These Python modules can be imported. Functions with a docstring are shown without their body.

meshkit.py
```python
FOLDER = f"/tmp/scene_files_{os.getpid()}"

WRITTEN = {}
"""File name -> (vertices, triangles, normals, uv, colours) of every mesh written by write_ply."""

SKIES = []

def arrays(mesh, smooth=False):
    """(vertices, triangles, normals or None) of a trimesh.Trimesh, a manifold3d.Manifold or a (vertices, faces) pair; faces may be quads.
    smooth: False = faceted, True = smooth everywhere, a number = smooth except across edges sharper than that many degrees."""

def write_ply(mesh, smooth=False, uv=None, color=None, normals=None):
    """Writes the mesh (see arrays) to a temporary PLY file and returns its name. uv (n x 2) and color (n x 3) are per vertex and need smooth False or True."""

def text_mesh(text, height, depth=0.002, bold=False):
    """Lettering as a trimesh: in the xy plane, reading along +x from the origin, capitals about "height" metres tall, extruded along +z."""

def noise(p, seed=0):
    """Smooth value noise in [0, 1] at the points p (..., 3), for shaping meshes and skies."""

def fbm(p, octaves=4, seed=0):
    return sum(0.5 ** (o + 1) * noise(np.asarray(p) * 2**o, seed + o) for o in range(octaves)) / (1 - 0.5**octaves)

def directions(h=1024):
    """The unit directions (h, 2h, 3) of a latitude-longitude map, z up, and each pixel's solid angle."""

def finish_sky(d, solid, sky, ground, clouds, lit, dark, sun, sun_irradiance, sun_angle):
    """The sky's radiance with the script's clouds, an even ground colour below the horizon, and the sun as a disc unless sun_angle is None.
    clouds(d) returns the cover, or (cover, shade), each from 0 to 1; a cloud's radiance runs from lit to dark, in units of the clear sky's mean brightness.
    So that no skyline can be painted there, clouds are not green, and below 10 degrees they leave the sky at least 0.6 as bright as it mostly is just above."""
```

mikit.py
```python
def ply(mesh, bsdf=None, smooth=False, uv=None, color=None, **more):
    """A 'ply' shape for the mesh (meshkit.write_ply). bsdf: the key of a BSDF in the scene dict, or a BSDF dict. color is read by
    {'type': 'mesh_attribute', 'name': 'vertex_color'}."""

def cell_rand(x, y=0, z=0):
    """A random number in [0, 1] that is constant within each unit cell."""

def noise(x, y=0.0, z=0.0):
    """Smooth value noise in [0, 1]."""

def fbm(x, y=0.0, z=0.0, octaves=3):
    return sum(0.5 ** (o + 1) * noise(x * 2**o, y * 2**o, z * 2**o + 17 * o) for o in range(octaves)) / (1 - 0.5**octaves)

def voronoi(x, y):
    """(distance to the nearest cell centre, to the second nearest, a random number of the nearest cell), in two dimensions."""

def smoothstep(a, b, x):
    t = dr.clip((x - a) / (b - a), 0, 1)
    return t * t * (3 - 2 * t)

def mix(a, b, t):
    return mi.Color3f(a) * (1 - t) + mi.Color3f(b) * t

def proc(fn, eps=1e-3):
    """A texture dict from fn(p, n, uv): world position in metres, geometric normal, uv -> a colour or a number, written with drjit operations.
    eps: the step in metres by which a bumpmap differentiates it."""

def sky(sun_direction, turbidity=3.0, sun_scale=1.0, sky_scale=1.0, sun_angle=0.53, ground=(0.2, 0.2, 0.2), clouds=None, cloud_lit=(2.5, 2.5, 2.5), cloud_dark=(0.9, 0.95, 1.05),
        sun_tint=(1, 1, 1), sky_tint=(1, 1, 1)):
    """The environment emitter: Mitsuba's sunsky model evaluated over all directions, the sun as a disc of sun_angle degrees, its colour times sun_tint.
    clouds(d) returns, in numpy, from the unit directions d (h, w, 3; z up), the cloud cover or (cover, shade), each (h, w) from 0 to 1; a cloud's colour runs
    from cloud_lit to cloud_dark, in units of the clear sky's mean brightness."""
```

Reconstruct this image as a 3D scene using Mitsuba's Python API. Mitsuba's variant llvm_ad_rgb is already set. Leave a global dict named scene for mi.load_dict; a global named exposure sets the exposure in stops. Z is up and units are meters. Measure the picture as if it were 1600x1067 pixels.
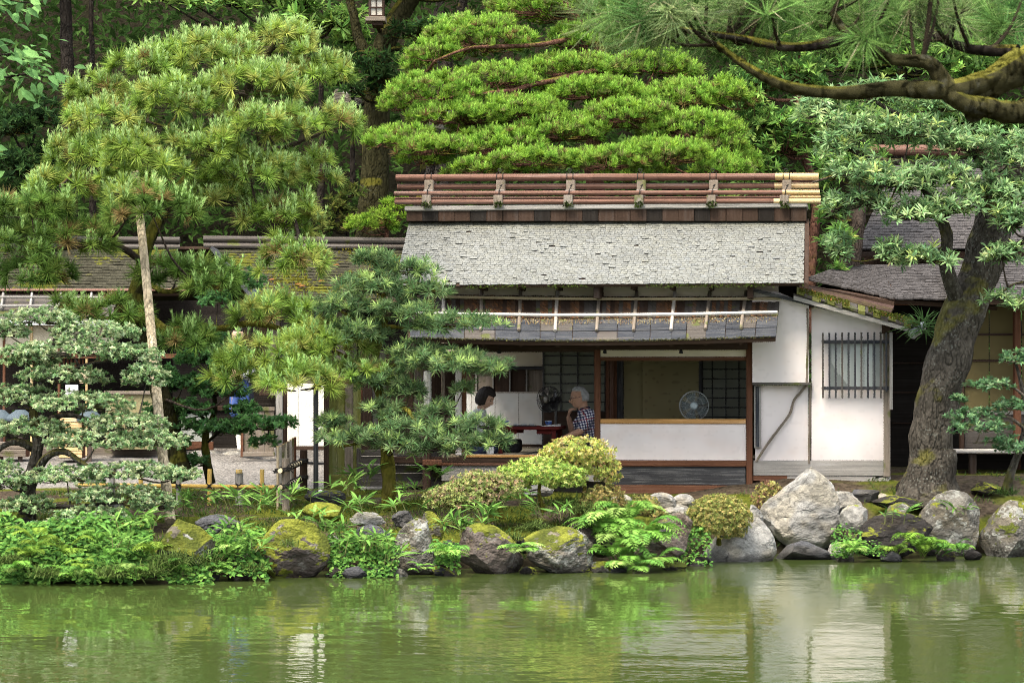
import math, random, numpy as np, trimesh, manifold3d, mitsuba as mi, drjit as dr, mikit, meshkit
from mikit import noise, fbm, voronoi, cell_rand, smoothstep, mix
T = mi.ScalarTransform4f
random.seed(7)
RNG = np.random.default_rng(7)
scene, labels = {}, {}

# ---------------------------------------------------------------- camera, sky, exposure
W_PX, H_PX, F_PX = 1600, 1067, 3780.0          # the photograph's size and its focal length in pixels
CAM_H = 1.75                                   # metres above the pond
PITCH = math.atan((600 - H_PX / 2) / F_PX)
_c, _s = math.cos(PITCH), math.sin(PITCH)
scene['camera'] = {'type': 'thinlens', 'fov': math.degrees(2 * math.atan(W_PX / 2 / F_PX)), 'fov_axis': 'x',
                   'to_world': T().look_at(origin=[0, 0, CAM_H], target=[0, _c, CAM_H + _s], up=[0, 0, 1]),
                   'near_clip': 0.1, 'far_clip': 2000.0, 'aperture_radius': 0.0028, 'focus_distance': 26.0}
scene['sky_light'] = mikit.sky((-0.30, -0.42, 0.86), turbidity=3, sun_scale=0.50, sun_angle=28, sun_tint=(0.93, 0.98, 1.04), clouds=lambda d: (1.0, 1 - np.clip(d[..., 2], 0, 1)), cloud_lit=(2.68, 2.8, 3.0), cloud_dark=(1.15, 1.18, 1.24))
exposure = 3.75


def U(px, py, d):
    """The point that stands d metres ahead of the camera where the photograph shows pixel (px, py)."""
    a, b = (px - W_PX / 2) / F_PX, (H_PX / 2 - py) / F_PX
    t = d / (_c - b * _s)
    return np.array([a * t, d, CAM_H + t * (_s + b * _c)])


def Z(py, d):
    return U(800, py, d)[2]


def M_PX(d):
    """Metres per photograph pixel at distance d."""
    return d / F_PX


# ---------------------------------------------------------------- the tea house's own axes: u along the front, v to the back
PHI = math.radians(7.5)
UH, VH = np.array([math.cos(PHI), -math.sin(PHI), 0]), np.array([math.sin(PHI), math.cos(PHI), 0])
O0 = np.array([0.979, 27.0, 0.0])


def Wd(p):
    p = np.asarray(p, float)
    return O0 + p[..., :1] * UH + p[..., 1:2] * VH + p[..., 2:3] * np.array([0, 0, 1.0])


def F(px, py, v=0.0):
    """(u, z) in the plane v of the tea house."""
    a, b = (px - W_PX / 2) / F_PX, (H_PX / 2 - py) / F_PX
    d = np.array([a, _c - b * _s, _s + b * _c])
    c0 = np.array([0, 0, CAM_H])
    t = (v - (c0 - O0) @ VH) / (d @ VH)
    q = c0 + t * d - O0
    return q @ UH, q[2]


# ---------------------------------------------------------------- entries
def shp(mesh, bsdf, **more):
    return mikit.ply(mesh, bsdf + '_material', **more)


COUNT = {}


def key_of(name, parent=None):
    k = name if parent is None else f'{parent}__{name}'
    n = COUNT.get(k, 0)
    COUNT[k] = n + 1
    return k if n == 0 else f'{k}_{n:03d}'


def tag(k, label=None, cat=None, group=None, kind=None):
    d = {a: b for a, b in (('label', label), ('category', cat), ('group', group), ('kind', kind)) if b}
    if d:
        labels[k] = d
    return k


def thing(name, label, cat, group=None):
    return tag(key_of(name), label, cat, group)


class MB:
    """Collects vertices, triangles, uv and colours of ONE part."""

    def __init__(self):
        self.v, self.f, self.uv, self.c, self.n = [], [], [], [], 0

    def add(self, v, f, uv=None, c=None):
        v, f = np.asarray(v, float), np.asarray(f, int)
        if f.shape[1] == 4:
            f = np.vstack([f[:, [0, 1, 2]], f[:, [0, 2, 3]]])
        self.v.append(v)
        self.f.append(f + self.n)
        self.uv.append(np.zeros((len(v), 2)) if uv is None else np.broadcast_to(np.asarray(uv, float), (len(v), 2)))
        self.c.append(np.full((len(v), 3), 0.5) if c is None else np.broadcast_to(np.asarray(c, float), (len(v), 3)))
        self.n += len(v)
        return self

    def arrays(self):
        return np.vstack(self.v), np.vstack(self.f), np.vstack(self.uv), np.vstack(self.c)

    def put(self, name, bsdf, parent=None, smooth=False, kind=None, label=None):
        if not self.n:
            return None
        k = key_of(name, parent)
        v, f, uv, c = self.arrays()
        scene[k] = shp((v, f), bsdf, smooth=bool(smooth), uv=uv, color=c)
        if kind or label:
            tag(k, label, kind=kind)
        return k


# ---------------------------------------------------------------- shapes
_e = np.array([[x, y, z] for x in (-1, 1) for y in (-1, 1) for z in (-1, 1)], float)
CH_SIGN = np.vstack([_e, _e, _e])
CH_AX = np.repeat([0, 1, 2], 8)


def _ch(h, e):
    v = CH_SIGN * (np.asarray(h) - e)
    v[np.arange(24), CH_AX] += CH_SIGN[np.arange(24), CH_AX] * e
    return v


_hull = trimesh.convex.convex_hull(trimesh.Trimesh(_ch([1.0, 1.1, 1.2], 0.2), process=False)) if False else None
from scipy.spatial import ConvexHull as _CH


def _faces():
    pts = _ch([1.0, 1.13, 1.27], 0.21)
    f = _CH(pts).simplices
    cen = pts[f].mean(1)
    nn = np.cross(pts[f[:, 1]] - pts[f[:, 0]], pts[f[:, 2]] - pts[f[:, 0]])
    return np.where(((nn * cen).sum(1) > 0)[:, None], f, f[:, ::-1])


CH_F = _faces()


def wood_uv(loc, k, axis=None, off=None):
    """uv of a wooden piece: metres along the grain, metres across, plus 100 per palette entry."""
    loc = loc - loc.min(0)
    ext = np.ptp(loc, axis=0)
    a = int(np.argmax(ext)) if axis is None else axis
    o = [i for i in range(3) if i != a]
    r = RNG.random(2) * [40, 30] if off is None else off
    return np.stack([loc[:, a] + r[0], 40 + loc[:, o[0]] * 0.9 + loc[:, o[1]] * 1.1 + r[1] + 100 * k], 1)


def box_local(lo, hi, e=0.004):
    lo, hi = np.minimum(lo, hi), np.maximum(lo, hi)
    h = (hi - lo) / 2
    return _ch(h, min(e, h.min() * 0.45)) + (lo + hi) / 2, CH_F


def hbox(mb, u0, u1, v0, v1, z0, z1, k=0, e=0.004, axis=None, c=None):
    """A chamfered box in the tea house's axes."""
    v, f = box_local(np.array([u0, v0, z0]), np.array([u1, v1, z1]), e)
    return mb.add(Wd(v), f, wood_uv(v, k, axis), c)


def wbox(mb, lo, hi, k=0, e=0.004, axis=None, c=None, rz=0.0, at=None):
    """A chamfered box in world axes, turned by rz about `at`."""
    v, f = box_local(np.array(lo, float), np.array(hi, float), e)
    uv = wood_uv(v, k, axis)
    if rz:
        at = np.zeros(3) if at is None else np.asarray(at, float)
        cc, ss = math.cos(rz), math.sin(rz)
        v = (v - at) @ np.array([[cc, ss, 0], [-ss, cc, 0], [0, 0, 1]]) + at
    return mb.add(v, f, uv, c)


def catmull(pts, n):
    p = np.asarray(pts, float)
    if len(p) < 3:
        t = np.linspace(0, 1, n)[:, None]
        return p[0] * (1 - t) + p[-1] * t
    q = np.vstack([2 * p[0] - p[1], p, 2 * p[-1] - p[-2]])
    t = np.linspace(0, len(p) - 1 - 1e-9, n)
    i, s = t.astype(int), (t - t.astype(int))[:, None]
    a, b, c, d = q[i], q[i + 1], q[i + 2], q[i + 3]
    return 0.5 * (2 * b + (c - a) * s + (2 * a - 5 * b + 4 * c - d) * s * s + (3 * b - a - 3 * c + d) * s ** 3)


def tube(mb, pts, radii, sides=8, k=0, c=None, cap=True, lump=0.0, seed=0, flat=1.0):
    """A tapering tube with metric uv (wood / bark palette k)."""
    p = np.asarray(pts, float)
    r = np.broadcast_to(np.asarray(radii, float), (len(p),)).copy()
    t = np.gradient(p, axis=0)
    t /= np.linalg.norm(t, axis=1, keepdims=True) + 1e-12
    a = np.cross(t[0], [0, 0, 1.0] if abs(t[0][2]) < 0.9 else [1.0, 0, 0])
    a /= np.linalg.norm(a)
    A = []
    for i in range(len(p)):
        a = a - t[i] * (a @ t[i])
        a /= np.linalg.norm(a) + 1e-12
        A.append(a)
    A = np.array(A)
    B = np.cross(t, A)
    ang = np.arange(sides + 1) * 2 * np.pi / sides
    dirs = np.cos(ang)[None, :, None] * A[:, None] + np.sin(ang)[None, :, None] * B[:, None] * flat
    v = p[:, None] + r[:, None, None] * dirs
    if lump:
        v = v + dirs * (r[:, None, None] * lump * (meshkit.fbm(v / max(r.max(), 1e-6) * 0.9 + 31.7 * seed, 3, seed)[..., None] - 0.5) * 2)
        v[:, -1] = v[:, 0]
    L = np.concatenate([[0], np.cumsum(np.linalg.norm(np.diff(p, axis=0), axis=1))])
    off = RNG.random(2) * 20
    uv = np.stack([np.broadcast_to(L[:, None] + off[0], v.shape[:2]), np.broadcast_to(40 + off[1] + 100 * k + (ang * r.mean())[None, :], v.shape[:2])], -1)
    i, j = np.meshgrid(np.arange(len(p) - 1), np.arange(sides), indexing='ij')
    s1 = sides + 1
    q = np.stack([i * s1 + j, i * s1 + j + 1, (i + 1) * s1 + j + 1, (i + 1) * s1 + j], -1).reshape(-1, 4)
    mb.add(v.reshape(-1, 3), q, uv.reshape(-1, 2), c)
    if cap:
        for e in (0, -1):
            ring = v[e, :sides]
            cen = p[e] + (t[e] if e else -t[e]) * r[e] * 0.06
            ii = np.arange(sides)
            jj = (ii + 1) % sides
            f = np.stack([ii * 0 + sides, jj, ii], 1) if e == 0 else np.stack([ii * 0 + sides, ii, jj], 1)
            mb.add(np.vstack([ring, cen]), f, np.array([off[0], 40 + off[1] + 100 * k]), c)
    return mb


def bamboo(mb, a, b, r, k=5, every=0.32, sides=10, c=None):
    """A bamboo pole with its nodes."""
    a, b = np.asarray(a, float), np.asarray(b, float)
    L = np.linalg.norm(b - a)
    s, rr, pos = [0.0], [1.0], every * (0.3 + 0.5 * RNG.random())
    while pos < L - 0.03:
        s += [pos - 0.012, pos - 0.004, pos + 0.003, pos + 0.014]
        rr += [1.0, 1.12, 0.93, 1.0]
        pos += every * (0.9 + 0.2 * RNG.random())
    s.append(L)
    rr.append(0.97)
    s = np.array(s)[:, None] / L
    return tube(mb, a + (b - a) * s, r * np.array(rr), sides, k, c)


def rope(mb, pts, r=0.008, c=(0.012, 0.011, 0.01), sides=5):
    return tube(mb, pts, r, sides, 0, c)


def ring_pts(center, ax1, ax2, r1, r2, n=14, turns=1.0):
    t = np.linspace(0, 2 * np.pi * turns, int(n * turns) + 1)[:, None]
    return np.asarray(center) + np.cos(t) * np.asarray(ax1) * r1 + np.sin(t) * np.asarray(ax2) * r2


def unit(x):
    return x / (np.linalg.norm(x, axis=-1, keepdims=True) + 1e-12)


def rand_dirs(n):
    return unit(RNG.normal(size=(n, 3)))


def leaves(mb, P, D, N, L, Wd_, C, fold=0.18, droop=0.12, big=False):
    """Lance-shaped leaves folded along the midrib: P bases, D directions, N upper sides, L lengths, Wd_ widths, C colours."""
    n = len(P)
    D = unit(D)
    S = unit(np.cross(D, N))
    N = np.cross(S, D)
    L, w = np.broadcast_to(L, n)[:, None], np.broadcast_to(Wd_, n)[:, None] / 2
    C = np.broadcast_to(C, (n, 3))
    if not big:
        V = np.stack([P, P + D * L * 0.42 + S * w + N * w * fold * 2, P + D * L - N * L * droop, P + D * L * 0.42 - S * w + N * w * fold * 2], 1)
        f = np.array([[0, 2, 1], [0, 3, 2]])
        m = 4
    else:
        V = np.stack([P, P + D * L * 0.3 + S * w * 0.85 + N * w * fold * 1.5, P + D * L * 0.3 - S * w * 0.85 + N * w * fold * 1.5, P + D * L * 0.35,
                      P + D * L * 0.65 + S * w * 0.9 + N * (w * fold * 1.5 - L * droop * 0.4), P + D * L * 0.65 - S * w * 0.9 + N * (w * fold * 1.5 - L * droop * 0.4), P + D * L * 0.68 - N * L * droop * 0.4,
                      P + D * L - N * L * droop], 1)
        f = np.array([[0, 3, 1], [0, 2, 3], [3, 4, 1], [3, 6, 4], [2, 5, 3], [3, 5, 6], [6, 7, 4], [5, 7, 6]])
        m = 8
    F_ = (f[None] + (np.arange(n) * m)[:, None, None]).reshape(-1, 3)
    mb.add(V.reshape(-1, 3), F_, None, np.repeat(C, m, 0))
    return mb


def tufts(mb, P, A, n, L, spread, width, C, base_mix=None, power=0.6, gravity=0.0, jitter=0.25):
    """Needle tufts: at each P, n needles of length L round axis A within the angle spread (radians), one thin triangle each."""
    m = len(P)
    A = unit(A)
    a1 = unit(np.cross(A, np.array([0.31, 0.17, 0.93]) + 0 * A))
    a2 = np.cross(A, a1)
    th = spread * RNG.random((m, n, 1)) ** power
    ph = RNG.random((m, n, 1)) * 2 * np.pi
    D = A[:, None] * np.cos(th) + (a1[:, None] * np.cos(ph) + a2[:, None] * np.sin(ph)) * np.sin(th)
    D[..., 2] -= gravity
    D = unit(D)
    S = unit(np.cross(D, RNG.normal(size=(m, n, 3))))
    ll = (np.broadcast_to(L, m)[:, None, None]) * (1 - jitter * RNG.random((m, n, 1)))
    b = P[:, None] + D * ll * 0.04
    V = np.stack([b - S * width / 2, b + S * width / 2, b + D * ll], 2).reshape(-1, 3)
    C = np.broadcast_to(C, (m, 3))[:, None] * (0.72 + 0.5 * RNG.random((m, n, 1))) * (1 + 0.12 * (RNG.random((m, n, 3)) - 0.5))
    Cb = C * (0.85 if base_mix is None else np.asarray(base_mix))
    CC = np.stack([Cb, Cb, C], 2).reshape(-1, 3)
    mb.add(V, np.arange(len(V)).reshape(-1, 3), None, np.clip(CC, 0.004, 0.9))
    return mb


def ellipsoid_pts(c, r, n, top=-0.25, shell=0.25):
    """n points in the outer shell of an ellipsoid, none lower than `top` of its half height; (points, outward normals)."""
    q = np.zeros((0, 3))
    while len(q) < n:
        x = rand_dirs(3 * n + 8)
        q = np.vstack([q, x[x[:, 2] > top]])
    q = q[:n]
    s = 1 - shell * RNG.random((n, 1)) ** 1.5
    return np.asarray(c) + q * s * np.asarray(r), unit(q / np.asarray(r))


def rock_mesh(center, size, seed, sub=4, rough=0.28, cuts=6, flat=0.0, rz=None, cut_lo=0.68):
    """A stone: a sphere cut by planes and roughened."""
    s = trimesh.creation.icosphere(subdivisions=sub)
    rg = np.random.default_rng(seed)
    v = s.vertices.copy()
    for _ in range(cuts * 2 if cuts > 2 else cuts):
        n = unit(rg.normal(size=3) * [1, 1, 0.8] - [0, 0.25, 0])
        d = rg.uniform(cut_lo - 0.06, 0.90)
        h = v @ n
        over = np.maximum(h - d, 0)
        v -= n * (over * 0.97)[:, None]
    big = meshkit.fbm(v * 1.15 + seed * 3.1, 3, seed) - 0.5
    mid = np.abs(meshkit.fbm(v * 3.2 + seed * 1.7, 4, seed + 5) - 0.5)
    fine = meshkit.fbm(v * 10 + seed, 3, seed + 9) - 0.5
    v *= (1 + rough * 1.1 * big - rough * 0.75 * mid + rough * 0.20 * fine)[:, None]
    v *= 1 / np.abs(v).max(0)
    if flat:
        v[:, 2] = np.where(v[:, 2] > 1 - flat, 1 - flat + (v[:, 2] - 1 + flat) * 0.25, v[:, 2])
    a = rg.uniform(0, 6.28) if rz is None else rz
    v = v @ np.array([[math.cos(a), math.sin(a), 0], [-math.sin(a), math.cos(a), 0], [0, 0, 1]])
    v *= 1 / np.abs(v).max(0)
    return v * np.asarray(size) + np.asarray(center), s.faces
# ---------------------------------------------------------------- materials
ATTR = {'type': 'mesh_attribute', 'name': 'vertex_color'}


def two(d):
    return {'type': 'twosided', 'bsdf': d}


PAL = [(0.045, 0.028, 0.020), (0.24, 0.23, 0.215), (0.040, 0.041, 0.044), (0.115, 0.052, 0.030), (0.46, 0.25, 0.09), (0.50, 0.42, 0.27),
       (0.140, 0.076, 0.056), (0.50, 0.50, 0.475), (0.090, 0.052, 0.032), (0.13, 0.135, 0.035), (0.50, 0.34, 0.09), (0.43, 0.36, 0.25),
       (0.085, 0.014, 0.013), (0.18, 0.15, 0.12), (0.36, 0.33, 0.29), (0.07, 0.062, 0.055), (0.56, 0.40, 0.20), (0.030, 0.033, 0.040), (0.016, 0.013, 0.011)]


def pick(k, table):
    c = mi.Color3f(table[0])
    for i in range(1, len(table)):
        c = dr.select(k == i, mi.Color3f(table[i]), c)
    return c


def wood_fn(p, n, uv):
    k = dr.floor(uv.y / 100.0)
    t = uv.y - 100.0 * k
    g = fbm(uv.x * 2.5, t * 85.0, 0, 3)
    big = fbm(uv.x * 1.3, t * 6.0, k * 3.0, 3)
    fine = noise(uv.x * 30.0, t * 420.0)
    c = pick(k, PAL)
    grey = dr.mean(c)
    dark = (k == 2) | (k == 17)
    wear = dr.select(dark, smoothstep(0.50, 0.66, fbm(uv.x * 5.0 + 7, t * 95.0, k, 3)), smoothstep(0.52, 0.78, big * 0.6 + g * 0.4))
    c = c * (0.62 + 0.62 * g) * (0.75 + 0.5 * big) * (0.88 + 0.24 * fine)
    worn = dr.select(k == 2, 2.6, dr.select(k == 8, 1.5, dr.select(k == 17, 2.0, 1.25)))
    c = mix(c, mi.Color3f(grey * worn + 0.01), wear * dr.select((k == 2) | (k == 17), 0.6, 0.35))
    rust = (k == 8) & (noise(uv.x * 12, t * 90, 5) > 0.66)
    c = dr.select(rust, mix(c, (0.24, 0.10, 0.035), 0.55), c)
    moss = smoothstep(0.60, 0.72, fbm(p.x * 7, p.y * 7, p.z * 7 + 3, 3)) * dr.select((k == 9) | (k == 13) | (k == 15), 0.7, 0.0)
    return mix(c, (0.07, 0.085, 0.015), moss)


def wood_bump(p, n, uv):
    t = uv.y - 100.0 * dr.floor(uv.y / 100.0)
    return fbm(uv.x * 3, t * 120.0, 0, 2) * 1.0


BARK = [(0.055, 0.042, 0.034), (0.11, 0.095, 0.022), (0.052, 0.046, 0.038), (0.43, 0.36, 0.25), (0.12, 0.06, 0.042), (0.022, 0.018, 0.015), (0.16, 0.13, 0.105), (0.03, 0.028, 0.012)]


def bark_fn(p, n, uv):
    k = dr.floor(uv.y / 100.0)
    c = pick(k, BARK)
    a = fbm(p.x * 14, p.y * 14, p.z * 5, 4)
    b = fbm(p.x * 45, p.y * 45, p.z * 22, 2)
    lich = smoothstep(0.58, 0.70, fbm(p.x * 55, p.y * 55, p.z * 45 + 9, 3))
    fiss = dr.abs(fbm(p.x * 24, p.y * 24, p.z * 6 + 13, 3) - 0.5)
    c = c * (0.45 + 1.0 * a) * (0.55 + 0.9 * b) * (0.68 + 0.32 * smoothstep(0.0, 0.06, fiss))
    c = mix(c, (0.13, 0.135, 0.118), lich * smoothstep(0.42, 0.6, fbm(p.x * 5, p.y * 5, p.z * 4, 2)) * dr.select(k == 2, 0.6, dr.select(k == 3, 0.0, 0.15)))
    up = 0.30 * n.z + fbm(p.x * 3, p.y * 3, p.z * 3, 3)
    thr = dr.select(k == 1, 0.28, dr.select(k == 7, 0.60, dr.select(k == 2, 0.63, dr.select(k == 3, 1.7, 0.66))))
    moss = smoothstep(thr, thr + 0.12, up)
    return mix(c, mix((0.035, 0.042, 0.008), (0.15, 0.135, 0.02), fbm(p.x * 24, p.y * 24, p.z * 24, 3)), moss * dr.select(k == 2, 0.55, 0.9))


def bark_bump(p, n, uv):
    return fbm(p.x * 16, p.y * 16, p.z * 6, 3) + 0.9 * smoothstep(0.0, 0.10, dr.abs(fbm(p.x * 24, p.y * 24, p.z * 6 + 13, 3) - 0.5)) + 0.4 * noise(p.x * 60, p.y * 60, p.z * 45)


# stones: uv.x = kind, uv.y = how mossy
ROCK = [(0.085, 0.08, 0.07), (0.185, 0.182, 0.172), (0.020, 0.018, 0.017), (0.070, 0.058, 0.052), (0.21, 0.205, 0.19), (0.048, 0.049, 0.053)]


def rock_fn(p, n, uv):
    k = dr.floor(uv.x + 0.5)
    c = pick(k, ROCK)
    a = fbm(p.x * 3.5, p.y * 3.5, p.z * 3.5 + k, 4)
    b = fbm(p.x * 22, p.y * 22, p.z * 22, 3)
    speck = noise(p.x * 95, p.y * 95, p.z * 95)
    crack = dr.abs(fbm(p.x * 4.5, p.y * 4.5, p.z * 6 + 31, 3) - 0.5)
    c = c * (0.40 + 1.15 * a) * (0.42 + 1.15 * b) * (0.7 + 0.6 * speck) * (1 - 0.45 * (1 - smoothstep(0.002, 0.020, crack)) * smoothstep(0.50, 0.62, fbm(p.x * 2.6, p.y * 2.6, p.z * 2.6 + 77, 2)))
    c = mix(c, c * mi.Color3f(1.06, 1.0, 0.88), smoothstep(0.45, 0.65, fbm(p.x * 5, p.y * 5, p.z * 5 + 40, 2)))
    lich = smoothstep(0.50, 0.66, fbm(p.x * 9, p.y * 9, p.z * 9 + 5, 2) * 0.55 + 0.45 * fbm(p.x * 44, p.y * 44, p.z * 44 + 5, 3)) * dr.select(k == 0, 0.75, dr.select(k == 3, 0.25, 0.0))
    c = mix(c, mi.Color3f(0.25, 0.255, 0.235) * (0.6 + 0.7 * b), lich)
    wet = 1 - smoothstep(0.02, 0.11, p.z + 0.05 * (a - 0.5))
    c = c * (1 - 0.6 * wet)
    m = uv.y + 0.30 + 0.40 * n.z + 0.95 * (fbm(p.x * 4.2, p.y * 4.2, p.z * 4.2 + 11, 4) - 0.5) + 0.75 * (fbm(p.x * 17, p.y * 17, p.z * 17, 4) - 0.5)
    moss = smoothstep(0.83, 0.90, m)
    mc = mix((0.045, 0.055, 0.008), (0.125, 0.135, 0.018), smoothstep(0.3, 0.7, fbm(p.x * 6, p.y * 6, p.z * 6 + 2, 3))) * (0.55 + 0.8 * noise(p.x * 70, p.y * 70, p.z * 70))
    return mix(c, mc, moss)


def rock_bump(p, n, uv):
    return fbm(p.x * 11, p.y * 11, p.z * 14, 4) + 0.25 * noise(p.x * 80, p.y * 80, p.z * 80) + 0.5 * fbm(p.x * 5, p.y * 5, p.z * 9 + 3, 2)


def plaster_fn(p, n, uv):
    k = dr.floor(uv.x + 0.5)                      # 0 pinkish white outside, 1 dim olive earth plaster, 2 cream, 3 grey paper
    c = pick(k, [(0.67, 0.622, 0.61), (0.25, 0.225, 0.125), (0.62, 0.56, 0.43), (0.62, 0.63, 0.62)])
    a = fbm(p.x * 2.2, p.y * 2.2, p.z * 1.2, 4)
    st = fbm(p.x * 9, p.y * 9, p.z * 0.9, 3)
    c = c * (0.90 + 0.14 * a + 0.06 * st)
    drip = smoothstep(0.55, 0.85, fbm(p.x * 11, p.y * 11, p.z * 0.35, 3)) * smoothstep(2.0, 2.7, p.z)
    foot = smoothstep(1.25, 0.95, p.z + 0.25 * (a - 0.5))
    c = c * (1 - dr.select(k == 0, 0.24 * drip + 0.16 * foot, 0.0))
    spots = smoothstep(0.76, 0.80, noise(p.x * 22, p.y * 22, p.z * 22)) * dr.select(k == 1, 0.22, 0.04)
    c = c * (1 - spots)
    return mix(c, c * mi.Color3f(0.92, 0.82, 0.76), smoothstep(0.5, 0.7, fbm(p.x * 3, p.y * 3, p.z * 3 + 20, 3)) * 0.35)


def ground_fn(p, n, uv):
    a = fbm(p.x * 1.7, p.y * 1.7, 0, 4)
    b = fbm(p.x * 30, p.y * 30, 3, 2)
    pebble = noise(p.x * 60, p.y * 45, 1)
    soil = mi.Color3f(0.052, 0.041, 0.030) * (0.3 + 1.3 * b)
    moss = mix((0.028, 0.038, 0.008), (0.095, 0.105, 0.016), b)
    c = mix(soil, moss, smoothstep(0.42, 0.56, a - 0.12 * smoothstep(2.4, 3.0, p.x)))
    c = mix(mi.Color3f(0.014, 0.012, 0.008) * (0.5 + b), c, smoothstep(0.06, 0.24, p.z))
    gravel = mi.Color3f(0.19, 0.178, 0.165) * (0.35 + 0.85 * pebble) * (0.8 + 0.4 * a)
    g = smoothstep(27.6, 27.9, p.y + 0.5 * (a - 0.5)) * (1 - smoothstep(-1.2, -0.9, p.x)) * (1 - smoothstep(36.0, 37.0, p.y))
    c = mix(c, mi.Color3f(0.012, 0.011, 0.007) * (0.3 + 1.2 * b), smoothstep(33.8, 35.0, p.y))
    return mix(c, gravel, g)


def ground_bump(p, n, uv):
    return fbm(p.x * 35, p.y * 35, p.z * 20, 3)


def water_bump(p, n, uv):
    w = fbm(p.x * 1.7 + 0.3 * p.y, p.y * 3.0, 0, 2)
    amp = 0.35 + 1.1 * smoothstep(0.35, 0.7, fbm(p.x * 0.30, p.y * 0.22, 7, 2))
    return 0.004 * w + amp * (0.0006 * noise(p.x * 9.0 + 2 * p.y, p.y * 15.0, 2) + 0.00034 * noise(p.x * 24.0, p.y * 36.0 - 3 * p.x, 5))


def roof_fn(p, n, uv):
    """Old board roofs: dark, mossy where uv.x says so."""
    k = dr.floor(uv.x + 0.5)                      # 0 mossy shop roof, 1 dark bark roof, 2 copper sheet
    a = fbm(p.x * 1.6, p.y * 1.6, p.z * 1.6, 4)
    b = fbm(p.x * 26, p.y * 26, p.z * 26, 3)
    c = pick(k, [(0.042, 0.040, 0.029), (0.062, 0.058, 0.058), (0.065, 0.042, 0.036)]) * (0.45 + 1.1 * b)
    moss = smoothstep(0.50, 0.60, a + 0.5 * (b - 0.5) + uv.y) * dr.select(k == 0, 0.9, dr.select(k == 1, 0.0, 0.25))
    return mix(c, mix((0.035, 0.045, 0.009), (0.11, 0.11, 0.016), b), moss)


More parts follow.
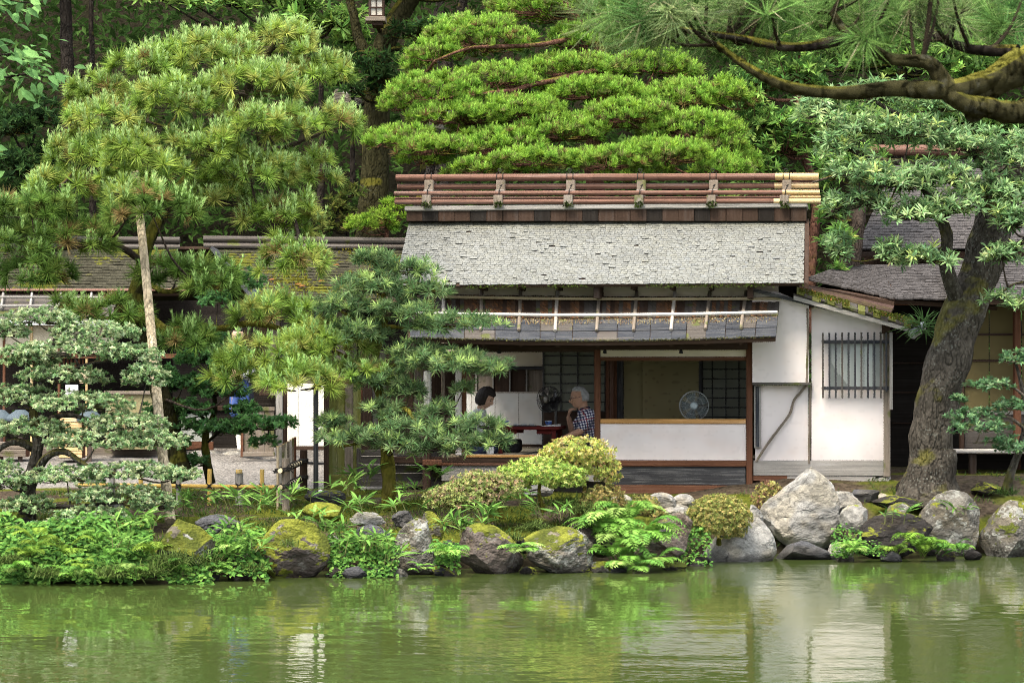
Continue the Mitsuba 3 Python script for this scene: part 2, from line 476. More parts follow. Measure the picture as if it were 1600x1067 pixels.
def cloth_fn(p, n, uv):
    """Plaid woven into the shirt: navy and white checks with thin red lines, along the cloth's own uv."""
    s = 0.030
    x, y = uv.x / s, uv.y / s
    fx, fy = x - dr.floor(x), y - dr.floor(y)
    a = dr.select(fx < 0.45, 1.0, 0.0) + dr.select(fy < 0.45, 1.0, 0.0)
    c = dr.select(a > 1.5, mi.Color3f(0.012, 0.016, 0.05), dr.select(a > 0.5, mi.Color3f(0.10, 0.11, 0.20), mi.Color3f(0.66, 0.66, 0.68)))
    x2, y2 = uv.x / (4 * s), uv.y / (4 * s)
    red = (x2 - dr.floor(x2) < 0.05) | (y2 - dr.floor(y2) < 0.05)
    return dr.select(red, mi.Color3f(0.30, 0.03, 0.035), c)


def bumped(tex, inner, scale):
    return {'type': 'bumpmap', 'arbitrary': tex, 'scale': scale, 'bsdf': inner}


scene['leaf_material'] = {'type': 'principledthin', 'base_color': ATTR, 'roughness': 0.42, 'diff_trans': 0.55, 'eta': 1.45}
scene['needle_material'] = {'type': 'principledthin', 'base_color': ATTR, 'roughness': 0.5, 'diff_trans': 0.45, 'eta': 1.4}
scene['tone_material'] = two({'type': 'principled', 'base_color': ATTR, 'roughness': 0.75, 'specular': 0.3})
scene['gloss_material'] = two({'type': 'principled', 'base_color': ATTR, 'roughness': 0.3, 'specular': 0.5})
scene['wood_material'] = two(bumped(mikit.proc(wood_bump, 8e-4), {'type': 'principled', 'base_color': mikit.proc(wood_fn), 'roughness': 0.75, 'specular': 0.10}, 0.004))
scene['bark_material'] = two(bumped(mikit.proc(bark_bump, 3e-3), {'type': 'principled', 'base_color': mikit.proc(bark_fn), 'roughness': 0.9, 'specular': 0.08}, 0.022))
scene['rock_material'] = two(bumped(mikit.proc(rock_bump, 3e-3), {'type': 'principled', 'base_color': mikit.proc(rock_fn), 'roughness': 0.85, 'specular': 0.12}, 0.045))
scene['plaster_material'] = two({'type': 'diffuse', 'reflectance': mikit.proc(plaster_fn)})
scene['earth_material'] = two(bumped(mikit.proc(ground_bump, 4e-3), {'type': 'diffuse', 'reflectance': mikit.proc(ground_fn)}, 0.02))
scene['roofing_material'] = two({'type': 'diffuse', 'reflectance': mikit.proc(roof_fn)})
scene['plaid_material'] = two({'type': 'diffuse', 'reflectance': mikit.proc(cloth_fn)})
scene['pond_water_material'] = bumped(mikit.proc(water_bump, 2e-3), {'type': 'plastic', 'int_ior': 1.333, 'ext_ior': 1.0, 'diffuse_reflectance': {'type': 'rgb', 'value': [0.040, 0.057, 0.015]}}, 1.0)
scene['pane_glass_material'] = {'type': 'thindielectric', 'int_ior': 1.5}
# ---------------------------------------------------------------- the setting: ground and pond
SHORE = np.array([[-60, 20.6], [-9, 21.2], [-4.5, 21.6], [-3.2, 21.8], [-2.2, 22.4], [-1.2, 22.9], [-0.4, 22.95], [0.6, 23.3], [1.3, 23.9], [2.0, 24.8], [3.0, 25.0], [5.2, 25.0], [9, 25.2], [60, 26]])


def shore(x):
    return np.interp(x, SHORE[:, 0], SHORE[:, 1])


def ground_z(x, y):
    x, y = np.asarray(x, float), np.asarray(y, float)
    s = shore(x)
    t = y - s
    z = np.interp(t, [-60, -14.5, -13.5, -1.5, -0.1, 0.1, 0.5, 2.0], [0, 0, -0.7, -0.7, -0.25, 0.06, 0.26, 0.36])
    left = np.interp(y, [20, 24.5, 26, 28, 33, 37, 42, 60, 200], [0, 0.06, 0.14, 0.21, 0.52, 0.58, 1.6, 15.0, 60]) * (t > 0.3)
    right = np.interp(y, [20, 25.2, 26.5, 30, 36, 60, 200], [0, 0.10, 0.36, 0.40, 0.6, 15.0, 60]) * (t > 0.3)
    w = np.clip((x - 1.8) / 1.2, 0, 1)
    z = z + left * (1 - w) + right * w
    near = np.clip((y - 1.0) / 8.0, 0, 1)
    z = z * 1.0 + (1 - near) * np.where(y < 9, 0.9 * np.clip((9 - y) / 8, 0, 1), 0)
    z = z + 0.05 * (meshkit.fbm(np.stack([x * 2.1, y * 2.1, 0 * x], -1), 3, 3) - 0.5) * (t > 0.2)
    return np.where(y < 9, np.maximum(z, -0.7 + np.clip((9 - y) / 5, 0, 1) * 1.1), z)


def _grid(xs, ys, fz):
    X, Y = np.meshgrid(xs, ys)
    V = np.stack([X, Y, fz(X, Y)], -1).reshape(-1, 3)
    i, j = np.meshgrid(np.arange(len(ys) - 1), np.arange(len(xs) - 1), indexing='ij')
    a = i * len(xs) + j
    return V, np.stack([a, a + 1, a + 1 + len(xs), a + len(xs)], -1).reshape(-1, 4)


_m = MB()
_m.add(*_grid(np.concatenate([np.linspace(-200, -9, 30)[:-1], np.linspace(-9, 9, 220), np.linspace(9, 200, 30)[1:]]),
              np.concatenate([np.linspace(-60, 19, 30)[:-1], np.linspace(19, 38, 200), np.linspace(38, 300, 60)[1:]]), ground_z))
_m.put('ground', 'earth', smooth=True, kind='structure')
_m = MB()
_m.add(np.array([[-60, 3.4, 0], [60, 3.4, 0], [60, 26.4, 0], [-60, 26.4, 0.0]]), np.array([[0, 1, 2, 3]]), np.array([[0, 0], [120, 0], [120, 23], [0, 23.0]]))
_m.put('pond', 'pond_water', kind='structure')
# ---------------------------------------------------------------- the tea house
TH = thing('tea_house', 'open white plaster tea house with pale grey shingled roof under reddish bamboo ridge poles', 'tea house')


def fpx(px, py, v=0.0):
    u, z = F(px, py, v)
    return u, z


def pbox(mb, x0, y0, x1, y1, v0, v1, k=0, e=0.004, axis=None, c=None):
    """A box whose front face, standing in plane v0, shows from pixel (x0, y0) to (x1, y1)."""
    ua, za = F(x0, (y0 + y1) / 2, v0)[0], F((x0 + x1) / 2, y0, v0)[1]
    ub, zb = F(x1, (y0 + y1) / 2, v0)[0], F((x0 + x1) / 2, y1, v0)[1]
    return hbox(mb, ua, ub, v0, v1, za, zb, k, e, axis, c)


def part(name, bsdf, build, parent=TH, smooth=False, kind=None, label=None):
    m = MB()
    build(m)
    return m.put(name, bsdf, parent, smooth, kind, label)


def plaster(name, x0, y0, x1, y1, v0, v1, tone_k=0, parent=TH):
    m = MB()
    pbox(m, x0, y0, x1, y1, v0, v1)
    m.uv = [np.tile([float(tone_k), 0.0], (len(x), 1)) for x in m.v]
    return m.put(name, 'plaster', parent)


FLOOR = F(900, 711, 0.0)[1]                      # top of the threshold
E_V, E_Z = -0.55, F(937, 444, -0.55)[1]          # eave line of the main roof
T_V, T_Z = 0.36, F(937, 345, 0.36)[1]            # its upper edge under the ridge course
UL = F(617, 443, E_V)[0]
UR = F(1256, 445, E_V)[0]
V_BACK = 3.55

# main roof: deck, shingles, verge boards, back slope
def _deck(m):
    th = 0.022
    prof = np.array([[E_V, E_Z], [T_V, T_Z], [T_V, T_Z - th], [E_V + 0.02, E_Z - th * 0.8]])
    V = np.array([[u, p[0], p[1] - 0.012] for u in (UL + 0.004, UR - 0.004) for p in prof])
    f = [[0, 1, 5, 4], [1, 2, 6, 5], [2, 3, 7, 6], [3, 0, 4, 7], [0, 3, 2, 1], [4, 5, 6, 7]]
    m.add(Wd(V), f, wood_uv(V, 0, 0))
part('roof_deck', 'wood', _deck)


def _shingles(m):
    rows, dirn = 33, np.array([T_V - E_V, T_Z - E_Z])
    L = np.linalg.norm(dirn)
    dv, dz = dirn / L
    nv, nz = -dz, dv
    step = L / rows
    rg = np.random.default_rng(5)
    Vs, Cs = [], []
    for r in range(rows):
        u = UL - rg.random() * 0.05
        while u < UR:
            w = rg.uniform(0.035, 0.085)
            a, b = max(u, UL), min(u + w - 0.0038, UR)
            u += w
            if b - a < 0.012 or rg.random() < 0.003:
                continue
            s0 = r * step - 0.004 + rg.normal() * 0.0016
            s1 = s0 + step * 1.45
            lift = 0.007 + abs(rg.normal()) * 0.0014 + (rg.random() < 0.035) * rg.uniform(0.004, 0.013)
            tw = rg.normal() * 0.003
            th = 0.006
            q = []
            for (uu, ss, hh) in ((a, s0, lift + tw), (b, s0, lift - tw), (b, s1, 0.002), (a, s1, 0.002)):
                q.append([uu, E_V + dv * ss + nv * hh, E_Z + dz * ss + nz * hh])
            for (uu, ss, hh) in ((a, s0, lift + tw - th), (b, s0, lift - tw - th), (b, s1, -0.006), (a, s1, -0.006)):
                q.append([uu, E_V + dv * ss + nv * hh, E_Z + dz * ss + nz * hh])
            Vs.append(q)
            g = 0.145 * rg.uniform(0.88, 1.07) * (0.82 if rg.random() < 0.05 else 1)
            g *= 0.86 + 0.28 * meshkit.fbm(np.array([[a * 2.2, r * 0.16, 0.0]]), 3, 8)[0]
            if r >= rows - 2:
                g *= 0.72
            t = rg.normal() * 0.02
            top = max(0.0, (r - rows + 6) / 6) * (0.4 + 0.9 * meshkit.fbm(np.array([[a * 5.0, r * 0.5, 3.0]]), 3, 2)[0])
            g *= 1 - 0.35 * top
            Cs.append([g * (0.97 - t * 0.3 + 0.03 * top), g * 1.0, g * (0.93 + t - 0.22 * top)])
    Vs, Cs = np.array(Vs), np.array(Cs)
    f = np.array([[0, 1, 2, 3], [0, 4, 5, 1], [1, 5, 6, 2], [3, 7, 4, 0]])
    n = len(Vs)
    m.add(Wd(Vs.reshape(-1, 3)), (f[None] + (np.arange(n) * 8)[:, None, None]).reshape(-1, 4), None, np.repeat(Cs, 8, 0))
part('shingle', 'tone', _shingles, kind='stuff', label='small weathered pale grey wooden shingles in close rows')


def _back(m):
    V = np.array([[UL, T_V, T_Z], [UR, T_V, T_Z], [UR, 0.6, T_Z - 0.02], [UL, 0.6, T_Z - 0.02], [UR, V_BACK + 0.3, 2.72], [UL, V_BACK + 0.3, 2.72]])
    V2 = V - [0, 0, 0.06]
    A = np.vstack([V, V2])
    f = [[0, 1, 2, 3], [3, 2, 4, 5], [6, 9, 8, 7], [9, 11, 10, 8], [5, 4, 10, 11], [0, 3, 9, 6], [3, 5, 11, 9], [1, 7, 8, 2], [2, 8, 10, 4]]
    m.add(Wd(A), f, np.tile([1.0, 0.0], (12, 1)))
part('rear_roof_slope', 'roofing', _back)
for sx, uu in ((-1, UL), (1, UR)):                # verge boards
    def _verge(m):
        a, b = uu + (0.004 if sx > 0 else -0.034), uu + (0.05 if sx > 0 else -0.004)
        prof = np.array([[E_V + 0.01, E_Z + 0.002], [T_V, T_Z + 0.004], [T_V, T_Z - 0.16], [E_V + 0.01, E_Z - 0.05]])
        V = np.array([[u, p[0], p[1]] for u in (a, b) for p in prof])
        m.add(Wd(V), [[0, 1, 5, 4], [1, 2, 6, 5], [2, 3, 7, 6], [3, 0, 4, 7], [0, 3, 2, 1], [4, 5, 6, 7]], wood_uv(V, 0, 1))
    if sx > 0:
        part('verge_board', 'wood', _verge)
# gable walls under the roof
for uu in (UL + 0.32, UR - 0.06):
    part('gable_wall', 'wood', lambda m: m.add(Wd(np.array([[uu, E_V + 0.5, E_Z - 0.1], [uu, T_V, T_Z - 0.05], [uu, 0.7, T_Z - 0.07], [uu, V_BACK, 2.7], [uu, V_BACK, 2.3], [uu, E_V + 0.5, 2.3]])), [[0, 1, 2], [0, 2, 3], [0, 3, 4], [0, 4, 5]], np.array([3.0, 45.0])))
# moss along the eave edge
def _moss(m):
    rg = np.random.default_rng(3)
    n = 620
    u = rg.uniform(UL + 0.35, UR, n)
    keep = meshkit.fbm(np.stack([u * 2.4, 0 * u, 0 * u], -1), 3, 4) > 0.40
    u = u[keep]
    P = Wd(np.stack([u, np.full(len(u), E_V - 0.012), E_Z - 0.006 - 0.03 * rg.random(len(u))], -1))
    leaves(m, P, rand_dirs(len(u)) + [0, -0.6, -0.1], rand_dirs(len(u)), rg.uniform(0.012, 0.035, len(u)), 0.014, np.array([0.055, 0.085, 0.018]) * rg.uniform(0.5, 1.7, (len(u), 1)))
part('eave_moss', 'leaf', _moss, kind='stuff')

# ridge: bark course, cap, bamboo poles, saddles with wire ties
RV = 0.42
part('ridge_course', 'wood', lambda m: [pbox(m, 635 + i * 25.0, 324.5, 635 + (i + 1) * 25.0 - (0.6 if i % 2 else 0), 345.8, 0.27 - 0.004 * (i % 3), 0.75, [0, 18, 0, 0, 18, 0, 0][i % 7], 0.004, axis=2) for i in range(25)])
part('ridge_cap', 'wood', lambda m: pbox(m, 632, 319, 1262, 327, 0.24, 0.80, 1, 0.01, axis=0))
POLES = [('ridge_pole', 619, 271, 1279, 283.5, 0.46, 6, 0.041), ('ridge_pole', 621, 286, 1279, 296.5, 0.50, 6, 0.033), ('ridge_pole', 616, 297.5, 1281, 306, 0.26, 6, 0.027),
         ('ridge_pole', 617, 307.5, 1282, 312, 0.33, 6, 0.017), ('ridge_pole', 617, 311, 1282, 319.5, 0.25, 6, 0.028)]
for nm, x0, y0, x1, y1, v, k, r in POLES:
    ym = (y0 + y1) / 2
    a, b = F(x0, ym + 1, v), F(x1, ym - 1, v)
    tail = a[0] + (b[0] - a[0]) * (0.885 + 0.03 * RNG.random())      # the last metre is fresher, yellow bamboo
    def _pole(m):
        zt = a[1] + (b[1] - a[1]) * (tail - a[0]) / (b[0] - a[0])
        bamboo(m, Wd(np.array([a[0], v, a[1]])), Wd(np.array([tail, v, zt])), r, 6, 0.36, 14)
        bamboo(m, Wd(np.array([tail, v, zt])), Wd(np.array([b[0], v, b[1]])), r, 16, 0.3, 14)
    part(nm, 'wood', _pole, smooth=40)
for i, px in enumerate((668.5, 780.5, 890, 1000.5, 1113.5, 1228)):
    def _saddle(m):
        for (dx, y0, y1, v0, v1) in ((1.5, 281.5, 299, 0.385, 0.425), (-2.5, 305, 322, 0.20, 0.224)):
            pbox(m, px - 7 + dx, y0, px + 7 + dx, y1, v0, v1, 13, 0.006, axis=2)
        pbox(m, px - 7, 297, px + 7, 307, 0.31, 0.39, 1, 0.004, axis=2)
    s = part('ridge_saddle', 'wood', _saddle)
    def _wire(m):
        u, z = F(px, 277, 0.44)
        c = Wd(np.array([u, 0.46, z]))
        for o in (-0.03, 0.04):
            rope(m, ring_pts(c + UH * o, VH, np.array([0, 0, 1.0]), 0.047, 0.049, 16), 0.0045)
        rope(m, catmull([c + np.array([0, 0, .045]), c + UH * 0.02 + [0, 0, .085], c - UH * 0.02 + [0, 0, .09], c + [0, 0, .05]], 9), 0.005)
        u, z = F(px - 1, 302, 0.22)
        c = Wd(np.array([u, 0.255, z]))
        rope(m, ring_pts(c, VH, np.array([0, 0, 1.0]), 0.036, 0.035, 14), 0.0055)
        rope(m, catmull([c + np.array([0, 0, .03]) - VH * 0.035, c + UH * 0.022 + [0, 0, .075] - VH * .02, c + UH * 0.035 + [0, 0, .10] - VH * .02, c + UH * 0.008 + [0, 0, .08] - VH * .02], 9), 0.0055)
    m = MB(); _wire(m); m.put('wire_tie', 'tone', s, kind='stuff')
    def _ms(m):
        u, z = F(px - 2.5, 320, 0.19)
        P = Wd(np.stack([u + RNG.uniform(-.05, .05, 60), np.full(60, 0.2), z + RNG.uniform(-.03, .035, 60)], -1))
        leaves(m, P, rand_dirs(60) + [0, -1, 0], rand_dirs(60), 0.03, 0.018, np.array([0.05, 0.075, 0.018]) * RNG.uniform(0.4, 1.3, (60, 1)))
    m = MB(); _ms(m); m.put('moss', 'leaf', s, kind='stuff')

# upper wall strip, rafter ends, eave plate
plaster('upper_wall', 700, 436, 1216, 470, 0.06, 0.12, 2)
for px in (750, 810, 869, 932, 988, 1049, 1110, 1172):
    w = 9 if px in (932, 1172) else 5.5
    part('rafter_end', 'wood', lambda m: pbox(m, px - w / 2, 444.5, px + w / 2, 452 if w < 8 else 466, -0.45, 0.07, 0, 0.004, axis=1))

# lower eave: bark bays, weathered boards, bamboo battens and rails
HV0, HV1 = 0.03, -0.93
def hp(px, t, lift=0.0):
    """A point of the lower eave: t = 0 at its upper edge, 1 at its lower edge."""
    v = HV0 + (HV1 - HV0) * t
    x = px
    sag = 3.0 * math.sin(math.pi * min(max((px - 640) / 575, 0), 1))
    y = (461 + sag * 0.6) + (526.5 + sag * 1.9 - 461 - sag * 0.6) * t + (px - 930) * (0.006 if t < 0.3 else -0.002)
    u, z = F(x - 9 * (t - 0.5) * ((x - 640) / 575 - 0.25), y, v)
    return np.array([u, v - lift * 0.55, z + lift * 0.83])


def slab(m, x0, x1, t0, t1, th, k, lift=0.0, axis=1, nx=2):
    xs = np.linspace(x0, x1, nx + 1)
    top = np.array([[hp(x, t, lift) for x in xs] for t in (t0, t1)])
    V = np.vstack([top.reshape(-1, 3), top.reshape(-1, 3) - [0, -0.4 * th, 0.8 * th]])
    n = nx + 1
    f = []
    for i in range(nx):
        f += [[i, n + i, n + i + 1, i + 1], [2 * n + i, 2 * n + i + 1, 3 * n + i + 1, 3 * n + i], [n + i, 3 * n + i, 3 * n + i + 1, n + i + 1], [i, i + 1, 2 * n + i + 1, 2 * n + i]]
    f += [[0, 2 * n, 3 * n, n], [nx, n + nx, 3 * n + nx, 2 * n + nx]]
    m.add(Wd(V), f, wood_uv(V, k, axis))


LE = key_of('lower_eave', TH)
m = MB(); slab(m, 636, 1215, 0.0, 1.0, 0.05, 0, -0.015, 0, 8); scene[LE] = None
_v, _f, _uv, _cc = m.arrays(); scene[LE] = shp((_v, _f), 'wood', uv=_uv, color=_cc)
BT = [640, 693, 752, 812, 869, 934, 992, 1051, 1105, 1161, 1216]
for a, b in zip(BT[:-1], BT[1:]):
    n = 9
    for j in range(n):                             # strips of bark, each with its own lift
        x0, x1 = a + (b - a) * j / n, a + (b - a) * (j + 1) / n - 0.35
        m = MB(); slab(m, x0, x1, 0.02, 0.60 + RNG.uniform(-.05, .03), 0.012, [8, 8, 15, 0][int(RNG.integers(4))], 0.006 + 0.008 * RNG.random(), 1, 1); m.put('bark_strip', 'wood', LE)
    cut = a + (b - a) * RNG.uniform(0.35, 0.65)
    for x0, x1 in ((a, cut), (cut + 0.8, b)):
        for t0, t1, l in ((0.55, 0.80, 0.012), (0.76, 1.005, 0.004)):
            m = MB(); slab(m, x0, x1 - 0.4, t0, t1, 0.014, 17 if RNG.random() < 0.8 else 15, l + 0.006 * RNG.random(), 0, 1); m.put('weathered_board', 'wood', LE)
for i, x in enumerate(BT[1:-1]):
    def _bat(m):
        P = Wd(np.array([hp(x + (2.6 * (0.5 - t) if True else 0), t, 0.030) for t in np.linspace(-0.07, 0.83, 9)]))
        tube(m, P, np.linspace(0.021, 0.018, 9), 8, 13 if i % 3 else 14)
    part('batten', 'wood', _bat, LE, smooth=40)
for t, k, r, x0, x1 in ((0.155, 5, 0.017, 690, 1217), (0.52, 7, 0.018, 652, 1215)):
    P = Wd(np.array([hp(x, t, 0.055) for x in np.linspace(x0, x1, 14)]))
    def _rail(m):
        tube(m, P, r * np.array([1 + 0.10 * (j % 3 == 0) for j in range(14)]), 10, k)
    part('bamboo_rail', 'wood', _rail, LE, smooth=40)
def _fr(m):                                        # frayed ends of bark and lichen over the boards
    rg = np.random.default_rng(21)
    n = 1500
    x, t = rg.uniform(660, 1214, n), 0.50 + 0.14 * rg.random(n) ** 1.5
    P = Wd(np.array([hp(a, b, 0.018) for a, b in zip(x, t)]))
    D = np.tile(Wd(hp(900, 1.0)) - Wd(hp(900, 0.0)), (n, 1)) + rg.normal(size=(n, 3)) * 0.18
    c = np.where(rg.random((n, 1)) < 0.5, [[0.20, 0.17, 0.09]], [[0.13, 0.085, 0.05]]) * rg.uniform(0.5, 1.5, (n, 1))
    leaves(m, P, D, np.tile([0, -.5, .8], (n, 1)), rg.uniform(0.03, 0.085, n), 0.009, c)
part('frayed_bark', 'tone', _fr, LE, kind='stuff')
def _drip(m):
    rg = np.random.default_rng(22)
    n = 900
    x = rg.uniform(660, 1206, n)
    P = Wd(np.array([hp(a, 1.0, 0.004) for a in x]))
    leaves(m, P, rand_dirs(n) + [0, -.7, -.2], rand_dirs(n), rg.uniform(0.012, 0.03, n), 0.012, np.array([0.10, 0.10, 0.035]) * rg.uniform(0.4, 1.5, (n, 1)))
part('edge_moss', 'leaf', _drip, LE, kind='stuff')
part('eave_beam', 'wood', lambda m: [pbox(m, 640, 528.5, 1204, 534.5, -0.90, -0.84, 13, 0.004, axis=0), pbox(m, 636, 536, 1168, 546.5, -0.10, 0.02, 0, 0.006, axis=0)])
for px in (756, 815, 873, 936, 993, 1052, 1106, 1162):     # rafters under the lower eave
    def _raf(m):
        a, b = hp(px, 0.05, -0.085), hp(px - 2, 0.97, -0.085)
        tube(m, Wd(np.array([a, b])), 0.022, 6, 0)
    part('rafter', 'wood', _raf, LE)

# posts and beams of the front
part('post', 'wood', lambda m: pbox(m, 928.5, 546, 937.5, 716, -0.03, 0.06, 3, 0.006, axis=2), label='reddish brown post behind the seated man')
part('post', 'wood', lambda m: pbox(m, 1166, 530, 1175.5, 782, -0.05, 0.06, 3, 0.006, axis=2))
part('post', 'wood', lambda m: pbox(m, 722, 546, 727.5, 712, -0.02, 0.06, 3, 0.005, axis=2))
plaster('wall_strip', 711.5, 560, 721.5, 711, 0.0, 0.05, 0)
plaster('transom_wall', 938, 546.6, 1166, 558, 0.0, 0.05, 2)
plaster('transom_wall', 938, 530, 1166, 540, 0.02, 0.05, 2)
part('lintel', 'wood', lambda m: pbox(m, 938, 557.5, 1166, 563.5, -0.02, 0.06, 3, 0.004, axis=0))
part('lintel', 'wood', lambda m: pbox(m, 727, 545.5, 929, 550, -0.01, 0.06, 0, 0.004, axis=0))
part('window_sill', 'wood', lambda m: pbox(m, 938, 654.6, 1165.5, 661.6, -0.045, 0.06, 4, 0.004, axis=0), label='bright orange brown wooden sill')
plaster('sill_wall', 938, 661.6, 1166, 719, -0.02, 0.05, 0)
part('ground_beam', 'wood', lambda m: pbox(m, 660, 719, 1166, 728, -0.04, 0.06, 3, 0.006, axis=0))
part('threshold', 'wood', lambda m: pbox(m, 727, 710.8, 928, 714.5, -0.06, 0.10, 4, 0.003, axis=0))
part('floor_beam', 'wood', lambda m: pbox(m, 690, 714.5, 928, 723, -0.045, 0.06, 0, 0.005, axis=0))
part('skirting_board', 'wood', lambda m: pbox(m, 955, 728.5, 1165, 757.5, -0.015, 0.03, 2, 0.004, axis=0), label='charred black weathered board')
part('skirting_board', 'wood', lambda m: pbox(m, 690, 723.5, 950, 752, -0.01, 0.03, 1, 0.004, axis=0))
part('skirting_board', 'wood', lambda m: pbox(m, 960, 758.0, 1166, 779, -0.03, 0.05, 3, 0.006, axis=0))
part('plank', 'wood', lambda m: pbox(m, 1172, 603, 1178.5, 700, -0.08, -0.05, 1, 0.004, axis=2)) if False else None
for i, px in enumerate((780, 945, 1064)):                  # hanging wind bells under the eave
    k = thing('wind_bell', ['dark little bell hanging under the eave at the left bay', 'dark little bell hanging under the eave beside the brown post', 'dark little bell hanging under the eave above the open window'][i], 'bell', 'bells under the lower eave')
    u, z = F(px, 549, -0.5)
    c = np.array([u, -0.5, z])
    m = MB(); tube(m, Wd(c + np.array([[0, 0, .016], [0, 0, .010], [0, 0, -.012], [0, 0, -.022]])), [0.010, 0.019, 0.021, 0.026], 10, 0, (0.012, 0.012, 0.013)); m.put('body', 'tone', k, smooth=True)
    m = MB(); tube(m, Wd(c + np.array([[0, 0, .016], [0, 0.01, .14]])), 0.0025, 5, 0, (0.02, 0.02, 0.02)); m.put('hook', 'tone', k)

# right bay interior and back walls
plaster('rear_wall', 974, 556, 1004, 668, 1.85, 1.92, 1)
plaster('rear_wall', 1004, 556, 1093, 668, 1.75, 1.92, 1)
part('corner_post', 'wood', lambda m: pbox(m, 964, 556, 974, 668, 1.80, 1.95, 2, axis=2))
for x0, x1 in ((946.5, 952), (952.5, 959), (959.5, 964)):
    part('wooden_panel', 'wood', lambda m: pbox(m, x0, 556, x1, 668, 1.40 + (x0 % 3) * .05, 1.52, 3, axis=2))
part('door_frame', 'wood', lambda m: pbox(m, 1092, 556, 1097, 668, 1.7, 1.95, 2, axis=2))


def shoji(name, x0, y0, x1, y1, v, cols, rows, hip):
    k = key_of(name, TH)
    m = MB(); pbox(m, x0, y0, x1, y1, v + 0.02, v + 0.026); v_, f_, _, _ = m.arrays()
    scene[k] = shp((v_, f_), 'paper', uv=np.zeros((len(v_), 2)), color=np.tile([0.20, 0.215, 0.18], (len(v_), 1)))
    for x in cols:
        m = MB(); pbox(m, x - 0.9, y0, x + 0.9, y1, v, v + 0.02, 2, 0.002, axis=2); m.put('muntin', 'wood', k)
    for y in rows:
        m = MB(); pbox(m, x0, y - 0.85, x1, y + 0.85, v - 0.004, v + 0.016, 2, 0.002, axis=0); m.put('muntin', 'wood', k)
    m = MB(); pbox(m, x0, hip, x1, y1 + 40, v - 0.01, v + 0.03, 0, axis=0); m.put('kickboard', 'wood', k)


scene['paper_material'] = two({'type': 'diffuse', 'reflectance': ATTR})
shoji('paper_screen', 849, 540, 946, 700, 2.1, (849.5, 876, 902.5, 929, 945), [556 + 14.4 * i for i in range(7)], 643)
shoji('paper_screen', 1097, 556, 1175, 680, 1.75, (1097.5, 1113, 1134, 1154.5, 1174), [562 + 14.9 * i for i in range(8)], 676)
# left bay back
plaster('rear_wall', 690, 530, 849, 572.5, 3.3, 3.36, 2)
part('rail', 'wood', lambda m: pbox(m, 690, 572.5, 848, 577.5, 3.24, 3.34, 2, axis=0))
for i in range(7):
    x0 = 849 - 26.3 * (i + 1)
    part('wall_board', 'wood', lambda m: pbox(m, x0 + 0.4, 577.5, x0 + 25.6, 640, 3.30 + 0.004 * (i % 2), 3.34, 0 if i % 3 else 13, 0.004, axis=2))
    part('batten', 'wood', lambda m: pbox(m, x0 - 1, 577.5, x0 + 1.2, 640, 3.275, 3.30, 1, 0.002, axis=2))
part('rear_wall_foot', 'wood', lambda m: pbox(m, 680, 640, 852, 702, 3.30, 3.36, 0, axis=0))
part('side_post', 'wood', lambda m: pbox(m, 847.5, 530, 850, 702, 2.1, 3.3, 2, axis=2))
# floor of straw mats with dark borders, ceiling, dark side and rear walls
u0, u1 = F(690, 600, 0)[0], F(1172, 600, 0)[0]
part('floor', 'wood', lambda m: hbox(m, u0 - 0.6, u1, 0.06, V_BACK, FLOOR - 0.10, FLOOR - 0.03, 0))
for i in range(5):
    a = u0 + 0.05 + i * 0.88
    m = MB(); hbox(m, a, a + 0.87, 0.10, 1.86, FLOOR - 0.03, FLOOR + 0.0, 11, 0.003, axis=1); m.put('straw_mat', 'wood', TH)
    m = MB(); hbox(m, a, a + 0.87, 1.87, 3.28, FLOOR - 0.03, FLOOR + 0.0, 11, 0.003, axis=1); m.put('straw_mat', 'wood', TH)
    for (p, q) in ((a, a + 0.03), (a + 0.84, a + 0.87)):
        m = MB(); hbox(m, p, q, 0.10, 1.86, FLOOR, FLOOR + 0.003, 2, 0.001); m.put('mat_border', 'wood', TH)
        m = MB(); hbox(m, p, q, 1.87, 3.28, FLOOR, FLOOR + 0.003, 2, 0.001); m.put('mat_border', 'wood', TH)
part('ceiling', 'wood', lambda m: hbox(m, UL + 0.3, u1, 0.1, V_BACK, 2.62, 2.66, 13, axis=1))
part('rear_wall', 'wood', lambda m: hbox(m, UL + 0.3, u1 + 0.02, V_BACK - 0.06, V_BACK, 0.4, 2.62, 0))
part('inner_side_wall', 'wood', lambda m: hbox(m, u1 - 0.02, u1 + 0.02, 0.07, V_BACK - 0.06, 0.4, 2.62, 13, axis=1))
part('foundation', 'wood', lambda m: hbox(m, UL + 0.5, u1, 0.2, V_BACK, 0.3, FLOOR - 0.11, 15))

# left end: dark board wall, drain pole, mossy plank fence
for i in range(7):
    x0 = 560 + i * 21.6
    part('wall_board', 'wood', lambda m: pbox(m, x0 + 0.3, 548, x0 + 21.2, 703, 0.25 + 0.004 * (i % 2), 0.28, [0, 15, 0][i % 3], 0.003, axis=2))
part('wall_rail', 'wood', lambda m: pbox(m, 556, 703, 712, 712, 0.20, 0.26, 15, axis=0))
part('wall_rail', 'wood', lambda m: pbox(m, 560, 752, 700, 760, 0.14, 0.24, 15, axis=0))
for i in range(3):
    part('skirting_board', 'wood', lambda m: pbox(m, 563, 713 + i * 13.2, 700, 725.6 + i * 13.2, 0.22 + .004 * i, 0.25, 15, axis=0))
part('post', 'wood', lambda m: pbox(m, 660, 546, 672, 775, 0.02, 0.12, 0, 0.012, axis=2))
part('post', 'wood', lambda m: pbox(m, 690, 546, 694, 748, 0.05, 0.12, 13, 0.006, axis=2))
u, z = F(668, 580, -0.12); u2, z2 = F(668, 650, -0.12)
part('drain_pole', 'wood', lambda m: bamboo(m, Wd(np.array([u, -.12, z])), Wd(np.array([u2, -.12, z2])), 0.043, 7, 0.22, 12), smooth=40, label='short grey bamboo drain pole')

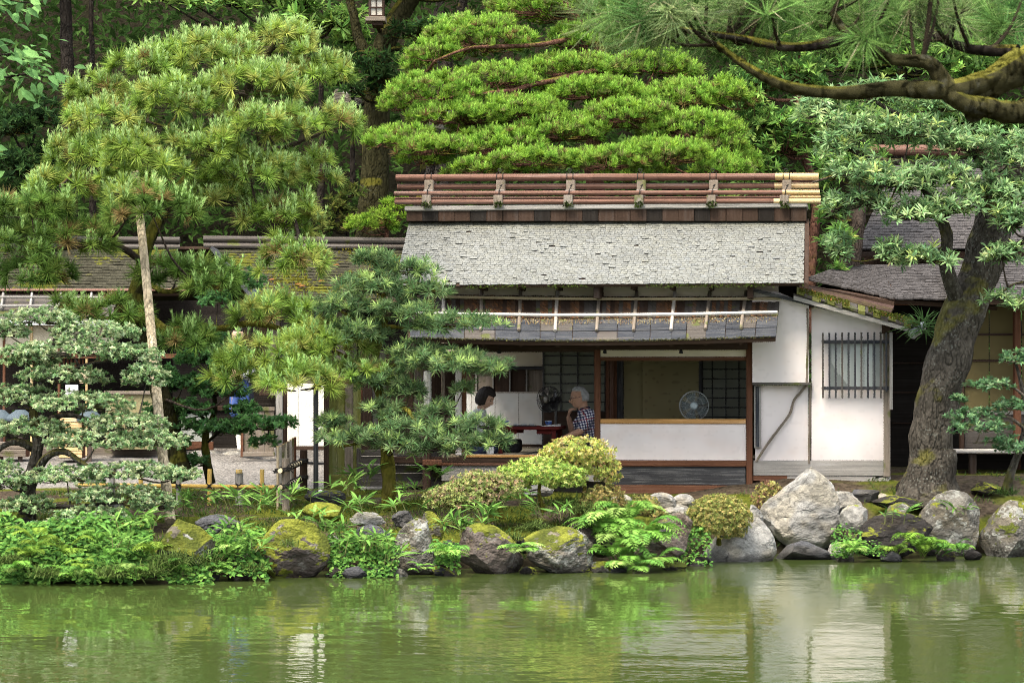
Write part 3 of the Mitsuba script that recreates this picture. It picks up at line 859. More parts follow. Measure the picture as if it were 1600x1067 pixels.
# right wing: plaster fields, crooked posts and brace, boards
WG = key_of('right_wing', TH)
def wplaster(x0, y0, x1, y1, v0, v1):
    return plaster('plaster_field', x0, y0, x1, y1, v0, v1, 0, WG)
ua, ub = F(1175, 500, -0.06)[0], F(1264, 500, -0.06)[0]
def _poly(m, pts, v0, v1):
    V = [[*F(x, y, v0)] for x, y in pts]
    n = len(V)
    A = np.array([[u, v0, z] for u, z in V] + [[u, v1, z] for u, z in V])
    f = [[0, i + 1, i] for i in range(1, n - 1)]
    f = [[0, i, i + 1] for i in range(1, n - 1)] + [[n, n + i + 1, n + i] for i in range(1, n - 1)]
    for i in range(n):
        j = (i + 1) % n
        f += [[i, n + i, n + j], [i, n + j, j]]
    m.add(Wd(A), np.array(f), np.array([0.0, 0.0]))
m = MB(); _poly(m, [(1175.5, 452), (1175.5, 597.5), (1264, 597.5), (1264, 476), (1215, 456)], -0.13, 0.05); scene[WG] = None
_v, _f, _uv, _cc = m.arrays(); scene[WG] = shp((_v, _f), 'plaster', uv=_uv, color=_cc)
part('plaster_field', 'plaster', lambda m: _poly(m, [(1268, 478), (1268, 719), (1380.5, 719), (1380.5, 504)], -0.02, 0.05), WG)
part('plaster_field', 'plaster', lambda m: _poly(m, [(1180, 602), (1180, 719), (1263, 719), (1263, 602)], 0.02, 0.06), WG)
part('rail', 'wood', lambda m: pbox(m, 1175, 597.8, 1269, 601.6, -0.145, 0.05, 15, 0.004, axis=0), WG)
def crooked(px, v, r, k, wob=1.2):
    n = len(px)
    P = np.array([[F(x, y, v)[0], v, F(x, y, v)[1]] for x, y in px])
    P = catmull(P, 26)
    P[:, 0] += (meshkit.fbm(np.stack([P[:, 2] * 4, 0 * P[:, 0] + px[0][0], 0 * P[:, 0]], -1), 3, 2) - 0.5) * 0.012 * wob
    m = MB()
    tube(m, Wd(P), r * (1 + 0.25 * (meshkit.fbm(P * 9, 2, 5) - 0.5)), 9, k, lump=0.12, seed=3)
    return m
crooked([(1261.5, 482), (1262, 530), (1260.5, 598)], -0.14, 0.012, 13).put('crooked_post', 'wood', WG, smooth=True)
crooked([(1266.5, 602), (1265.5, 650), (1264, 724)], -0.02, 0.014, 13).put('crooked_post', 'wood', WG, smooth=True)
crooked([(1262, 600), (1250, 614), (1240, 626), (1234, 646), (1218, 668), (1200, 692), (1181, 721)], -0.02, 0.014, 13).put('crooked_brace', 'wood', WG, smooth=True, label='crooked grey branch used as a diagonal brace')
part('post_head', 'wood', lambda m: pbox(m, 1255.5, 474, 1271, 481, -0.12, 0.0, 0, axis=1), WG)
part('post_head', 'wood', lambda m: pbox(m, 1378, 504, 1391, 521, -0.12, 0.0, 0, axis=1), WG)
part('corner_post', 'wood', lambda m: pbox(m, 1380.5, 516, 1391, 745, -0.06, 0.05, 13, 0.008, axis=2), WG)
part('skirting_board', 'wood', lambda m: pbox(m, 1177, 719.5, 1381, 743, -0.02, 0.03, 1, 0.004, axis=0), WG)
part('skirting_board', 'wood', lambda m: pbox(m, 1230, 743.8, 1368, 767, -0.015, 0.03, 1, 0.004, axis=0), WG)
part('skirting_board', 'wood', lambda m: pbox(m, 1176, 743.5, 1230, 751, -0.012, 0.03, 3, 0.003, axis=0), WG)
part('storm_door', 'wood', lambda m: [pbox(m, 1178, 602.5, 1189, 700, -0.02, 0.015, 1, 0.003, axis=2), pbox(m, 1180.5, 604, 1186, 698, -0.026, -0.02, 17, 0.002, axis=2)], WG, label='narrow grey storm door')
m = MB(); v_, f_ = rock_mesh(Wd(np.array([F(1379, 757, 0)[0], 0.0, F(1379, 757, 0)[1]])), [0.10, 0.10, 0.105], 77, 3, 0.12, 4); m.add(v_, f_, np.array([4.0, 0.1])); m.put('corner_stone', 'rock', WG, smooth=40)
# wing body behind: side wall and back, so that the wing is a closed volume
uR = F(1391, 600, 0)[0]
part('side_wall', 'plaster', lambda m: hbox(m, uR - 0.05, uR, 0.06, 2.2, 0.5, 2.28), WG)
# window with its grille
WN = key_of('window', WG)
m = MB(); pbox(m, 1297, 536, 1381, 608, -0.026, -0.021); v_, f_, uv_, c_ = m.arrays(); scene[WN] = shp((v_, f_), 'gloss', uv=uv_, color=np.tile([0.20, 0.225, 0.215], (len(v_), 1)))
for i, (x0, x1, c) in enumerate([(1299, 1311, .36), (1311.5, 1324, .42), (1324.5, 1337, .40), (1337.5, 1349, .44), (1350.5, 1363, .46)]):
    m = MB()
    if i < 2:
        A = [(x0, 537), (x1, 537), (x1, 575 + 14 * i + 12), (x0, 566 + 18 * i)]
        V = np.array([[F(x, y, -0.03)[0], -0.03, F(x, y, -0.03)[1]] for x, y in A]); m.add(Wd(V), [[0, 1, 2, 3]], None, np.array([c * .9, c, c * .97]))
    else:
        pbox(m, x0, 537, x1, 607, -0.032, -0.027, c=np.array([c * .9, c, c * .97]))
    m.put('curtain_fold', 'gloss', WN)
for i in range(10):
    x = 1285.8 + 10.05 * i
    m = MB(); pbox(m, x - 1.5, 520 - 0.15 * i, x + 1.5, 622, -0.14, -0.115, 17 if i % 3 else 15, 0.003, axis=2); m.put('grille_bar', 'wood', WN)
for y in (534, 606.5):
    m = MB(); pbox(m, 1284, y - 2.6, 1389, y + 2.6, -0.113, -0.085, 17, 0.003, axis=0); m.put('grille_rail', 'wood', WN)
m = MB(); pbox(m, 1383.5, 519, 1386.5, 612, -0.14, -0.10, 17, axis=2); m.put('grille_bar', 'wood', WN)
m = MB(); pbox(m, 1390, 519, 1395, 640, -0.15, -0.10, 1, axis=2); m.put('grille_bar', 'wood', WN)
# moss and litter along the verge are added with the roof
# lean-to roof of the wing: bargeboard, boards, mossy verge, copper sheet
LR = key_of('lean_to_roof', WG)
def lq(m, pts, k, th=0.02, axis=0):
    V = np.array([[F(x, y, v)[0], v, F(x, y, v)[1]] for x, y, v in pts])
    A = np.vstack([V, V - [0, 0, th]])
    m.add(Wd(A), [[0, 1, 2, 3], [4, 7, 6, 5], [0, 4, 5, 1], [1, 5, 6, 2], [2, 6, 7, 3], [3, 7, 4, 0]], wood_uv(A, k, axis))
m = MB(); lq(m, [(1240, 459, -0.36), (1434, 512, -0.36), (1440, 508, 2.2), (1240, 452, 2.2)], 15, 0.03); v_, f_, uv_, c_ = m.arrays(); scene[LR] = shp((v_, f_), 'wood', uv=uv_, color=c_)
m = MB(); lq(m, [(1240, 462.0, -0.385), (1432, 515.5, -0.385), (1432, 515.5, -0.362), (1240, 462, -0.362)], 1, 0.045); m.put('bargeboard', 'wood', LR)
m = MB(); lq(m, [(1175, 450, -0.30), (1290, 478, -0.30), (1290, 478, 0.0), (1175, 450, 0.0)], 2, 0.04); m.put('bargeboard', 'wood', LR)
for i in range(16):                                # mossy verge boards, one after another
    f0, f1 = i / 16, (i + 1) / 16 - 0.004
    a, b = np.array([1245, 452.5]), np.array([1436, 506.5])
    p, q = a + (b - a) * f0, a + (b - a) * f1
    m = MB(); lq(m, [(p[0], p[1] + 4.5, -0.40), (q[0], q[1] + 4.5, -0.40), (q[0], q[1] - 4, -0.24), (p[0], p[1] - 4, -0.24)], [9, 15, 9, 15][i % 4], 0.016 + 0.012 * ((i * 7) % 3)); m.put('verge_board', 'wood', LR)
m = MB(); v_ = np.array([[F(x, y, v)[0], v, F(x, y, v)[1]] for x, y, v in ((1247, 450, -0.22), (1392, 488, -0.22), (1397, 478, 0.9), (1258, 446, 0.9))]); v2 = v_ - [0, 0, .02]
m.add(Wd(np.vstack([v_, v2])), [[0, 1, 2, 3], [0, 4, 5, 1], [1, 5, 6, 2]], np.array([2.0, 0.0])); m.put('copper_sheet', 'roofing', LR)
m = MB(); lq(m, [(1256, 445, 0.9), (1397, 471, 0.9), (1397, 471, 1.0), (1256, 444, 1.0)], 0, 0.10); m.put('upstand_board', 'wood', LR)

def _vm(m):
    rg = np.random.default_rng(44)
    n = 1300
    f = rg.random(n); keep = meshkit.fbm(np.stack([f * 9, 0 * f, 0 * f], -1), 3, 7) > 0.42; f = f[keep]; n = len(f)
    x, y = 1245 + 191 * f, 452.5 + 54 * f
    g = rg.random(n)
    P = Wd(np.array([[F(a, b + 4.5 - 8.5 * c, -0.40 + 0.16 * c)[0], -0.40 + 0.16 * c, F(a, b + 4.5 - 8.5 * c, -0.40 + 0.16 * c)[1]] for a, b, c in zip(x, y, g)]))
    leaves(m, P, rand_dirs(n) + [0, -.3, .5], rand_dirs(n), rg.uniform(.015, .045, n), .018, np.where(rg.random((n, 1)) < .12, [[.30, .13, .05]], [[.10, .12, .022]]) * rg.uniform(.4, 1.5, (n, 1)))
m = MB(); _vm(m); m.put('verge_moss', 'leaf', LR, kind='stuff')
# ---------------------------------------------------------------- stones along the shore
def stone(x0, y0, x1, y1, d, kind, moss, seed, label, group=None, deep=0.9, sub=4, rough=0.28, cuts=6, taper=0.0, lean=0.0, sink=0.14, name='rock', cut_lo=0.68, rz=0.0):
    c = U((x0 + x1) / 2, (y0 + y1) / 2, d)
    s = M_PX(d)
    rx, rz_ = (x1 - x0) / 2 * s, (y1 - y0) / 2 * s * (1 + sink)
    v, f = rock_mesh([0, 0, 0], [1, 1, 1], seed, sub, rough, cuts, rz=rz, cut_lo=cut_lo)
    if taper:
        w = 1 - taper * np.clip((v[:, 2] + 0.6) / 1.6, 0, 1)
        v[:, :2] *= w[:, None]
    v[:, 0] += lean * (v[:, 2] + 0.5) * 0.5
    v[:, 0] = (v[:, 0] - (v[:, 0].max() + v[:, 0].min()) / 2) / np.ptp(v[:, 0]) * 2
    v = v * [rx, max(rx * deep, 0.08), rz_] + c - [0, 0, (y1 - y0) / 2 * s * sink]
    k = thing(name, label, 'rock', group)
    scene[k] = shp((v, f), 'rock', smooth=True, uv=np.tile([float(kind), moss], (len(v), 1)), color=np.full((len(v), 3), 0.4))
    return k


stone(238, 810, 336, 888, 21.6, 0, 0.62, 11, 'squarish mossy rock at the foot of the pale support pole', cuts=9, rough=0.2, cut_lo=0.6)
stone(304, 803, 384, 834, 22.9, 5, -0.4, 12, 'low dark grey flat stone behind and right of the square mossy rock', cuts=8)
stone(390, 806, 517, 901, 22.0, 3, 0.52, 35, 'largest rounded mossy rock at the water, grey topped and yellow green', sub=5, cuts=7, deep=0.7, rough=0.3)
stone(471, 784, 533, 814, 23.6, 0, 0.95, 14, 'small smooth mound-like stone wholly covered in yellow green moss', rough=0.14)
stone(546, 797, 603, 820, 23.3, 4, 0.05, 15, 'flat pale grey stone lying above the two dark stones', cuts=8, rough=0.2)
stone(556, 818, 612, 848, 22.9, 5, 0.12, 16, 'dark grey stone under the flat pale stone', rough=0.22)
stone(612, 797, 646, 826, 23.2, 5, -0.3, 17, 'small dark speckled stone left of the egg-shaped lichen rock')
stone(609, 808, 684, 897, 22.35, 0, 0.30, 38, 'egg-shaped rock with white lichen patches and a mossy crown', sub=5, taper=0.38, rough=0.2, cuts=5)
stone(652, 795, 694, 858, 22.9, 0, 0.55, 19, 'narrow mossy stone tucked behind the egg-shaped lichen rock', taper=0.25)
stone(712, 816, 818, 899, 22.5, 3, 0.34, 20, 'reddish brown wedge-shaped rock with a mossy top, sloping down to the right', sub=5, taper=0.35, lean=-0.5, cuts=8, rough=0.22)
stone(818, 822, 932, 895, 22.6, 0, 0.38, 41, 'rugged grey rock with a moss cap left of the bright fern', sub=5, rough=0.36, deep=0.8)
stone(884, 808, 942, 856, 23.0, 3, 0.0, 22, 'brownish grey rock behind the rugged moss-capped one', rough=0.3)
stone(988, 797, 1082, 886, 23.35, 3, 0.12, 23, 'brown slanting rock right of the bright fern', sub=5, lean=0.8, taper=0.3, deep=0.7)
stone(1034, 874, 1074, 894, 22.9, 3, 0.45, 24, 'little mossy stone in the water right of the bright fern')
stone(534, 884, 578, 908, 21.95, 5, 0.15, 25, 'low wet stone at the waterline with a moss spot', rough=0.3)
stone(568, 886, 607, 908, 22.1, 5, -0.1, 26, 'low bare grey stone at the waterline beside its mossy neighbour', rough=0.3)
stone(474, 762, 541, 788, 25.4, 5, 0.18, 27, 'flat dark stepping stone under the black drain pipe', cuts=9)
stone(1090, 796, 1214, 888, 24.05, 1, -0.5, 28, 'broad pale sandy stone footing at the waterline under the round clipped bush', deep=0.55, rough=0.16, cuts=5, sub=5, taper=0.72, lean=0.55)
stone(1163, 783, 1196, 872, 24.55, 1, -0.5, 29, 'upright pale stone that carries the corner post', taper=0.35, rough=0.16, sub=4)
stone(1184, 728, 1314, 846, 25.1, 1, -0.45, 53, 'large pale grey pointed boulder in front of the white wall', sub=5, taper=0.52, lean=-0.1, cuts=7, rough=0.24, deep=0.7, cut_lo=0.64)
stone(1211, 842, 1304, 880, 24.3, 5, -0.4, 31, 'smooth dark grey slab at the waterline under the large pale boulder', rough=0.12, cuts=9, cut_lo=0.6)
stone(1311, 788, 1356, 833, 24.75, 4, 0.05, 32, 'small round pale stone right of the large boulder', rough=0.14, cuts=3)
stone(1328, 799, 1458, 872, 24.45, 2, 0.16, 33, 'black wet rock with yellow green moss streaks', sub=5, rough=0.24, cuts=8, deep=0.7)
stone(1428, 765, 1532, 866, 24.8, 0, 0.12, 34, 'tall rounded grey rock right of the black wet rock', sub=5, taper=0.2, lean=0.3, rough=0.18, deep=0.8)
stone(1532, 779, 1630, 876, 24.7, 0, 0.26, 36, 'pale lichen covered rock with a flat mossy top at the right edge', sub=5, rough=0.18, cuts=9, cut_lo=0.6)
stone(1386, 784, 1424, 806, 24.6, 0, 0.2, 37, 'fist-like olive stone lying on top of the black wet rock')
stone(1326, 762, 1374, 784, 25.9, 5, -0.3, 39, 'bluish grey foundation stone under the corner post', rough=0.12)
stone(1268, 764, 1346, 806, 25.5, 4, -0.2, 40, 'rough pale rubble slope right behind the large boulder', rough=0.3, sub=4)
stone(1372, 768, 1392, 786, 25.8, 4, 0.0, 42, 'small pale stone below the corner stone')
stone(1292, 846, 1334, 880, 24.2, 4, 0.1, 43, 'pale stone half hidden by the fluffy fern at the waterline')
stone(806, 757, 866, 774, 25.6, 1, -0.4, 44, 'long white foundation stone behind the yellow clipped bush')
stone(954, 771, 988, 794, 25.6, 4, -0.1, 45, 'rounded pale cobble under the left end of the charred board', cuts=2, rough=0.12)
stone(1008, 769, 1056, 798, 25.5, 1, -0.4, 46, 'largest white cobble of the footing wall', cuts=4, rough=0.14)
stone(1050, 771, 1086, 794, 25.6, 4, -0.3, 47, 'smooth oval grey cobble right of the largest white one', cuts=1, rough=0.08)
for i, b in enumerate([(1036, 792, 1062, 806), (1058, 792, 1074, 812), (1030, 804, 1050, 820), (1048, 806, 1070, 824)]):
    stone(*b, 25.35, 4, -0.4, 60 + i, ['upper left small cobble below the largest white one in the footing', 'upper right small cobble below the largest white one in the footing', 'lower left small cobble below the largest white one in the footing', 'lower right small cobble below the largest white one in the footing'][i], 'small cobbles in the footing', cuts=1, rough=0.1, sub=3)
stone(1012, 782, 1092, 846, 25.6, 1, -0.5, 48, 'pale mortared footing that holds the cobbles', rough=0.14)
stone(1400, 748, 1442, 776, 26.1, 2, 0.15, 70, 'dark stone in the shade left of the thick tree trunk')
stone(1360, 772, 1440, 792, 25.3, 2, 0.1, 71, 'flat dark earthy stone behind the black wet rock', rough=0.2)
stone(1518, 752, 1570, 772, 26.0, 2, 0.3, 72, 'low dark stone right of the thick tree trunk')
for i, (x0, y0, x1, y1, d) in enumerate([(340, 704, 382, 716, 32.0), (378, 706, 408, 717, 31.8), (404, 704, 432, 716, 31.8), (250, 703, 300, 714, 32.2), (296, 703, 344, 713, 32.2)]):
    stone(x0, y0, x1, y1, d, 1, -0.5, 80 + i, ['third pale kerb stone from the left along the far edge of the gravel', 'fourth pale kerb stone from the left along the far edge of the gravel', 'rightmost pale kerb stone along the far edge of the gravel', 'leftmost pale kerb stone along the far edge of the gravel', 'second pale kerb stone from the left along the far edge of the gravel'][i], 'kerb stones behind the gravel', cuts=8, rough=0.15, sub=3)
for i, (x0, y0, x1, y1, d) in enumerate([(84, 782, 132, 812, 23.8), (150, 772, 194, 806, 24.0), (20, 800, 60, 840, 23.4), (180, 815, 240, 838, 22.6), (125, 828, 165, 858, 22.2)]):
    stone(x0, y0, x1, y1, d, [3, 0, 2, 5, 0][i], [0.25, 0.3, 0.45, 0.4, 0.3][i], 90 + i, ['brown mossy block under the pale leaved tree', 'square brown block right of the other block under the pale leaved tree', 'dark mossy stone at the left edge by the pale tree trunk', 'dark stone with a moss patch above the leafy bank', 'olive stone half buried in the leafy left bank'][i], cuts=9, rough=0.18, sub=4)
# hillside rocks far behind
stone(520, 130, 566, 178, 37.0, 0, 0.2, 101, 'brownish rock on the dark slope left of the big dark trunk', deep=0.7)
stone(664, 170, 716, 205, 37.0, 4, -0.1, 102, 'grey craggy rock on the slope right of the big dark trunk', deep=0.7)
stone(740, 160, 790, 190, 37.5, 4, -0.1, 103, 'grey flat rock on the slope behind the bright pine', deep=0.7)

for i, (x, y, d, w) in enumerate([(330, 902, 21.6, 14), (372, 898, 21.7, 18), (524, 896, 22.0, 16), (620, 898, 22.1, 18), (690, 893, 22.2, 16), (702, 896, 22.2, 12), (826, 893, 22.4, 14), (940, 888, 22.6, 20), (966, 890, 22.6, 16), (1085, 882, 23.4, 16), (1095, 876, 23.6, 14), (1320, 874, 24.0, 14), (1392, 872, 23.9, 18), (1478, 868, 24.1, 16), (1520, 868, 24.2, 14), (520, 850, 22.7, 22), (700, 858, 22.7, 24), (940, 850, 23.1, 26), (820, 850, 22.9, 20), (360, 850, 22.4, 24)]):
    stone(x - w, y - w * 0.65, x + w, y + w * 0.65, d, [5, 3, 2, 0][i % 4], [0.1, 0.3, -0.1][i % 3], 200 + i, 'small stone ' + ['at the waterline below the square mossy rock', 'at the waterline left of the largest mossy rock', 'at the waterline right of the largest mossy rock', 'at the waterline left below the egg-shaped rock', 'at the waterline right below the egg-shaped rock', 'at the waterline before the wedge rock', 'under the left end of the rugged moss capped rock', 'at the waterline left under the fern patch', 'at the waterline in the middle under the fern patch', 'at the waterline under the round clipped bush', 'at the left foot of the broad pale footing stone', 'beside the fluffy fern at the waterline', 'before the black wet rock at the waterline', 'under the tall rounded grey rock at the waterline', 'in the gap left of the lichen rock at the right edge', 'in the bamboo grass right of the largest mossy rock', 'between the egg-shaped rock and the wedge rock', 'behind the fern patch left of the brown slanting rock', 'between the wedge rock and the rugged rock', 'left behind the largest mossy rock'][i], 'small stones between the shore rocks', sub=3, rough=0.3)
# ---------------------------------------------------------------- plant builders
GREEN = lambda c, n, var=0.35, hue=0.12: np.clip(np.asarray(c) * (1 - var / 2 + var * 1.0 * RNG.random((n, 1))) * (1 + hue * RNG.normal(size=(n, 3)) * [1, 0.4, 0.8]), 0.004, 0.85)


def dense(pts, n=24):
    return catmull(np.array(pts, float), n)


def px_path(pts):
    """Pixel waypoints (x, y, d) -> world points."""
    return np.array([U(*p) for p in pts])


def limb(name, parent, pts, r0, r1, k, n=26, lump=0.18, sides=10, seed=1, bsdf='bark'):
    P = dense(pts, n)
    P = P + (meshkit.fbm(P[:, None, :] * 1.7 + np.array([[0, 0, 0], [31, 0, 0], [0, 57, 0]])[None], 2, seed) - 0.5) * min(r0 * 1.6, 0.10) * np.sin(np.linspace(0, np.pi, n))[:, None]
    m = MB()
    tube(m, P, r0 + (r1 - r0) * np.linspace(0, 1, n) ** 0.8, sides, k, lump=lump, seed=seed)
    kk = m.put(name, bsdf, parent, smooth=True)
    return P


def join(skel, target, drop=0.35):
    """Waypoints from the nearest lower point of the skeleton to the target."""
    s = np.vstack(skel)
    dd = np.linalg.norm(s - target, axis=1) + 2.0 * np.maximum(s[:, 2] - target[2] + 0.02, 0)
    a = s[np.argmin(dd)]
    mid = a * 0.45 + target * 0.55 + np.array([0, 0, -0.12 * np.linalg.norm(target - a)])
    return np.array([a, mid, target])


def pad_geom(cx, cy, rx, ry, d, depth=0.75):
    s = M_PX(d)
    return U(cx, cy, d), np.array([rx * s, max(rx * s * depth, ry * s), ry * s])


def twigs(m, root, P, r=0.004, k=0, frac=0.35, c=None):
    """Fine twigs from the pad's heart to some of its tips."""
    sel = P[RNG.random(len(P)) < frac]
    for q in sel:
        mid = root * 0.4 + q * 0.6 + [0, 0, -0.25 * abs(q[2] - root[2]) - 0.01]
        tube(m, np.array([root * 0.75 + q * 0.25, mid, q]), [r * 1.6, r * 1.1, r * 0.6], 3, k, c, cap=False)


def pine_pad(parent, cx, cy, rx, ry, d, space, L, n_needle, cols, candle=0.5, width=0.009, spread=1.65, gravity=0.12, skel=None, br=0.02, bk=0, top=-0.45, candle_col=(0.22, 0.33, 0.10), tilt=0.55, candle_n=22, candle_h=0.75):
    c, r = pad_geom(cx, cy, rx, ry, d)
    area = 2.6 * math.pi * (rx * ry + rx * rx * 0.55) / 2
    n = max(6, int(area / space ** 2))
    P, N = ellipsoid_pts(c, r, n, top, 0.32)
    P += RNG.normal(size=P.shape) * L * 0.12
    A = unit(N * tilt + [0, 0, 1 - tilt] + RNG.normal(size=N.shape) * 0.18)
    C = np.array(cols)[RNG.integers(len(cols), size=n)] * RNG.uniform(0.65, 1.25, (n, 1))
    C = np.where(RNG.random((n, 1)) < 0.05, np.array([0.26, 0.20, 0.085]), C)
    m = MB()
    tufts(m, P, A, n_needle, L * RNG.uniform(0.62, 1.18, n), spread, width, C, base_mix=[0.75, 0.7, 0.6], power=0.55, gravity=gravity)
    # candles: this year's upright shoots
    sel = RNG.random(n) < candle
    if sel.any():
        q, aa = P[sel], unit(A[sel] * 0.5 + [0, 0, 0.7])
        cc = np.asarray(candle_col) * RNG.uniform(0.75, 1.2, (len(q), 1))
        for _ in range(3):
            off = RNG.normal(size=q.shape) * L * 0.16 * [1, 1, 0.2]
            hgt = L * candle_h * RNG.uniform(0.5, 1.2, (len(q), 1))
            ax = unit(aa * 0.6 + off / L * 0.6 + [0, 0, 0.5])
            for lv in (0.1, 0.45, 0.8):
                tufts(m, q + off + ax * hgt * lv + aa * L * 0.06, ax, max(4, candle_n // 3), L * 0.36, 0.62, width * 1.05, cc * (0.75 + 0.3 * lv), base_mix=[0.6, 0.7, 0.6], power=0.7)
    m.put('foliage_pad', 'needle', parent)
    if skel is not None:
        path = join(skel, c - [0, 0, r[2] * 0.4])
        m = MB()
        pts = dense(path, 9)
        tube(m, pts, np.linspace(br, br * 0.4, 9), 6, bk, lump=0.15, seed=int(cx) % 17)
        twigs(m, c - [0, 0, r[2] * 0.5], P, br * 0.22, bk, 0.25)
        m.put('branch', 'bark', parent, smooth=True)


def leaf_pad(parent, cx, cy, rx, ry, d, n_tuft, n_leaf, L, W, cols, spread=1.25, skel=None, br=0.014, bk=0, name='foliage_pad', top=-0.5, tilt=0.6, depth=0.75, bsdf='leaf', fold=0.2, droop=0.12, big=False, tip=None, tip_frac=0.0, shell=0.6, power=0.7, bname='branch'):
    c, r = pad_geom(cx, cy, rx, ry, d, depth)
    P, N = ellipsoid_pts(c, r, n_tuft, top, shell)
    P += RNG.normal(size=P.shape) * L * 0.2
    A = unit(N * tilt + [0, 0, 1 - tilt] + RNG.normal(size=N.shape) * 0.25)
    a1 = unit(np.cross(A, np.array([0.31, 0.17, 0.93])))
    a2 = np.cross(A, a1)
    th = (0.25 + spread * RNG.random((n_tuft, n_leaf, 1)) ** power)
    ph = (np.arange(n_leaf)[None, :, None] * 2.4 + RNG.random((n_tuft, 1, 1)) * 6.28 + RNG.normal(size=(n_tuft, n_leaf, 1)) * 0.25)
    D = A[:, None] * np.cos(th) + (a1[:, None] * np.cos(ph) + a2[:, None] * np.sin(ph)) * np.sin(th)
    Nn = unit(A[:, None] - D * (A[:, None] * D).sum(-1, keepdims=True) + RNG.normal(size=D.shape) * 0.25)
    P2 = P[:, None] - A[:, None] * L * 0.35 * RNG.random((n_tuft, n_leaf, 1)) + D * L * 0.06
    C = np.array(cols)[RNG.integers(len(cols), size=n_tuft)] * RNG.uniform(0.7, 1.25, (n_tuft, 1))
    C = np.repeat(C[:, None], n_leaf, 1) * RNG.uniform(0.75, 1.25, (n_tuft, n_leaf, 1)) * (1 + 0.08 * RNG.normal(size=(n_tuft, n_leaf, 3)))
    if tip_frac:
        C = np.where((RNG.random((n_tuft, 1, 1)) < tip_frac) & (th < 0.25 + spread * 0.75), np.asarray(tip) * RNG.uniform(0.7, 1.2, (n_tuft, n_leaf, 1)), C)
    m = MB()
    nn = n_tuft * n_leaf
    leaves(m, P2.reshape(nn, 3), D.reshape(nn, 3), Nn.reshape(nn, 3), L * RNG.uniform(0.7, 1.15, nn), W * RNG.uniform(0.8, 1.15, nn), np.clip(C.reshape(nn, 3), 0.004, 0.85), fold, droop, big)
    m.put(name, bsdf, parent)
    if skel is not None:
        path = join(skel, c - [0, 0, r[2] * 0.3])
        m = MB()
        pts = dense(path, 9)
        tube(m, pts, np.linspace(br, br * 0.4, 9), 6, bk, lump=0.15, seed=int(cx) % 17)
        twigs(m, c - [0, 0, r[2] * 0.4], P, br * 0.25, bk, min(1.0, 40 / n_tuft))
        m.put(bname, 'bark', parent, smooth=True)


def fern(px, py, d, n, L, label, cols, arc=(0, 6.28), rise=0.7, group=None, wide=0.34, pin=13):
    n, rise = max(6, int(n * 0.75)), rise * 2.1
    base = U(px, py, d)
    k = thing('fern', label, 'fern', group)
    for i in range(n):
        a = arc[0] + (arc[1] - arc[0]) * (i + RNG.random() * 0.7) / n
        h = np.array([math.cos(a), math.sin(a), 0])
        l = L * RNG.uniform(0.7, 1.12)
        up = rise * RNG.uniform(0.7, 1.25)
        t = np.linspace(0, 1, 18)[:, None]
        P = base + h * l * (t * 0.95) + np.array([0, 0, 1.0]) * l * (up * t - (up * 0.75 + 0.12) * t * t) + RNG.normal(size=3) * 0.02
        m = MB()
        c = np.array(cols[i % len(cols)]) * RNG.uniform(0.6, 1.25)
        tube(m, P, np.linspace(0.0035, 0.001, 18), 4, 0, c * 0.7, cap=False)
        tt = np.linspace(0.16, 0.99, pin)
        Q = np.stack([np.interp(tt, t[:, 0], P[:, j]) for j in range(3)], 1)
        tan = unit(np.gradient(Q, axis=0))
        side = unit(np.cross(tan, np.array([0, 0, 1.0])))
        nrm = np.cross(side, tan)
        ll = wide * l * np.sin(np.pi * (0.12 + 0.86 * tt) ** 0.8) ** 0.8
        for sgn in (-1, 1):
            D = side * sgn + tan * 0.55 + RNG.normal(size=Q.shape) * 0.06 - [0, 0, 0.12]
            # every pinna carries its own leaflets
            leaves(m, Q, D, nrm, ll, ll * 0.22, c * RNG.uniform(0.85, 1.15, (pin, 1)), 0.1, 0.15)
            for q in (0.3, 0.5, 0.7):
                for s2 in (-1, 1):
                    D2 = unit(D) * 0.6 + tan * s2
                    leaves(m, Q + unit(D) * (ll * q)[:, None], D2, nrm, ll * 0.30 * (1.2 - q), ll * 0.11, c * RNG.uniform(0.8, 1.2, (pin, 1)), 0.1, 0.1)
        m.put('frond', 'leaf', k)
    return k


def bamboo_grass(px, py, d, n, L, label, group, cols=((0.12, 0.25, 0.05), (0.09, 0.19, 0.045), (0.17, 0.30, 0.07)), h=0.5):
    base = U(px, py, d)
    k = thing('bamboo_grass', label, 'plant', group)
    n = int(n * 1.7)
    nst = max(3, n // 6)
    for s in range(nst):
        a = RNG.uniform(0, 6.28)
        foot = base + np.array([RNG.normal() * L * 0.5, RNG.normal() * L * 0.35, 0])
        top = foot + np.array([math.cos(a) * L * 0.35, math.sin(a) * L * 0.35, L * h * RNG.uniform(0.5, 1.8)])
        m = MB(); tube(m, np.array([foot, foot * 0.5 + top * 0.5 + [0, 0, 0.02], top]), [0.004, 0.0035, 0.002], 4, 0, (0.09, 0.10, 0.03), cap=False); m.put('stem', 'tone', k)
        for j in range(n // nst):
            t = RNG.uniform(0.55, 1.0)
            b = a + RNG.normal() * 1.3
            D = np.array([[math.cos(b), math.sin(b), RNG.uniform(-0.1, 1.1)]])
            m = MB()
            leaves(m, (foot + (top - foot) * t)[None], D, np.array([[0, 0, 1.0]]) + RNG.normal(size=(1, 3)) * 0.3, np.array([L * RNG.uniform(0.6, 1.1)]), L * 0.125 * RNG.uniform(0.8, 1.2), np.array(cols[int(RNG.integers(len(cols)))]) * RNG.uniform(0.7, 1.3), 0.12, 0.22, True)
            m.put('leaf', 'leaf', k)
    return k


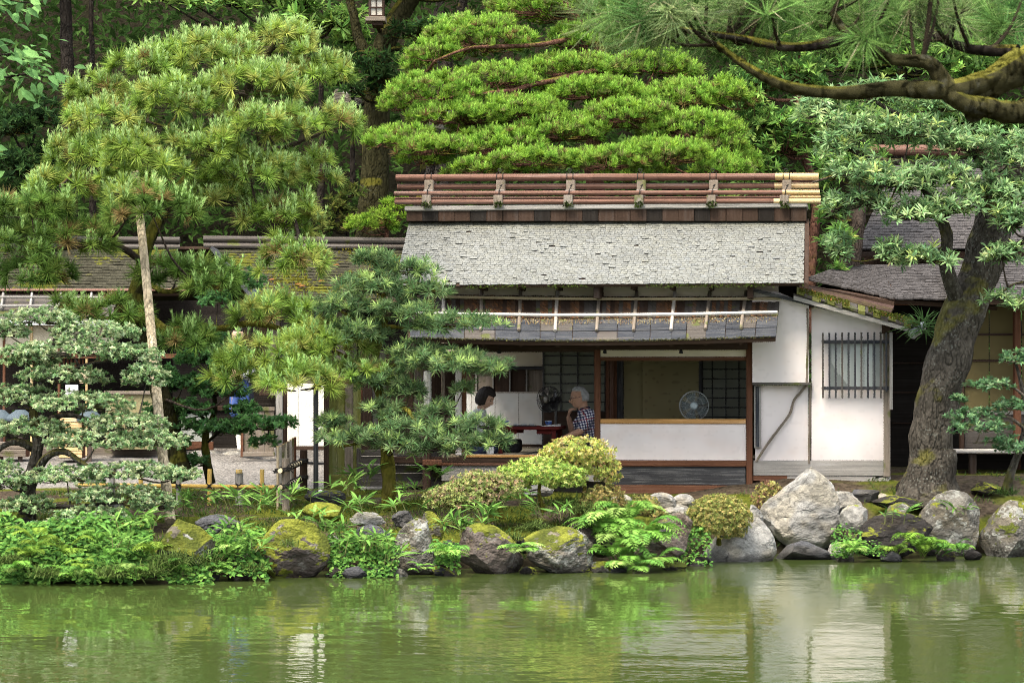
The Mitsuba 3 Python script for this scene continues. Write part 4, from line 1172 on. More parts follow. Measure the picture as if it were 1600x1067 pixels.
def grass_clump(px, py, d, n, L, label, group, col=(0.06, 0.11, 0.03), droop=0.5, wd=0.007):
    base = U(px, py, d)
    k = thing('grass_clump', label, 'grass', group)
    m = MB()
    P = base + RNG.normal(size=(n, 3)) * [L * 0.30, L * 0.22, 0.01]
    D = unit(np.stack([RNG.normal(size=n), RNG.normal(size=n) - 0.35, RNG.uniform(0.8, 2.2, n)], 1))
    C = np.asarray(col) * RNG.uniform(0.6, 1.5, (n, 1))
    l = L * RNG.uniform(0.6, 1.15, n)
    t = [0, 0.4, 0.75, 1.0]
    S = unit(np.cross(D, [0, 0, 1.0])) * wd / 2
    rows = [P + D * (l * q)[:, None] - np.array([0, 0, 1.0]) * (l * droop * q * q)[:, None] for q in t]
    ws = [0.8, 1.0, 0.8, 0.05]
    V = np.stack([x for q, w in zip(rows, ws) for x in (q - S * w, q + S * w)], 1)
    f = np.array([[0, 1, 3], [0, 3, 2], [2, 3, 5], [2, 5, 4], [4, 5, 7], [4, 7, 6]])
    m.add(V.reshape(-1, 3), (f[None] + (np.arange(n) * 8)[:, None, None]).reshape(-1, 3), None, np.repeat(C, 8, 0))
    kk = m.put('blades', 'leaf', k)
    labels[kk] = {'kind': 'stuff'}
    return k


def scatter_ground(xs, ys, n, fn):
    """n random points of the ground sheet inside the world box, kept where fn(x, y) says so."""
    x, y = RNG.uniform(*xs, n), RNG.uniform(*ys, n)
    keep = fn(x, y)
    x, y = x[keep], y[keep]
    return np.stack([x, y, ground_z(x, y)], 1)
# ---------------------------------------------------------------- the big black pine on the left, its support pole
PINE_COLS = [(0.25, 0.395, 0.075), (0.31, 0.44, 0.09), (0.20, 0.335, 0.07), (0.35, 0.41, 0.11)]
PT = thing('pine_tree', 'large cloud pruned pine with yellow green needle tufts filling the upper left', 'tree')
sk = [limb('trunk', PT, px_path([(284, 752, 26.2), (268, 690, 26.2), (250, 610, 26.1), (226, 525, 26.0), (214, 470, 26.0), (224, 400, 26.0), (258, 330, 26.2), (300, 270, 26.4), (350, 200, 26.5), (400, 120, 26.6), (428, 66, 26.6)]), 0.135, 0.035, 7, 44, 0.25, 14, 4)]
for pts, r in (([(214, 480, 26), (262, 515, 25.6), (300, 505, 25.5), (345, 516, 25.4), (400, 508, 25.3), (470, 525, 25.2), (545, 560, 25.1)], 0.055),
               ([(224, 410, 26), (180, 385, 25.6), (110, 385, 25.3), (40, 400, 25.1)], 0.045), ([(250, 345, 26.2), (200, 290, 25.8), (140, 250, 25.6), (95, 290, 25.3)], 0.045),
               ([(330, 228, 26.5), (420, 235, 26.0), (510, 205, 25.9)], 0.04), ([(300, 270, 26.4), (340, 250, 25.7), (300, 215, 25.3), (230, 190, 25.5)], 0.035),
               ([(270, 315, 26.3), (360, 320, 25.8), (450, 330, 25.6), (470, 400, 25.5)], 0.04), ([(228, 440, 26.0), (260, 455, 25.3), (300, 440, 25.0), (345, 445, 24.9)], 0.035), ([(220, 500, 26), (190, 500, 25.2), (150, 495, 24.9)], 0.03)):
    sk.append(limb('limb', PT, px_path(pts), r, r * 0.4, 1 if pts[0][1] in (480, 500, 440) else 0, 22, 0.25, 9, len(sk)))
UP = [(432, 56, 70, 30, 26.6), (330, 82, 85, 38, 26.2), (235, 100, 65, 38, 26.0), (485, 105, 62, 42, 26.4), (150, 138, 58, 34, 26.2), (395, 128, 85, 38, 25.8), (280, 150, 75, 34, 25.5), (170, 182, 76, 32, 25.7),
      (502, 185, 66, 34, 25.9), (420, 192, 75, 34, 25.5), (310, 222, 75, 32, 25.4), (130, 235, 62, 34, 25.7), (225, 258, 75, 28, 25.2), (392, 262, 75, 34, 25.6), (482, 262, 50, 38, 26.0), (100, 285, 60, 28, 25.5),
      (205, 222, 44, 20, 24.9), (212, 296, 46, 20, 24.7), (330, 296, 65, 30, 25.7), (445, 335, 70, 40, 25.7)]
for p in UP:
    p = (p[0], p[1] + 8, p[2] * 0.93, p[3] * 0.84, p[4])
    pine_pad(PT, *p, 21, 0.172, 84, PINE_COLS, candle=0.9, skel=sk, br=0.02, candle_col=(0.50, 0.66, 0.27), width=0.0105)
LO = [(50, 330, 72, 28, 25.2), (240, 330, 68, 26, 24.5), (25, 385, 55, 36, 25.2), (120, 375, 62, 30, 25.3), (460, 408, 52, 36, 25.5), (55, 428, 62, 24, 25.2), (275, 428, 62, 26, 25.3), (335, 440, 45, 30, 24.8), (165, 490, 68, 20, 24.8), (96, 478, 22, 18, 24.9), (285, 530, 50, 24, 24.9),
      (430, 492, 68, 26, 25.4), (515, 535, 72, 28, 25.1), (425, 555, 82, 28, 24.9), (555, 588, 48, 22, 24.9), (470, 600, 66, 24, 24.6), (380, 590, 52, 26, 24.8)]
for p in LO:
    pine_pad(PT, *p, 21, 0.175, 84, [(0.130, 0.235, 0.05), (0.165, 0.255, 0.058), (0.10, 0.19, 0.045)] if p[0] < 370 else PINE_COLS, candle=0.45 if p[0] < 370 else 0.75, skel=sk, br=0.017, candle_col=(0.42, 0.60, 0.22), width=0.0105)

PO = thing('support_pole', 'pale peeled timber pole leaning against and propping the large pine', 'pole')
m = MB(); P = dense(px_path([(266, 814, 23.3), (252, 690, 23.8), (240, 560, 24.3), (228, 430, 24.85), (221, 360, 25.2), (207, 230, 26.0), (202, 150, 26.4)]), 30)
tube(m, P, np.linspace(0.053, 0.038, 30), 14, 3, lump=0.04); m.put('shaft', 'bark', PO, smooth=True)
m = MB(); P = dense(px_path([(203, 196, 26.1), (200, 172, 26.2), (199, 148, 26.3)]), 10)
tube(m, P, [0.05, 0.075, 0.085, 0.08, 0.075, 0.08, 0.085, 0.08, 0.06, 0.03], 14, 6, lump=0.2); m.put('straw_wrap', 'bark', PO, smooth=True)

# ---------------------------------------------------------------- bright pine behind the roof
BC = [(0.22, 0.40, 0.05), (0.27, 0.45, 0.058), (0.15, 0.32, 0.045), (0.26, 0.39, 0.075)]
BP = thing('pine_tree', 'bright green pine with layered boughs behind the bamboo ridge of the tea house', 'tree')
sk = [limb('trunk', BP, px_path([(935, 620, 33.2), (930, 420, 33), (932, 300, 33), (925, 240, 33), (950, 180, 33), (958, 110, 33), (905, 40, 33.2), (860, -30, 33.2)]), 0.17, 0.05, 4, 34, 0.2, 12, 6)]
for pts, r in (([(928, 250, 33), (860, 245, 32.4), (780, 240, 32), (700, 225, 31.8), (640, 215, 31.6)], 0.06), ([(945, 195, 33), (1020, 200, 32.3), (1080, 215, 32), (1130, 240, 31.9)], 0.05),
               ([(955, 130, 33), (1040, 140, 32.5), (1110, 150, 32.4)], 0.05), ([(955, 110, 33), (880, 120, 32.3), (800, 140, 32), (690, 155, 31.8)], 0.055), ([(920, 55, 33.2), (840, 70, 32.6), (740, 75, 32.3), (680, 95, 32.2)], 0.045), ([(928, 265, 33), (960, 262, 32.2), (1040, 256, 31.8)], 0.04)):
    sk.append(limb('limb', BP, px_path(pts), r, r * 0.35, 4, 22, 0.2, 8, len(sk)))
BPADS = [(850, 15, 105, 32, 33.3), (742, 62, 82, 30, 32.8), (930, 62, 85, 28, 33.2), (690, 92, 42, 20, 32.5), (1005, 45, 60, 34, 33.4), (675, 150, 76, 26, 32.0), (775, 128, 75, 24, 32.3), (905, 110, 90, 24, 32.8), (1010, 102, 75, 24, 32.8),
         (635, 212, 48, 18, 31.6), (715, 188, 82, 22, 31.9), (815, 178, 80, 22, 32.0), (925, 150, 92, 20, 32.3), (1052, 152, 82, 24, 32.4), (1120, 150, 44, 24, 32.4), (690, 236, 66, 18, 31.4), (782, 232, 76, 20, 31.6), (880, 208, 84, 20, 31.8),
         (980, 188, 84, 20, 31.9), (1078, 200, 76, 24, 32.0), (1130, 238, 42, 26, 31.8), (845, 255, 76, 16, 31.2), (945, 256, 84, 18, 31.3), (1040, 245, 84, 22, 31.5), (1118, 266, 50, 18, 31.5), (748, 262, 52, 12, 31.2)]
BPADS += [(b[0] + 38 * (-1) ** i, b[1] + 13, b[2] * 0.62, b[3] * 0.8, b[4] + 0.35) for i, b in enumerate(BPADS)]
for p in BPADS:
    p = (p[0] + RNG.normal() * 5, p[1] + RNG.normal() * 4, p[2] * RNG.uniform(0.85, 1.1), p[3] * RNG.uniform(0.9, 1.25), p[4])
    pine_pad(BP, *p, 9.8, 0.125, 30, BC + [(0.22, 0.26, 0.09)], candle=1.0, skel=sk, br=0.022, bk=4, candle_col=(0.36, 0.58, 0.10), width=0.0115, spread=1.2, tilt=0.30, gravity=0.02, candle_n=14, candle_h=0.65)
LP = thing('pine_tree', 'small low bright pine peeping out left of the roof under the dark trunk', 'tree')
sk = [limb('trunk', LP, px_path([(598, 470, 33.8), (600, 400, 33.8), (606, 350, 33.8), (596, 330, 33.8)]), 0.05, 0.02, 4, 16, 0.2, 8, 3)]
for p in [(588, 350, 36, 18, 33.6), (616, 335, 26, 22, 33.7), (560, 352, 24, 14, 33.7), (622, 318, 16, 12, 33.7)]:
    pine_pad(LP, *p, 9.2, 0.105, 26, BC, candle=1.0, skel=sk, br=0.014, bk=4, candle_col=(0.36, 0.54, 0.07), width=0.0115, spread=1.35, tilt=0.30, gravity=0.02, candle_n=12, candle_h=0.45)

# ---------------------------------------------------------------- yew pine in front of the left bay
MK = thing('yew_pine', 'dark green pruned tree with narrow leaves and a mossy trunk before the left bay', 'tree')
sk = [limb('trunk', MK, px_path([(607, 792, 25.0), (608, 740, 25.0), (600, 680, 25.05), (598, 630, 25.1), (586, 565, 25.1), (600, 490, 25.1), (590, 430, 25.15), (584, 405, 25.15)]), 0.085, 0.02, 1, 34, 0.25, 12, 9)]
for pts, r in (([(600, 660, 25.05), (632, 640, 24.8), (656, 665, 24.7), (700, 690, 24.6), (760, 696, 24.5)], 0.035), ([(592, 580, 25.1), (650, 560, 24.9), (720, 565, 24.8), (775, 578, 24.8)], 0.03), ([(596, 510, 25.1), (650, 512, 24.9), (730, 508, 24.8)], 0.028),
               ([(600, 680, 25.05), (580, 668, 24.8), (560, 690, 24.7), (530, 698, 24.6)], 0.032), ([(596, 500, 25.1), (560, 500, 24.9), (530, 485, 24.8)], 0.025), ([(592, 450, 25.1), (640, 440, 25), (680, 455, 25)], 0.024)):
    sk.append(limb('limb', MK, px_path(pts), r, r * 0.4, 1, 20, 0.3, 8, len(sk) + 3))
MKP = [(578, 405, 40, 14, 25.1), (638, 422, 48, 17, 25.1), (588, 448, 66, 22, 25.0), (668, 455, 40, 15, 25.0), (536, 478, 44, 20, 24.9), (618, 486, 60, 20, 24.9), (720, 504, 72, 13, 24.8), (676, 508, 42, 15, 24.9), (560, 520, 52, 22, 24.9), (645, 552, 44, 20, 24.9),
       (704, 566, 78, 20, 24.8), (765, 574, 38, 12, 24.8), (588, 590, 50, 22, 24.9), (640, 610, 34, 16, 24.9), (724, 606, 18, 10, 24.8), (742, 664, 46, 12, 24.45), (596, 640, 36, 16, 24.8), (682, 642, 34, 12, 24.7), (560, 684, 66, 15, 24.6), (520, 660, 26, 16, 24.8), (655, 668, 56, 16, 24.6), (728, 684, 54, 12, 24.5), (618, 690, 40, 14, 24.6), (690, 700, 56, 10, 24.5), (775, 690, 34, 15, 24.5)]
for p in MKP:
    n = max(12, int(p[2] * p[3] / 17))
    leaf_pad(MK, *p, n, 30, 0.10, 0.0115, [(0.095, 0.165, 0.070), (0.12, 0.20, 0.085), (0.155, 0.235, 0.10)], spread=1.35, skel=sk, br=0.013, bk=0, tilt=0.45, tip=(0.36, 0.50, 0.17), tip_frac=0.24, fold=0.1, droop=0.06)

# ---------------------------------------------------------------- pale leaved tree on the far left
VT = thing('variegated_tree', 'low spreading tree with small whitish green leaves at the left bank', 'tree')
sk = [limb('trunk', VT, px_path([(46, 850, 23.6), (42, 770, 23.6), (52, 730, 23.6), (60, 690, 23.6), (52, 640, 23.7), (70, 580, 23.8), (90, 520, 23.8)]), 0.10, 0.02, 2, 30, 0.3, 12, 5)]
for pts, r in (([(48, 760, 23.6), (70, 715, 23.4), (100, 705, 23.3), (140, 730, 23.2), (210, 745, 23.1)], 0.05), ([(55, 700, 23.6), (20, 690, 23.5), (-20, 720, 23.5)], 0.05), ([(56, 660, 23.7), (110, 650, 23.5), (180, 675, 23.4), (250, 690, 23.3)], 0.032), ([(62, 610, 23.8), (130, 570, 23.6), (200, 560, 23.6)], 0.028), ([(44, 790, 23.6), (100, 790, 23.3), (190, 785, 23.1)], 0.035), ([(46, 820, 23.6), (80, 830, 23.2), (130, 832, 23)], 0.03)):
    sk.append(limb('limb', VT, px_path(pts), r, r * 0.35, 2, 20, 0.3, 8, len(sk) + 11))
VTP = [(58, 498, 58, 14, 23.8), (150, 520, 70, 14, 23.7), (115, 548, 88, 16, 23.6), (40, 560, 55, 18, 23.7), (205, 555, 48, 14, 23.6), (228, 592, 36, 20, 23.5), (100, 588, 70, 15, 23.6), (30, 622, 55, 18, 23.6), (130, 632, 75, 17, 23.4), (196, 664, 68, 16, 23.4), (52, 672, 60, 16, 23.5), (150, 690, 78, 15, 23.3), (238, 690, 56, 14, 23.3),
       (204, 738, 76, 14, 23.1), (280, 742, 36, 10, 23.1), (105, 745, 62, 15, 23.2), (186, 776, 74, 15, 23.0), (240, 788, 34, 14, 23.0), (45, 790, 40, 15, 23.3), (110, 830, 78, 15, 22.7), (12, 750, 30, 24, 23.4), (30, 838, 38, 14, 23.0), (14, 520, 30, 12, 23.8), (150, 805, 60, 12, 22.9)]
for p in VTP:
    p = (p[0], p[1], p[2] * 1.08, p[3] * 1.3, p[4])
    n = max(14, int(p[2] * p[3] / 8))
    leaf_pad(VT, *p, int(n * 1.25), 16, 0.037, 0.020, [(0.28, 0.39, 0.20), (0.37, 0.46, 0.27), (0.17, 0.28, 0.125), (0.23, 0.34, 0.16)], spread=1.3, skel=sk, br=0.012, bk=2, tilt=0.35, tip=(0.46, 0.52, 0.30), tip_frac=0.22, shell=0.5)

# ---------------------------------------------------------------- thick leaning broadleaf on the right
OK_ = thing('broadleaf_tree', 'thick mossy trunked evergreen leaning right beside the white wing, with whorls of pale leaves', 'tree')
sk = [limb('trunk', OK_, px_path([(1452, 775, 25.7), (1455, 720, 25.7), (1461, 650, 25.7), (1475, 585, 25.7), (1496, 520, 25.75), (1522, 450, 25.8), (1546, 380, 25.9), (1566, 310, 26.0), (1585, 250, 26.1)]), 0.235, 0.215, 2, 48, 0.22, 22, 12)]
for pts, r in (([(1500, 480, 25.75), (1480, 420, 25.5), (1478, 360, 25.4), (1460, 320, 25.3), (1440, 290, 25.2)], 0.095), ([(1545, 330, 26), (1500, 290, 25.6), (1440, 262, 25.3), (1380, 250, 25.2), (1330, 236, 25.2)], 0.06), ([(1480, 385, 25.5), (1430, 405, 25.2), (1390, 400, 25.1)], 0.03), ([(1560, 290, 26), (1520, 240, 25.7), (1480, 215, 25.5), (1420, 190, 25.4), (1370, 160, 25.4)], 0.055),
               ([(1470, 335, 25.3), (1410, 330, 25.1), (1350, 310, 25), (1300, 330, 25)], 0.035), ([(1380, 250, 25.2), (1320, 270, 25), (1270, 285, 25)], 0.028), ([(1575, 260, 26), (1640, 200, 25.8)], 0.09), ([(1540, 380, 25.9), (1590, 380, 25.3), (1620, 350, 25.2)], 0.05), ([(1620, 440, 25.4), (1585, 446, 25.2), (1560, 462, 25.1)], 0.02)):
    sk.append(limb('limb', OK_, px_path(pts), r, r * 0.4, 2 if r > 0.05 else 0, 22, 0.25, 10, len(sk) + 21))
m = MB(); P_ = dense(px_path([(1452, 790, 25.7), (1453, 760, 25.7), (1455, 735, 25.7), (1457, 700, 25.7)]), 14)
tube(m, P_, np.array([0.40, 0.385, 0.36, 0.335, 0.315, 0.30, 0.285, 0.275, 0.265, 0.26, 0.25, 0.245, 0.235, 0.22]), 26, 2, lump=0.30, seed=5); m.put('root_flare', 'bark', OK_, smooth=True)
OKP = [(1316, 225, 42, 28, 25.2), (1345, 200, 60, 32, 25.3), (1420, 205, 62, 26, 25.2), (1500, 225, 74, 32, 25.4), (1575, 245, 56, 42, 25.5), (1342, 268, 56, 26, 25.0), (1400, 285, 76, 28, 25.0), (1470, 275, 66, 28, 25.1), (1545, 298, 56, 32, 25.3), (1312, 322, 28, 24, 25.1), (1425, 335, 62, 26, 24.9), (1350, 315, 46, 20, 25.0), (1306, 388, 22, 30, 25.4), (1490, 322, 46, 24, 25.0), (1440, 402, 54, 18, 24.9), (1396, 392, 30, 20, 25.0), (1580, 345, 40, 34, 25.0), (1566, 398, 38, 26, 25.0),
       (1285, 172, 44, 30, 25.6), (1372, 150, 66, 28, 25.5), (1460, 165, 56, 24, 25.5), (1560, 462, 26, 12, 25.1), (1590, 478, 26, 12, 25.1), (1590, 300, 40, 30, 25.2)]
for p in OKP:
    n = max(10, int(p[2] * p[3] / 20))
    leaf_pad(OK_, *p, n, 12, 0.10, 0.022, [(0.17, 0.28, 0.125), (0.21, 0.33, 0.15), (0.14, 0.24, 0.105), (0.28, 0.39, 0.17)], spread=1.35, skel=sk, br=0.014, bk=0, tilt=0.3, tip=(0.38, 0.48, 0.15), tip_frac=0.08, shell=0.9, droop=0.2, big=True, depth=0.9)

# ---------------------------------------------------------------- small shrub tree at the right edge
ST = thing('shrub_tree', 'small tree with bare yellowish branches and flat pads of dark leaves at the right edge', 'tree')
sk = [limb('trunk', ST, px_path([(1572, 772, 25.0), (1580, 735, 25.0), (1596, 690, 25.0), (1604, 640, 25.0), (1596, 590, 25.0), (1582, 555, 25.0)]), 0.055, 0.012, 2, 26, 0.2, 10, 8)]
for pts, r in (([(1600, 668, 25), (1572, 650, 24.9), (1530, 648, 24.8), (1500, 642, 24.8)], 0.02), ([(1602, 620, 25), (1575, 600, 24.9), (1540, 602, 24.8)], 0.018), ([(1592, 700, 25), (1560, 690, 24.9), (1520, 692, 24.8)], 0.022)):
    sk.append(limb('limb', ST, px_path(pts), r, r * 0.4, 6, 18, 0.2, 7, len(sk)))
for p in [(1546, 600, 40, 10, 24.8), (1588, 560, 26, 14, 24.9), (1520, 650, 46, 10, 24.8), (1582, 634, 36, 11, 24.8), (1532, 668, 54, 11, 24.7), (1590, 700, 36, 12, 24.8), (1500, 625, 14, 8, 24.8), (1570, 690, 30, 10, 24.7)]:
    leaf_pad(ST, *p, max(14, int(p[2] * p[3] / 9)), 12, 0.055, 0.026, [(0.085, 0.17, 0.08), (0.11, 0.205, 0.10), (0.14, 0.23, 0.115)], spread=1.4, skel=sk, br=0.009, bk=6, tilt=0.3)
grass_clump(1574, 772, 25.0, 160, 0.20, 'tuft of grass at the foot of the small tree at the right edge', None)

# ---------------------------------------------------------------- dark camellia by the gravel, left of the sleeve fence
CM = thing('camellia', 'dark green small leaved tree with a thin trunk at the gravel', 'tree')
sk = [limb('trunk', CM, px_path([(330, 756, 26.4), (322, 715, 26.4), (322, 680, 26.4), (335, 640, 26.4), (330, 590, 26.4)]), 0.06, 0.02, 7, 24, 0.3, 10, 5)]
for pts in ([(324, 690, 26.4), (360, 668, 26.2), (420, 672, 26.0)], [(326, 660, 26.4), (300, 640, 26.2), (275, 625, 26.2)], [(330, 620, 26.4), (370, 600, 26.2)]):
    sk.append(limb('limb', CM, px_path(pts), 0.02, 0.008, 5, 14, 0.2, 6, len(sk)))
for p in [(350, 670, 48, 16, 26.1), (400, 662, 46, 16, 26.0), (300, 640, 40, 18, 26.2), (285, 600, 40, 20, 26.3), (345, 610, 46, 22, 26.3), (310, 560, 40, 20, 26.4), (415, 690, 26, 10, 26.0), (365, 560, 30, 18, 26.4), (300, 665, 30, 12, 26.1), (380, 440, 34, 22, 27.5), (340, 470, 36, 16, 27.5), (255, 640, 34, 20, 26.4), (270, 690, 30, 16, 26.3), (250, 590, 30, 20, 26.5), (300, 720, 26, 12, 26.3), (380, 640, 30, 16, 26.2), (440, 660, 24, 12, 26.1), (320, 530, 44, 18, 26.5)]:
    leaf_pad(CM, *p, max(12, int(p[2] * p[3] / 9)), 13, 0.055, 0.028, [(0.11, 0.24, 0.08), (0.14, 0.29, 0.10), (0.085, 0.19, 0.07)], spread=1.4, skel=sk, br=0.009, bk=5, tilt=0.3)
# ---------------------------------------------------------------- the wood behind
DARK = [(0.028, 0.060, 0.020), (0.040, 0.080, 0.024), (0.020, 0.043, 0.016)]
MID = [(0.095, 0.19, 0.045), (0.13, 0.24, 0.055), (0.07, 0.15, 0.042)]
LITE = [(0.185, 0.32, 0.075), (0.23, 0.38, 0.09), (0.135, 0.25, 0.065)]


def forest_tree(name, label, trunk, r, pads, cols, L, W, n_leaf=10, dens=1 / 60, k=5, group=None, tip=None, tip_frac=0.0, limbs=(), tilt=0.35, big=False, spread=1.4):
    t = thing(name, label, 'tree', group)
    s = [limb('trunk', t, px_path(trunk), r, r * 0.5, k, 26, 0.18, 12, int(trunk[0][0]) % 19)]
    for pts, rr in limbs:
        s.append(limb('limb', t, px_path(pts), rr, rr * 0.4, k, 18, 0.2, 8, len(s)))
    for p in pads:
        leaf_pad(t, *p, max(8, int(p[2] * p[3] * dens)), n_leaf, L, W, cols, spread=spread, skel=s, br=min(0.03, r * 0.5), bk=k, tilt=tilt, tip=tip, tip_frac=tip_frac, shell=0.8, big=big, depth=0.9)
    return t


forest_tree('forest_tree', 'big dark mossy trunk leaning right above the left end of the roof', [(575, 430, 35), (582, 330, 35), (588, 220, 35), (592, 130, 35), (606, 60, 35), (640, 0, 35), (690, -70, 35)], 0.25,
            [(650, 52, 50, 22, 34.6), (600, 120, 36, 18, 34.5), (580, 100, 40, 20, 34.5), (640, 90, 40, 16, 34.6), (560, 140, 34, 14, 34.5), (720, -20, 110, 30, 35), (590, -20, 90, 26, 35)], DARK + MID[:1], 0.16, 0.05, 9, 1 / 40, 7, limbs=[([(592, 85, 35), (640, 76, 34.6), (690, 92, 34.5)], 0.05), ([(590, 84, 35), (560, 84, 34.6), (550, 88, 34.5)], 0.035), ([(592, 130, 35), (560, 60, 35), (540, -40, 35)], 0.12)])
forest_tree('forest_tree', 'thick straight black trunk at the upper left', [(108, 420, 37), (106, 250, 37), (104, 100, 37), (103, -60, 37)], 0.16, [(60, -30, 90, 30, 37), (150, -20, 80, 24, 37)], DARK, 0.15, 0.05, 9, 1 / 50, 5)
forest_tree('forest_tree', 'thin black trunk right of the thick straight one at the upper left', [(146, 420, 38), (143, 250, 38), (142, 90, 38), (144, -60, 38)], 0.065, [(190, -30, 70, 26, 38)], DARK, 0.15, 0.05, 9, 1 / 50, 5)
forest_tree('forest_tree', 'pale grey speckled trunk at the top between the dark trunk and the bright pine', [(690, 420, 40), (684, 200, 40), (682, 80, 40), (686, -60, 40)], 0.19, [(700, -40, 80, 26, 40), (720, 60, 50, 26, 39.6)], MID, 0.15, 0.05, 9, 1 / 50, 2)
forest_tree('forest_tree', 'dark slanting trunk at the top behind the bright pine', [(640, 430, 39), (680, 200, 39), (706, 60, 39), (724, 0, 39), (732, -70, 39)], 0.12, [(760, -40, 80, 26, 39)], DARK, 0.15, 0.05, 9, 1 / 50, 5)
forest_tree('forest_tree', 'brown trunked tree between the tea house roof and the dark bark roof', [(1322, 520, 30.5), (1328, 420, 30.5), (1336, 350, 30.5), (1342, 280, 30.6), (1350, 180, 30.7)], 0.17, [(1300, 330, 26, 24, 30.2), (1305, 270, 30, 26, 30.4), (1330, 250, 60, 30, 30.5), (1306, 420, 16, 18, 30), (1310, 368, 26, 18, 30.1), (1370, 200, 60, 36, 30.8), (1300, 180, 56, 36, 30.8)], LITE + MID, 0.13, 0.036, 11, 1 / 26, 0)
forest_tree('forest_tree', 'mid green tree rising right behind the end of the bamboo ridge', [(1262, 520, 33), (1268, 400, 33), (1272, 290, 33), (1255, 230, 33), (1246, 120, 33.2)], 0.09, [(1180, 130, 50, 34, 33), (1240, 120, 60, 36, 33.2), (1185, 190, 46, 34, 33), (1225, 230, 54, 36, 32.8), (1190, 262, 40, 24, 32.8), (1270, 200, 46, 34, 33), (1250, 60, 70, 36, 33.4), (1230, 190, 40, 34, 32.7)], MID + LITE[:1], 0.13, 0.042, 11, 1 / 26, 4)
forest_tree('forest_tree', 'dark green tree behind the mid green one at the right', [(1400, 520, 37), (1404, 300, 37), (1410, 100, 37)], 0.16, [(1200, 60, 90, 50, 37.4), (1340, 90, 100, 50, 37), (1450, 100, 90, 46, 37), (1560, 110, 90, 50, 37), (1500, 190, 90, 40, 36.6), (1390, 180, 80, 40, 36.6), (1590, 200, 60, 40, 36.4), (1500, 20, 120, 40, 37.6), (1330, 10, 120, 40, 37.6), (1160, 200, 50, 60, 36.8), (1160, 300, 40, 50, 36.6)], MID + LITE, 0.16, 0.055, 10, 1 / 40, 5)
forest_tree('rhododendron', 'bush of long whorled leaves at the top edge left of the dark trunk', [(500, 330, 35.5), (505, 200, 35.5), (500, 60, 35.5)], 0.06, [(300, 2, 46, 14, 35.5), (365, 6, 40, 14, 35.5), (470, 8, 44, 22, 35.4), (520, 34, 46, 26, 35.4), (455, 30, 30, 16, 35.3), (415, -6, 50, 14, 35.5), (250, -4, 40, 12, 35.5)], LITE, 0.20, 0.05, 10, 1 / 34, 5, big=True)
forest_tree('forest_bush', 'fresh green bush left of the big dark trunk', [(550, 300, 36), (552, 220, 36), (550, 130, 36)], 0.05, [(560, 90, 34, 24, 35.8), (545, 60, 26, 22, 35.8), (540, 125, 30, 20, 35.7), (552, 30, 28, 20, 36), (575, 150, 26, 14, 35.6)], LITE, 0.12, 0.05, 11, 1 / 22, 5)
forest_tree('forest_bush', 'bright bush right of the big dark trunk under the pine boughs', [(660, 300, 36), (662, 200, 36), (660, 100, 36)], 0.05, [(640, 92, 26, 16, 35.8), (660, 64, 28, 16, 36), (650, 120, 30, 14, 35.7), (700, 40, 26, 20, 36.2)], LITE, 0.11, 0.05, 11, 1 / 22, 5)
forest_tree('forest_bush', 'dark glossy bush at the left edge below the large leaved branch', [(40, 420, 33.5), (40, 340, 33.5), (42, 240, 33.5)], 0.05, [(20, 200, 56, 30, 33.4), (60, 180, 44, 26, 33.6), (30, 260, 60, 30, 33.2), (80, 300, 36, 24, 33.2), (10, 310, 46, 26, 33.2), (70, 240, 34, 26, 33.4)], DARK, 0.12, 0.042, 11, 1 / 24, 5)
forest_tree('forest_bush', 'olive bush growing at the foot of the big dark trunk', [(540, 420, 34.5), (542, 360, 34.5), (540, 310, 34.5)], 0.04, [(530, 330, 26, 26, 34.4), (550, 300, 20, 16, 34.5), (520, 355, 24, 14, 34.3)], [(0.10, 0.12, 0.03), (0.07, 0.10, 0.025)], 0.10, 0.035, 11, 1 / 20, 5)

# the wood farther up the slope, one dense mass
def _mass(m):
    n = 90000
    x = RNG.uniform(-15, 15, n)
    y = RNG.uniform(39, 46, n)
    z = RNG.uniform(0.8, 14.5, n)
    keep = meshkit.fbm(np.stack([x * 0.55, y * 0.4, z * 0.7], -1), 3, 6) > 0.40
    P = np.stack([x, y, z], 1)[keep]
    t = meshkit.noise(P * 0.7, 9)[:, None]
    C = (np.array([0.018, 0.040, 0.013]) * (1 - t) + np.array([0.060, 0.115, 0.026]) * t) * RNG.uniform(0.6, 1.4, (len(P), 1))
    D = rand_dirs(len(P)) * [1, 1, 0.6] - [0, 0.2, 0.25]
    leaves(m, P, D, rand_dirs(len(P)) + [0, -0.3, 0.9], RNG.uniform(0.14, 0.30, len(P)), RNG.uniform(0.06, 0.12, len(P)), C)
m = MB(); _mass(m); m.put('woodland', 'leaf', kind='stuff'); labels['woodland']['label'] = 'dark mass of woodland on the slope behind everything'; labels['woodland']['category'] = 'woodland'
# undergrowth on the slope just behind the roofs
def _under(m):
    n = 40000
    P = scatter_ground((-12, 14), (33.5, 41), n, lambda x, y: (meshkit.fbm(np.stack([x * 0.9, y * 0.9, 0 * x], -1), 3, 12) > 0.42) & (np.abs(x - 1.2) + np.abs(y - 33) * 0 > 0))
    P[:, 2] += RNG.random(len(P)) ** 1.5 * 0.9
    t = meshkit.noise(P * 0.9, 19)[:, None]
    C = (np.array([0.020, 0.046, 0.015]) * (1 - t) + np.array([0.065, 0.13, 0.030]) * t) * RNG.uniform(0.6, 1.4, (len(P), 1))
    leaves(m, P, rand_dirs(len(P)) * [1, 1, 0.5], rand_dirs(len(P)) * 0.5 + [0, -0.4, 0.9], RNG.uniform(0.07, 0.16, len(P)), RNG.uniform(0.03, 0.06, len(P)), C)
m = MB(); _under(m); m.put('undergrowth', 'leaf', kind='stuff'); labels['undergrowth']['label'] = 'dark leafy undergrowth covering the slope behind the roofs'; labels['undergrowth']['category'] = 'undergrowth'

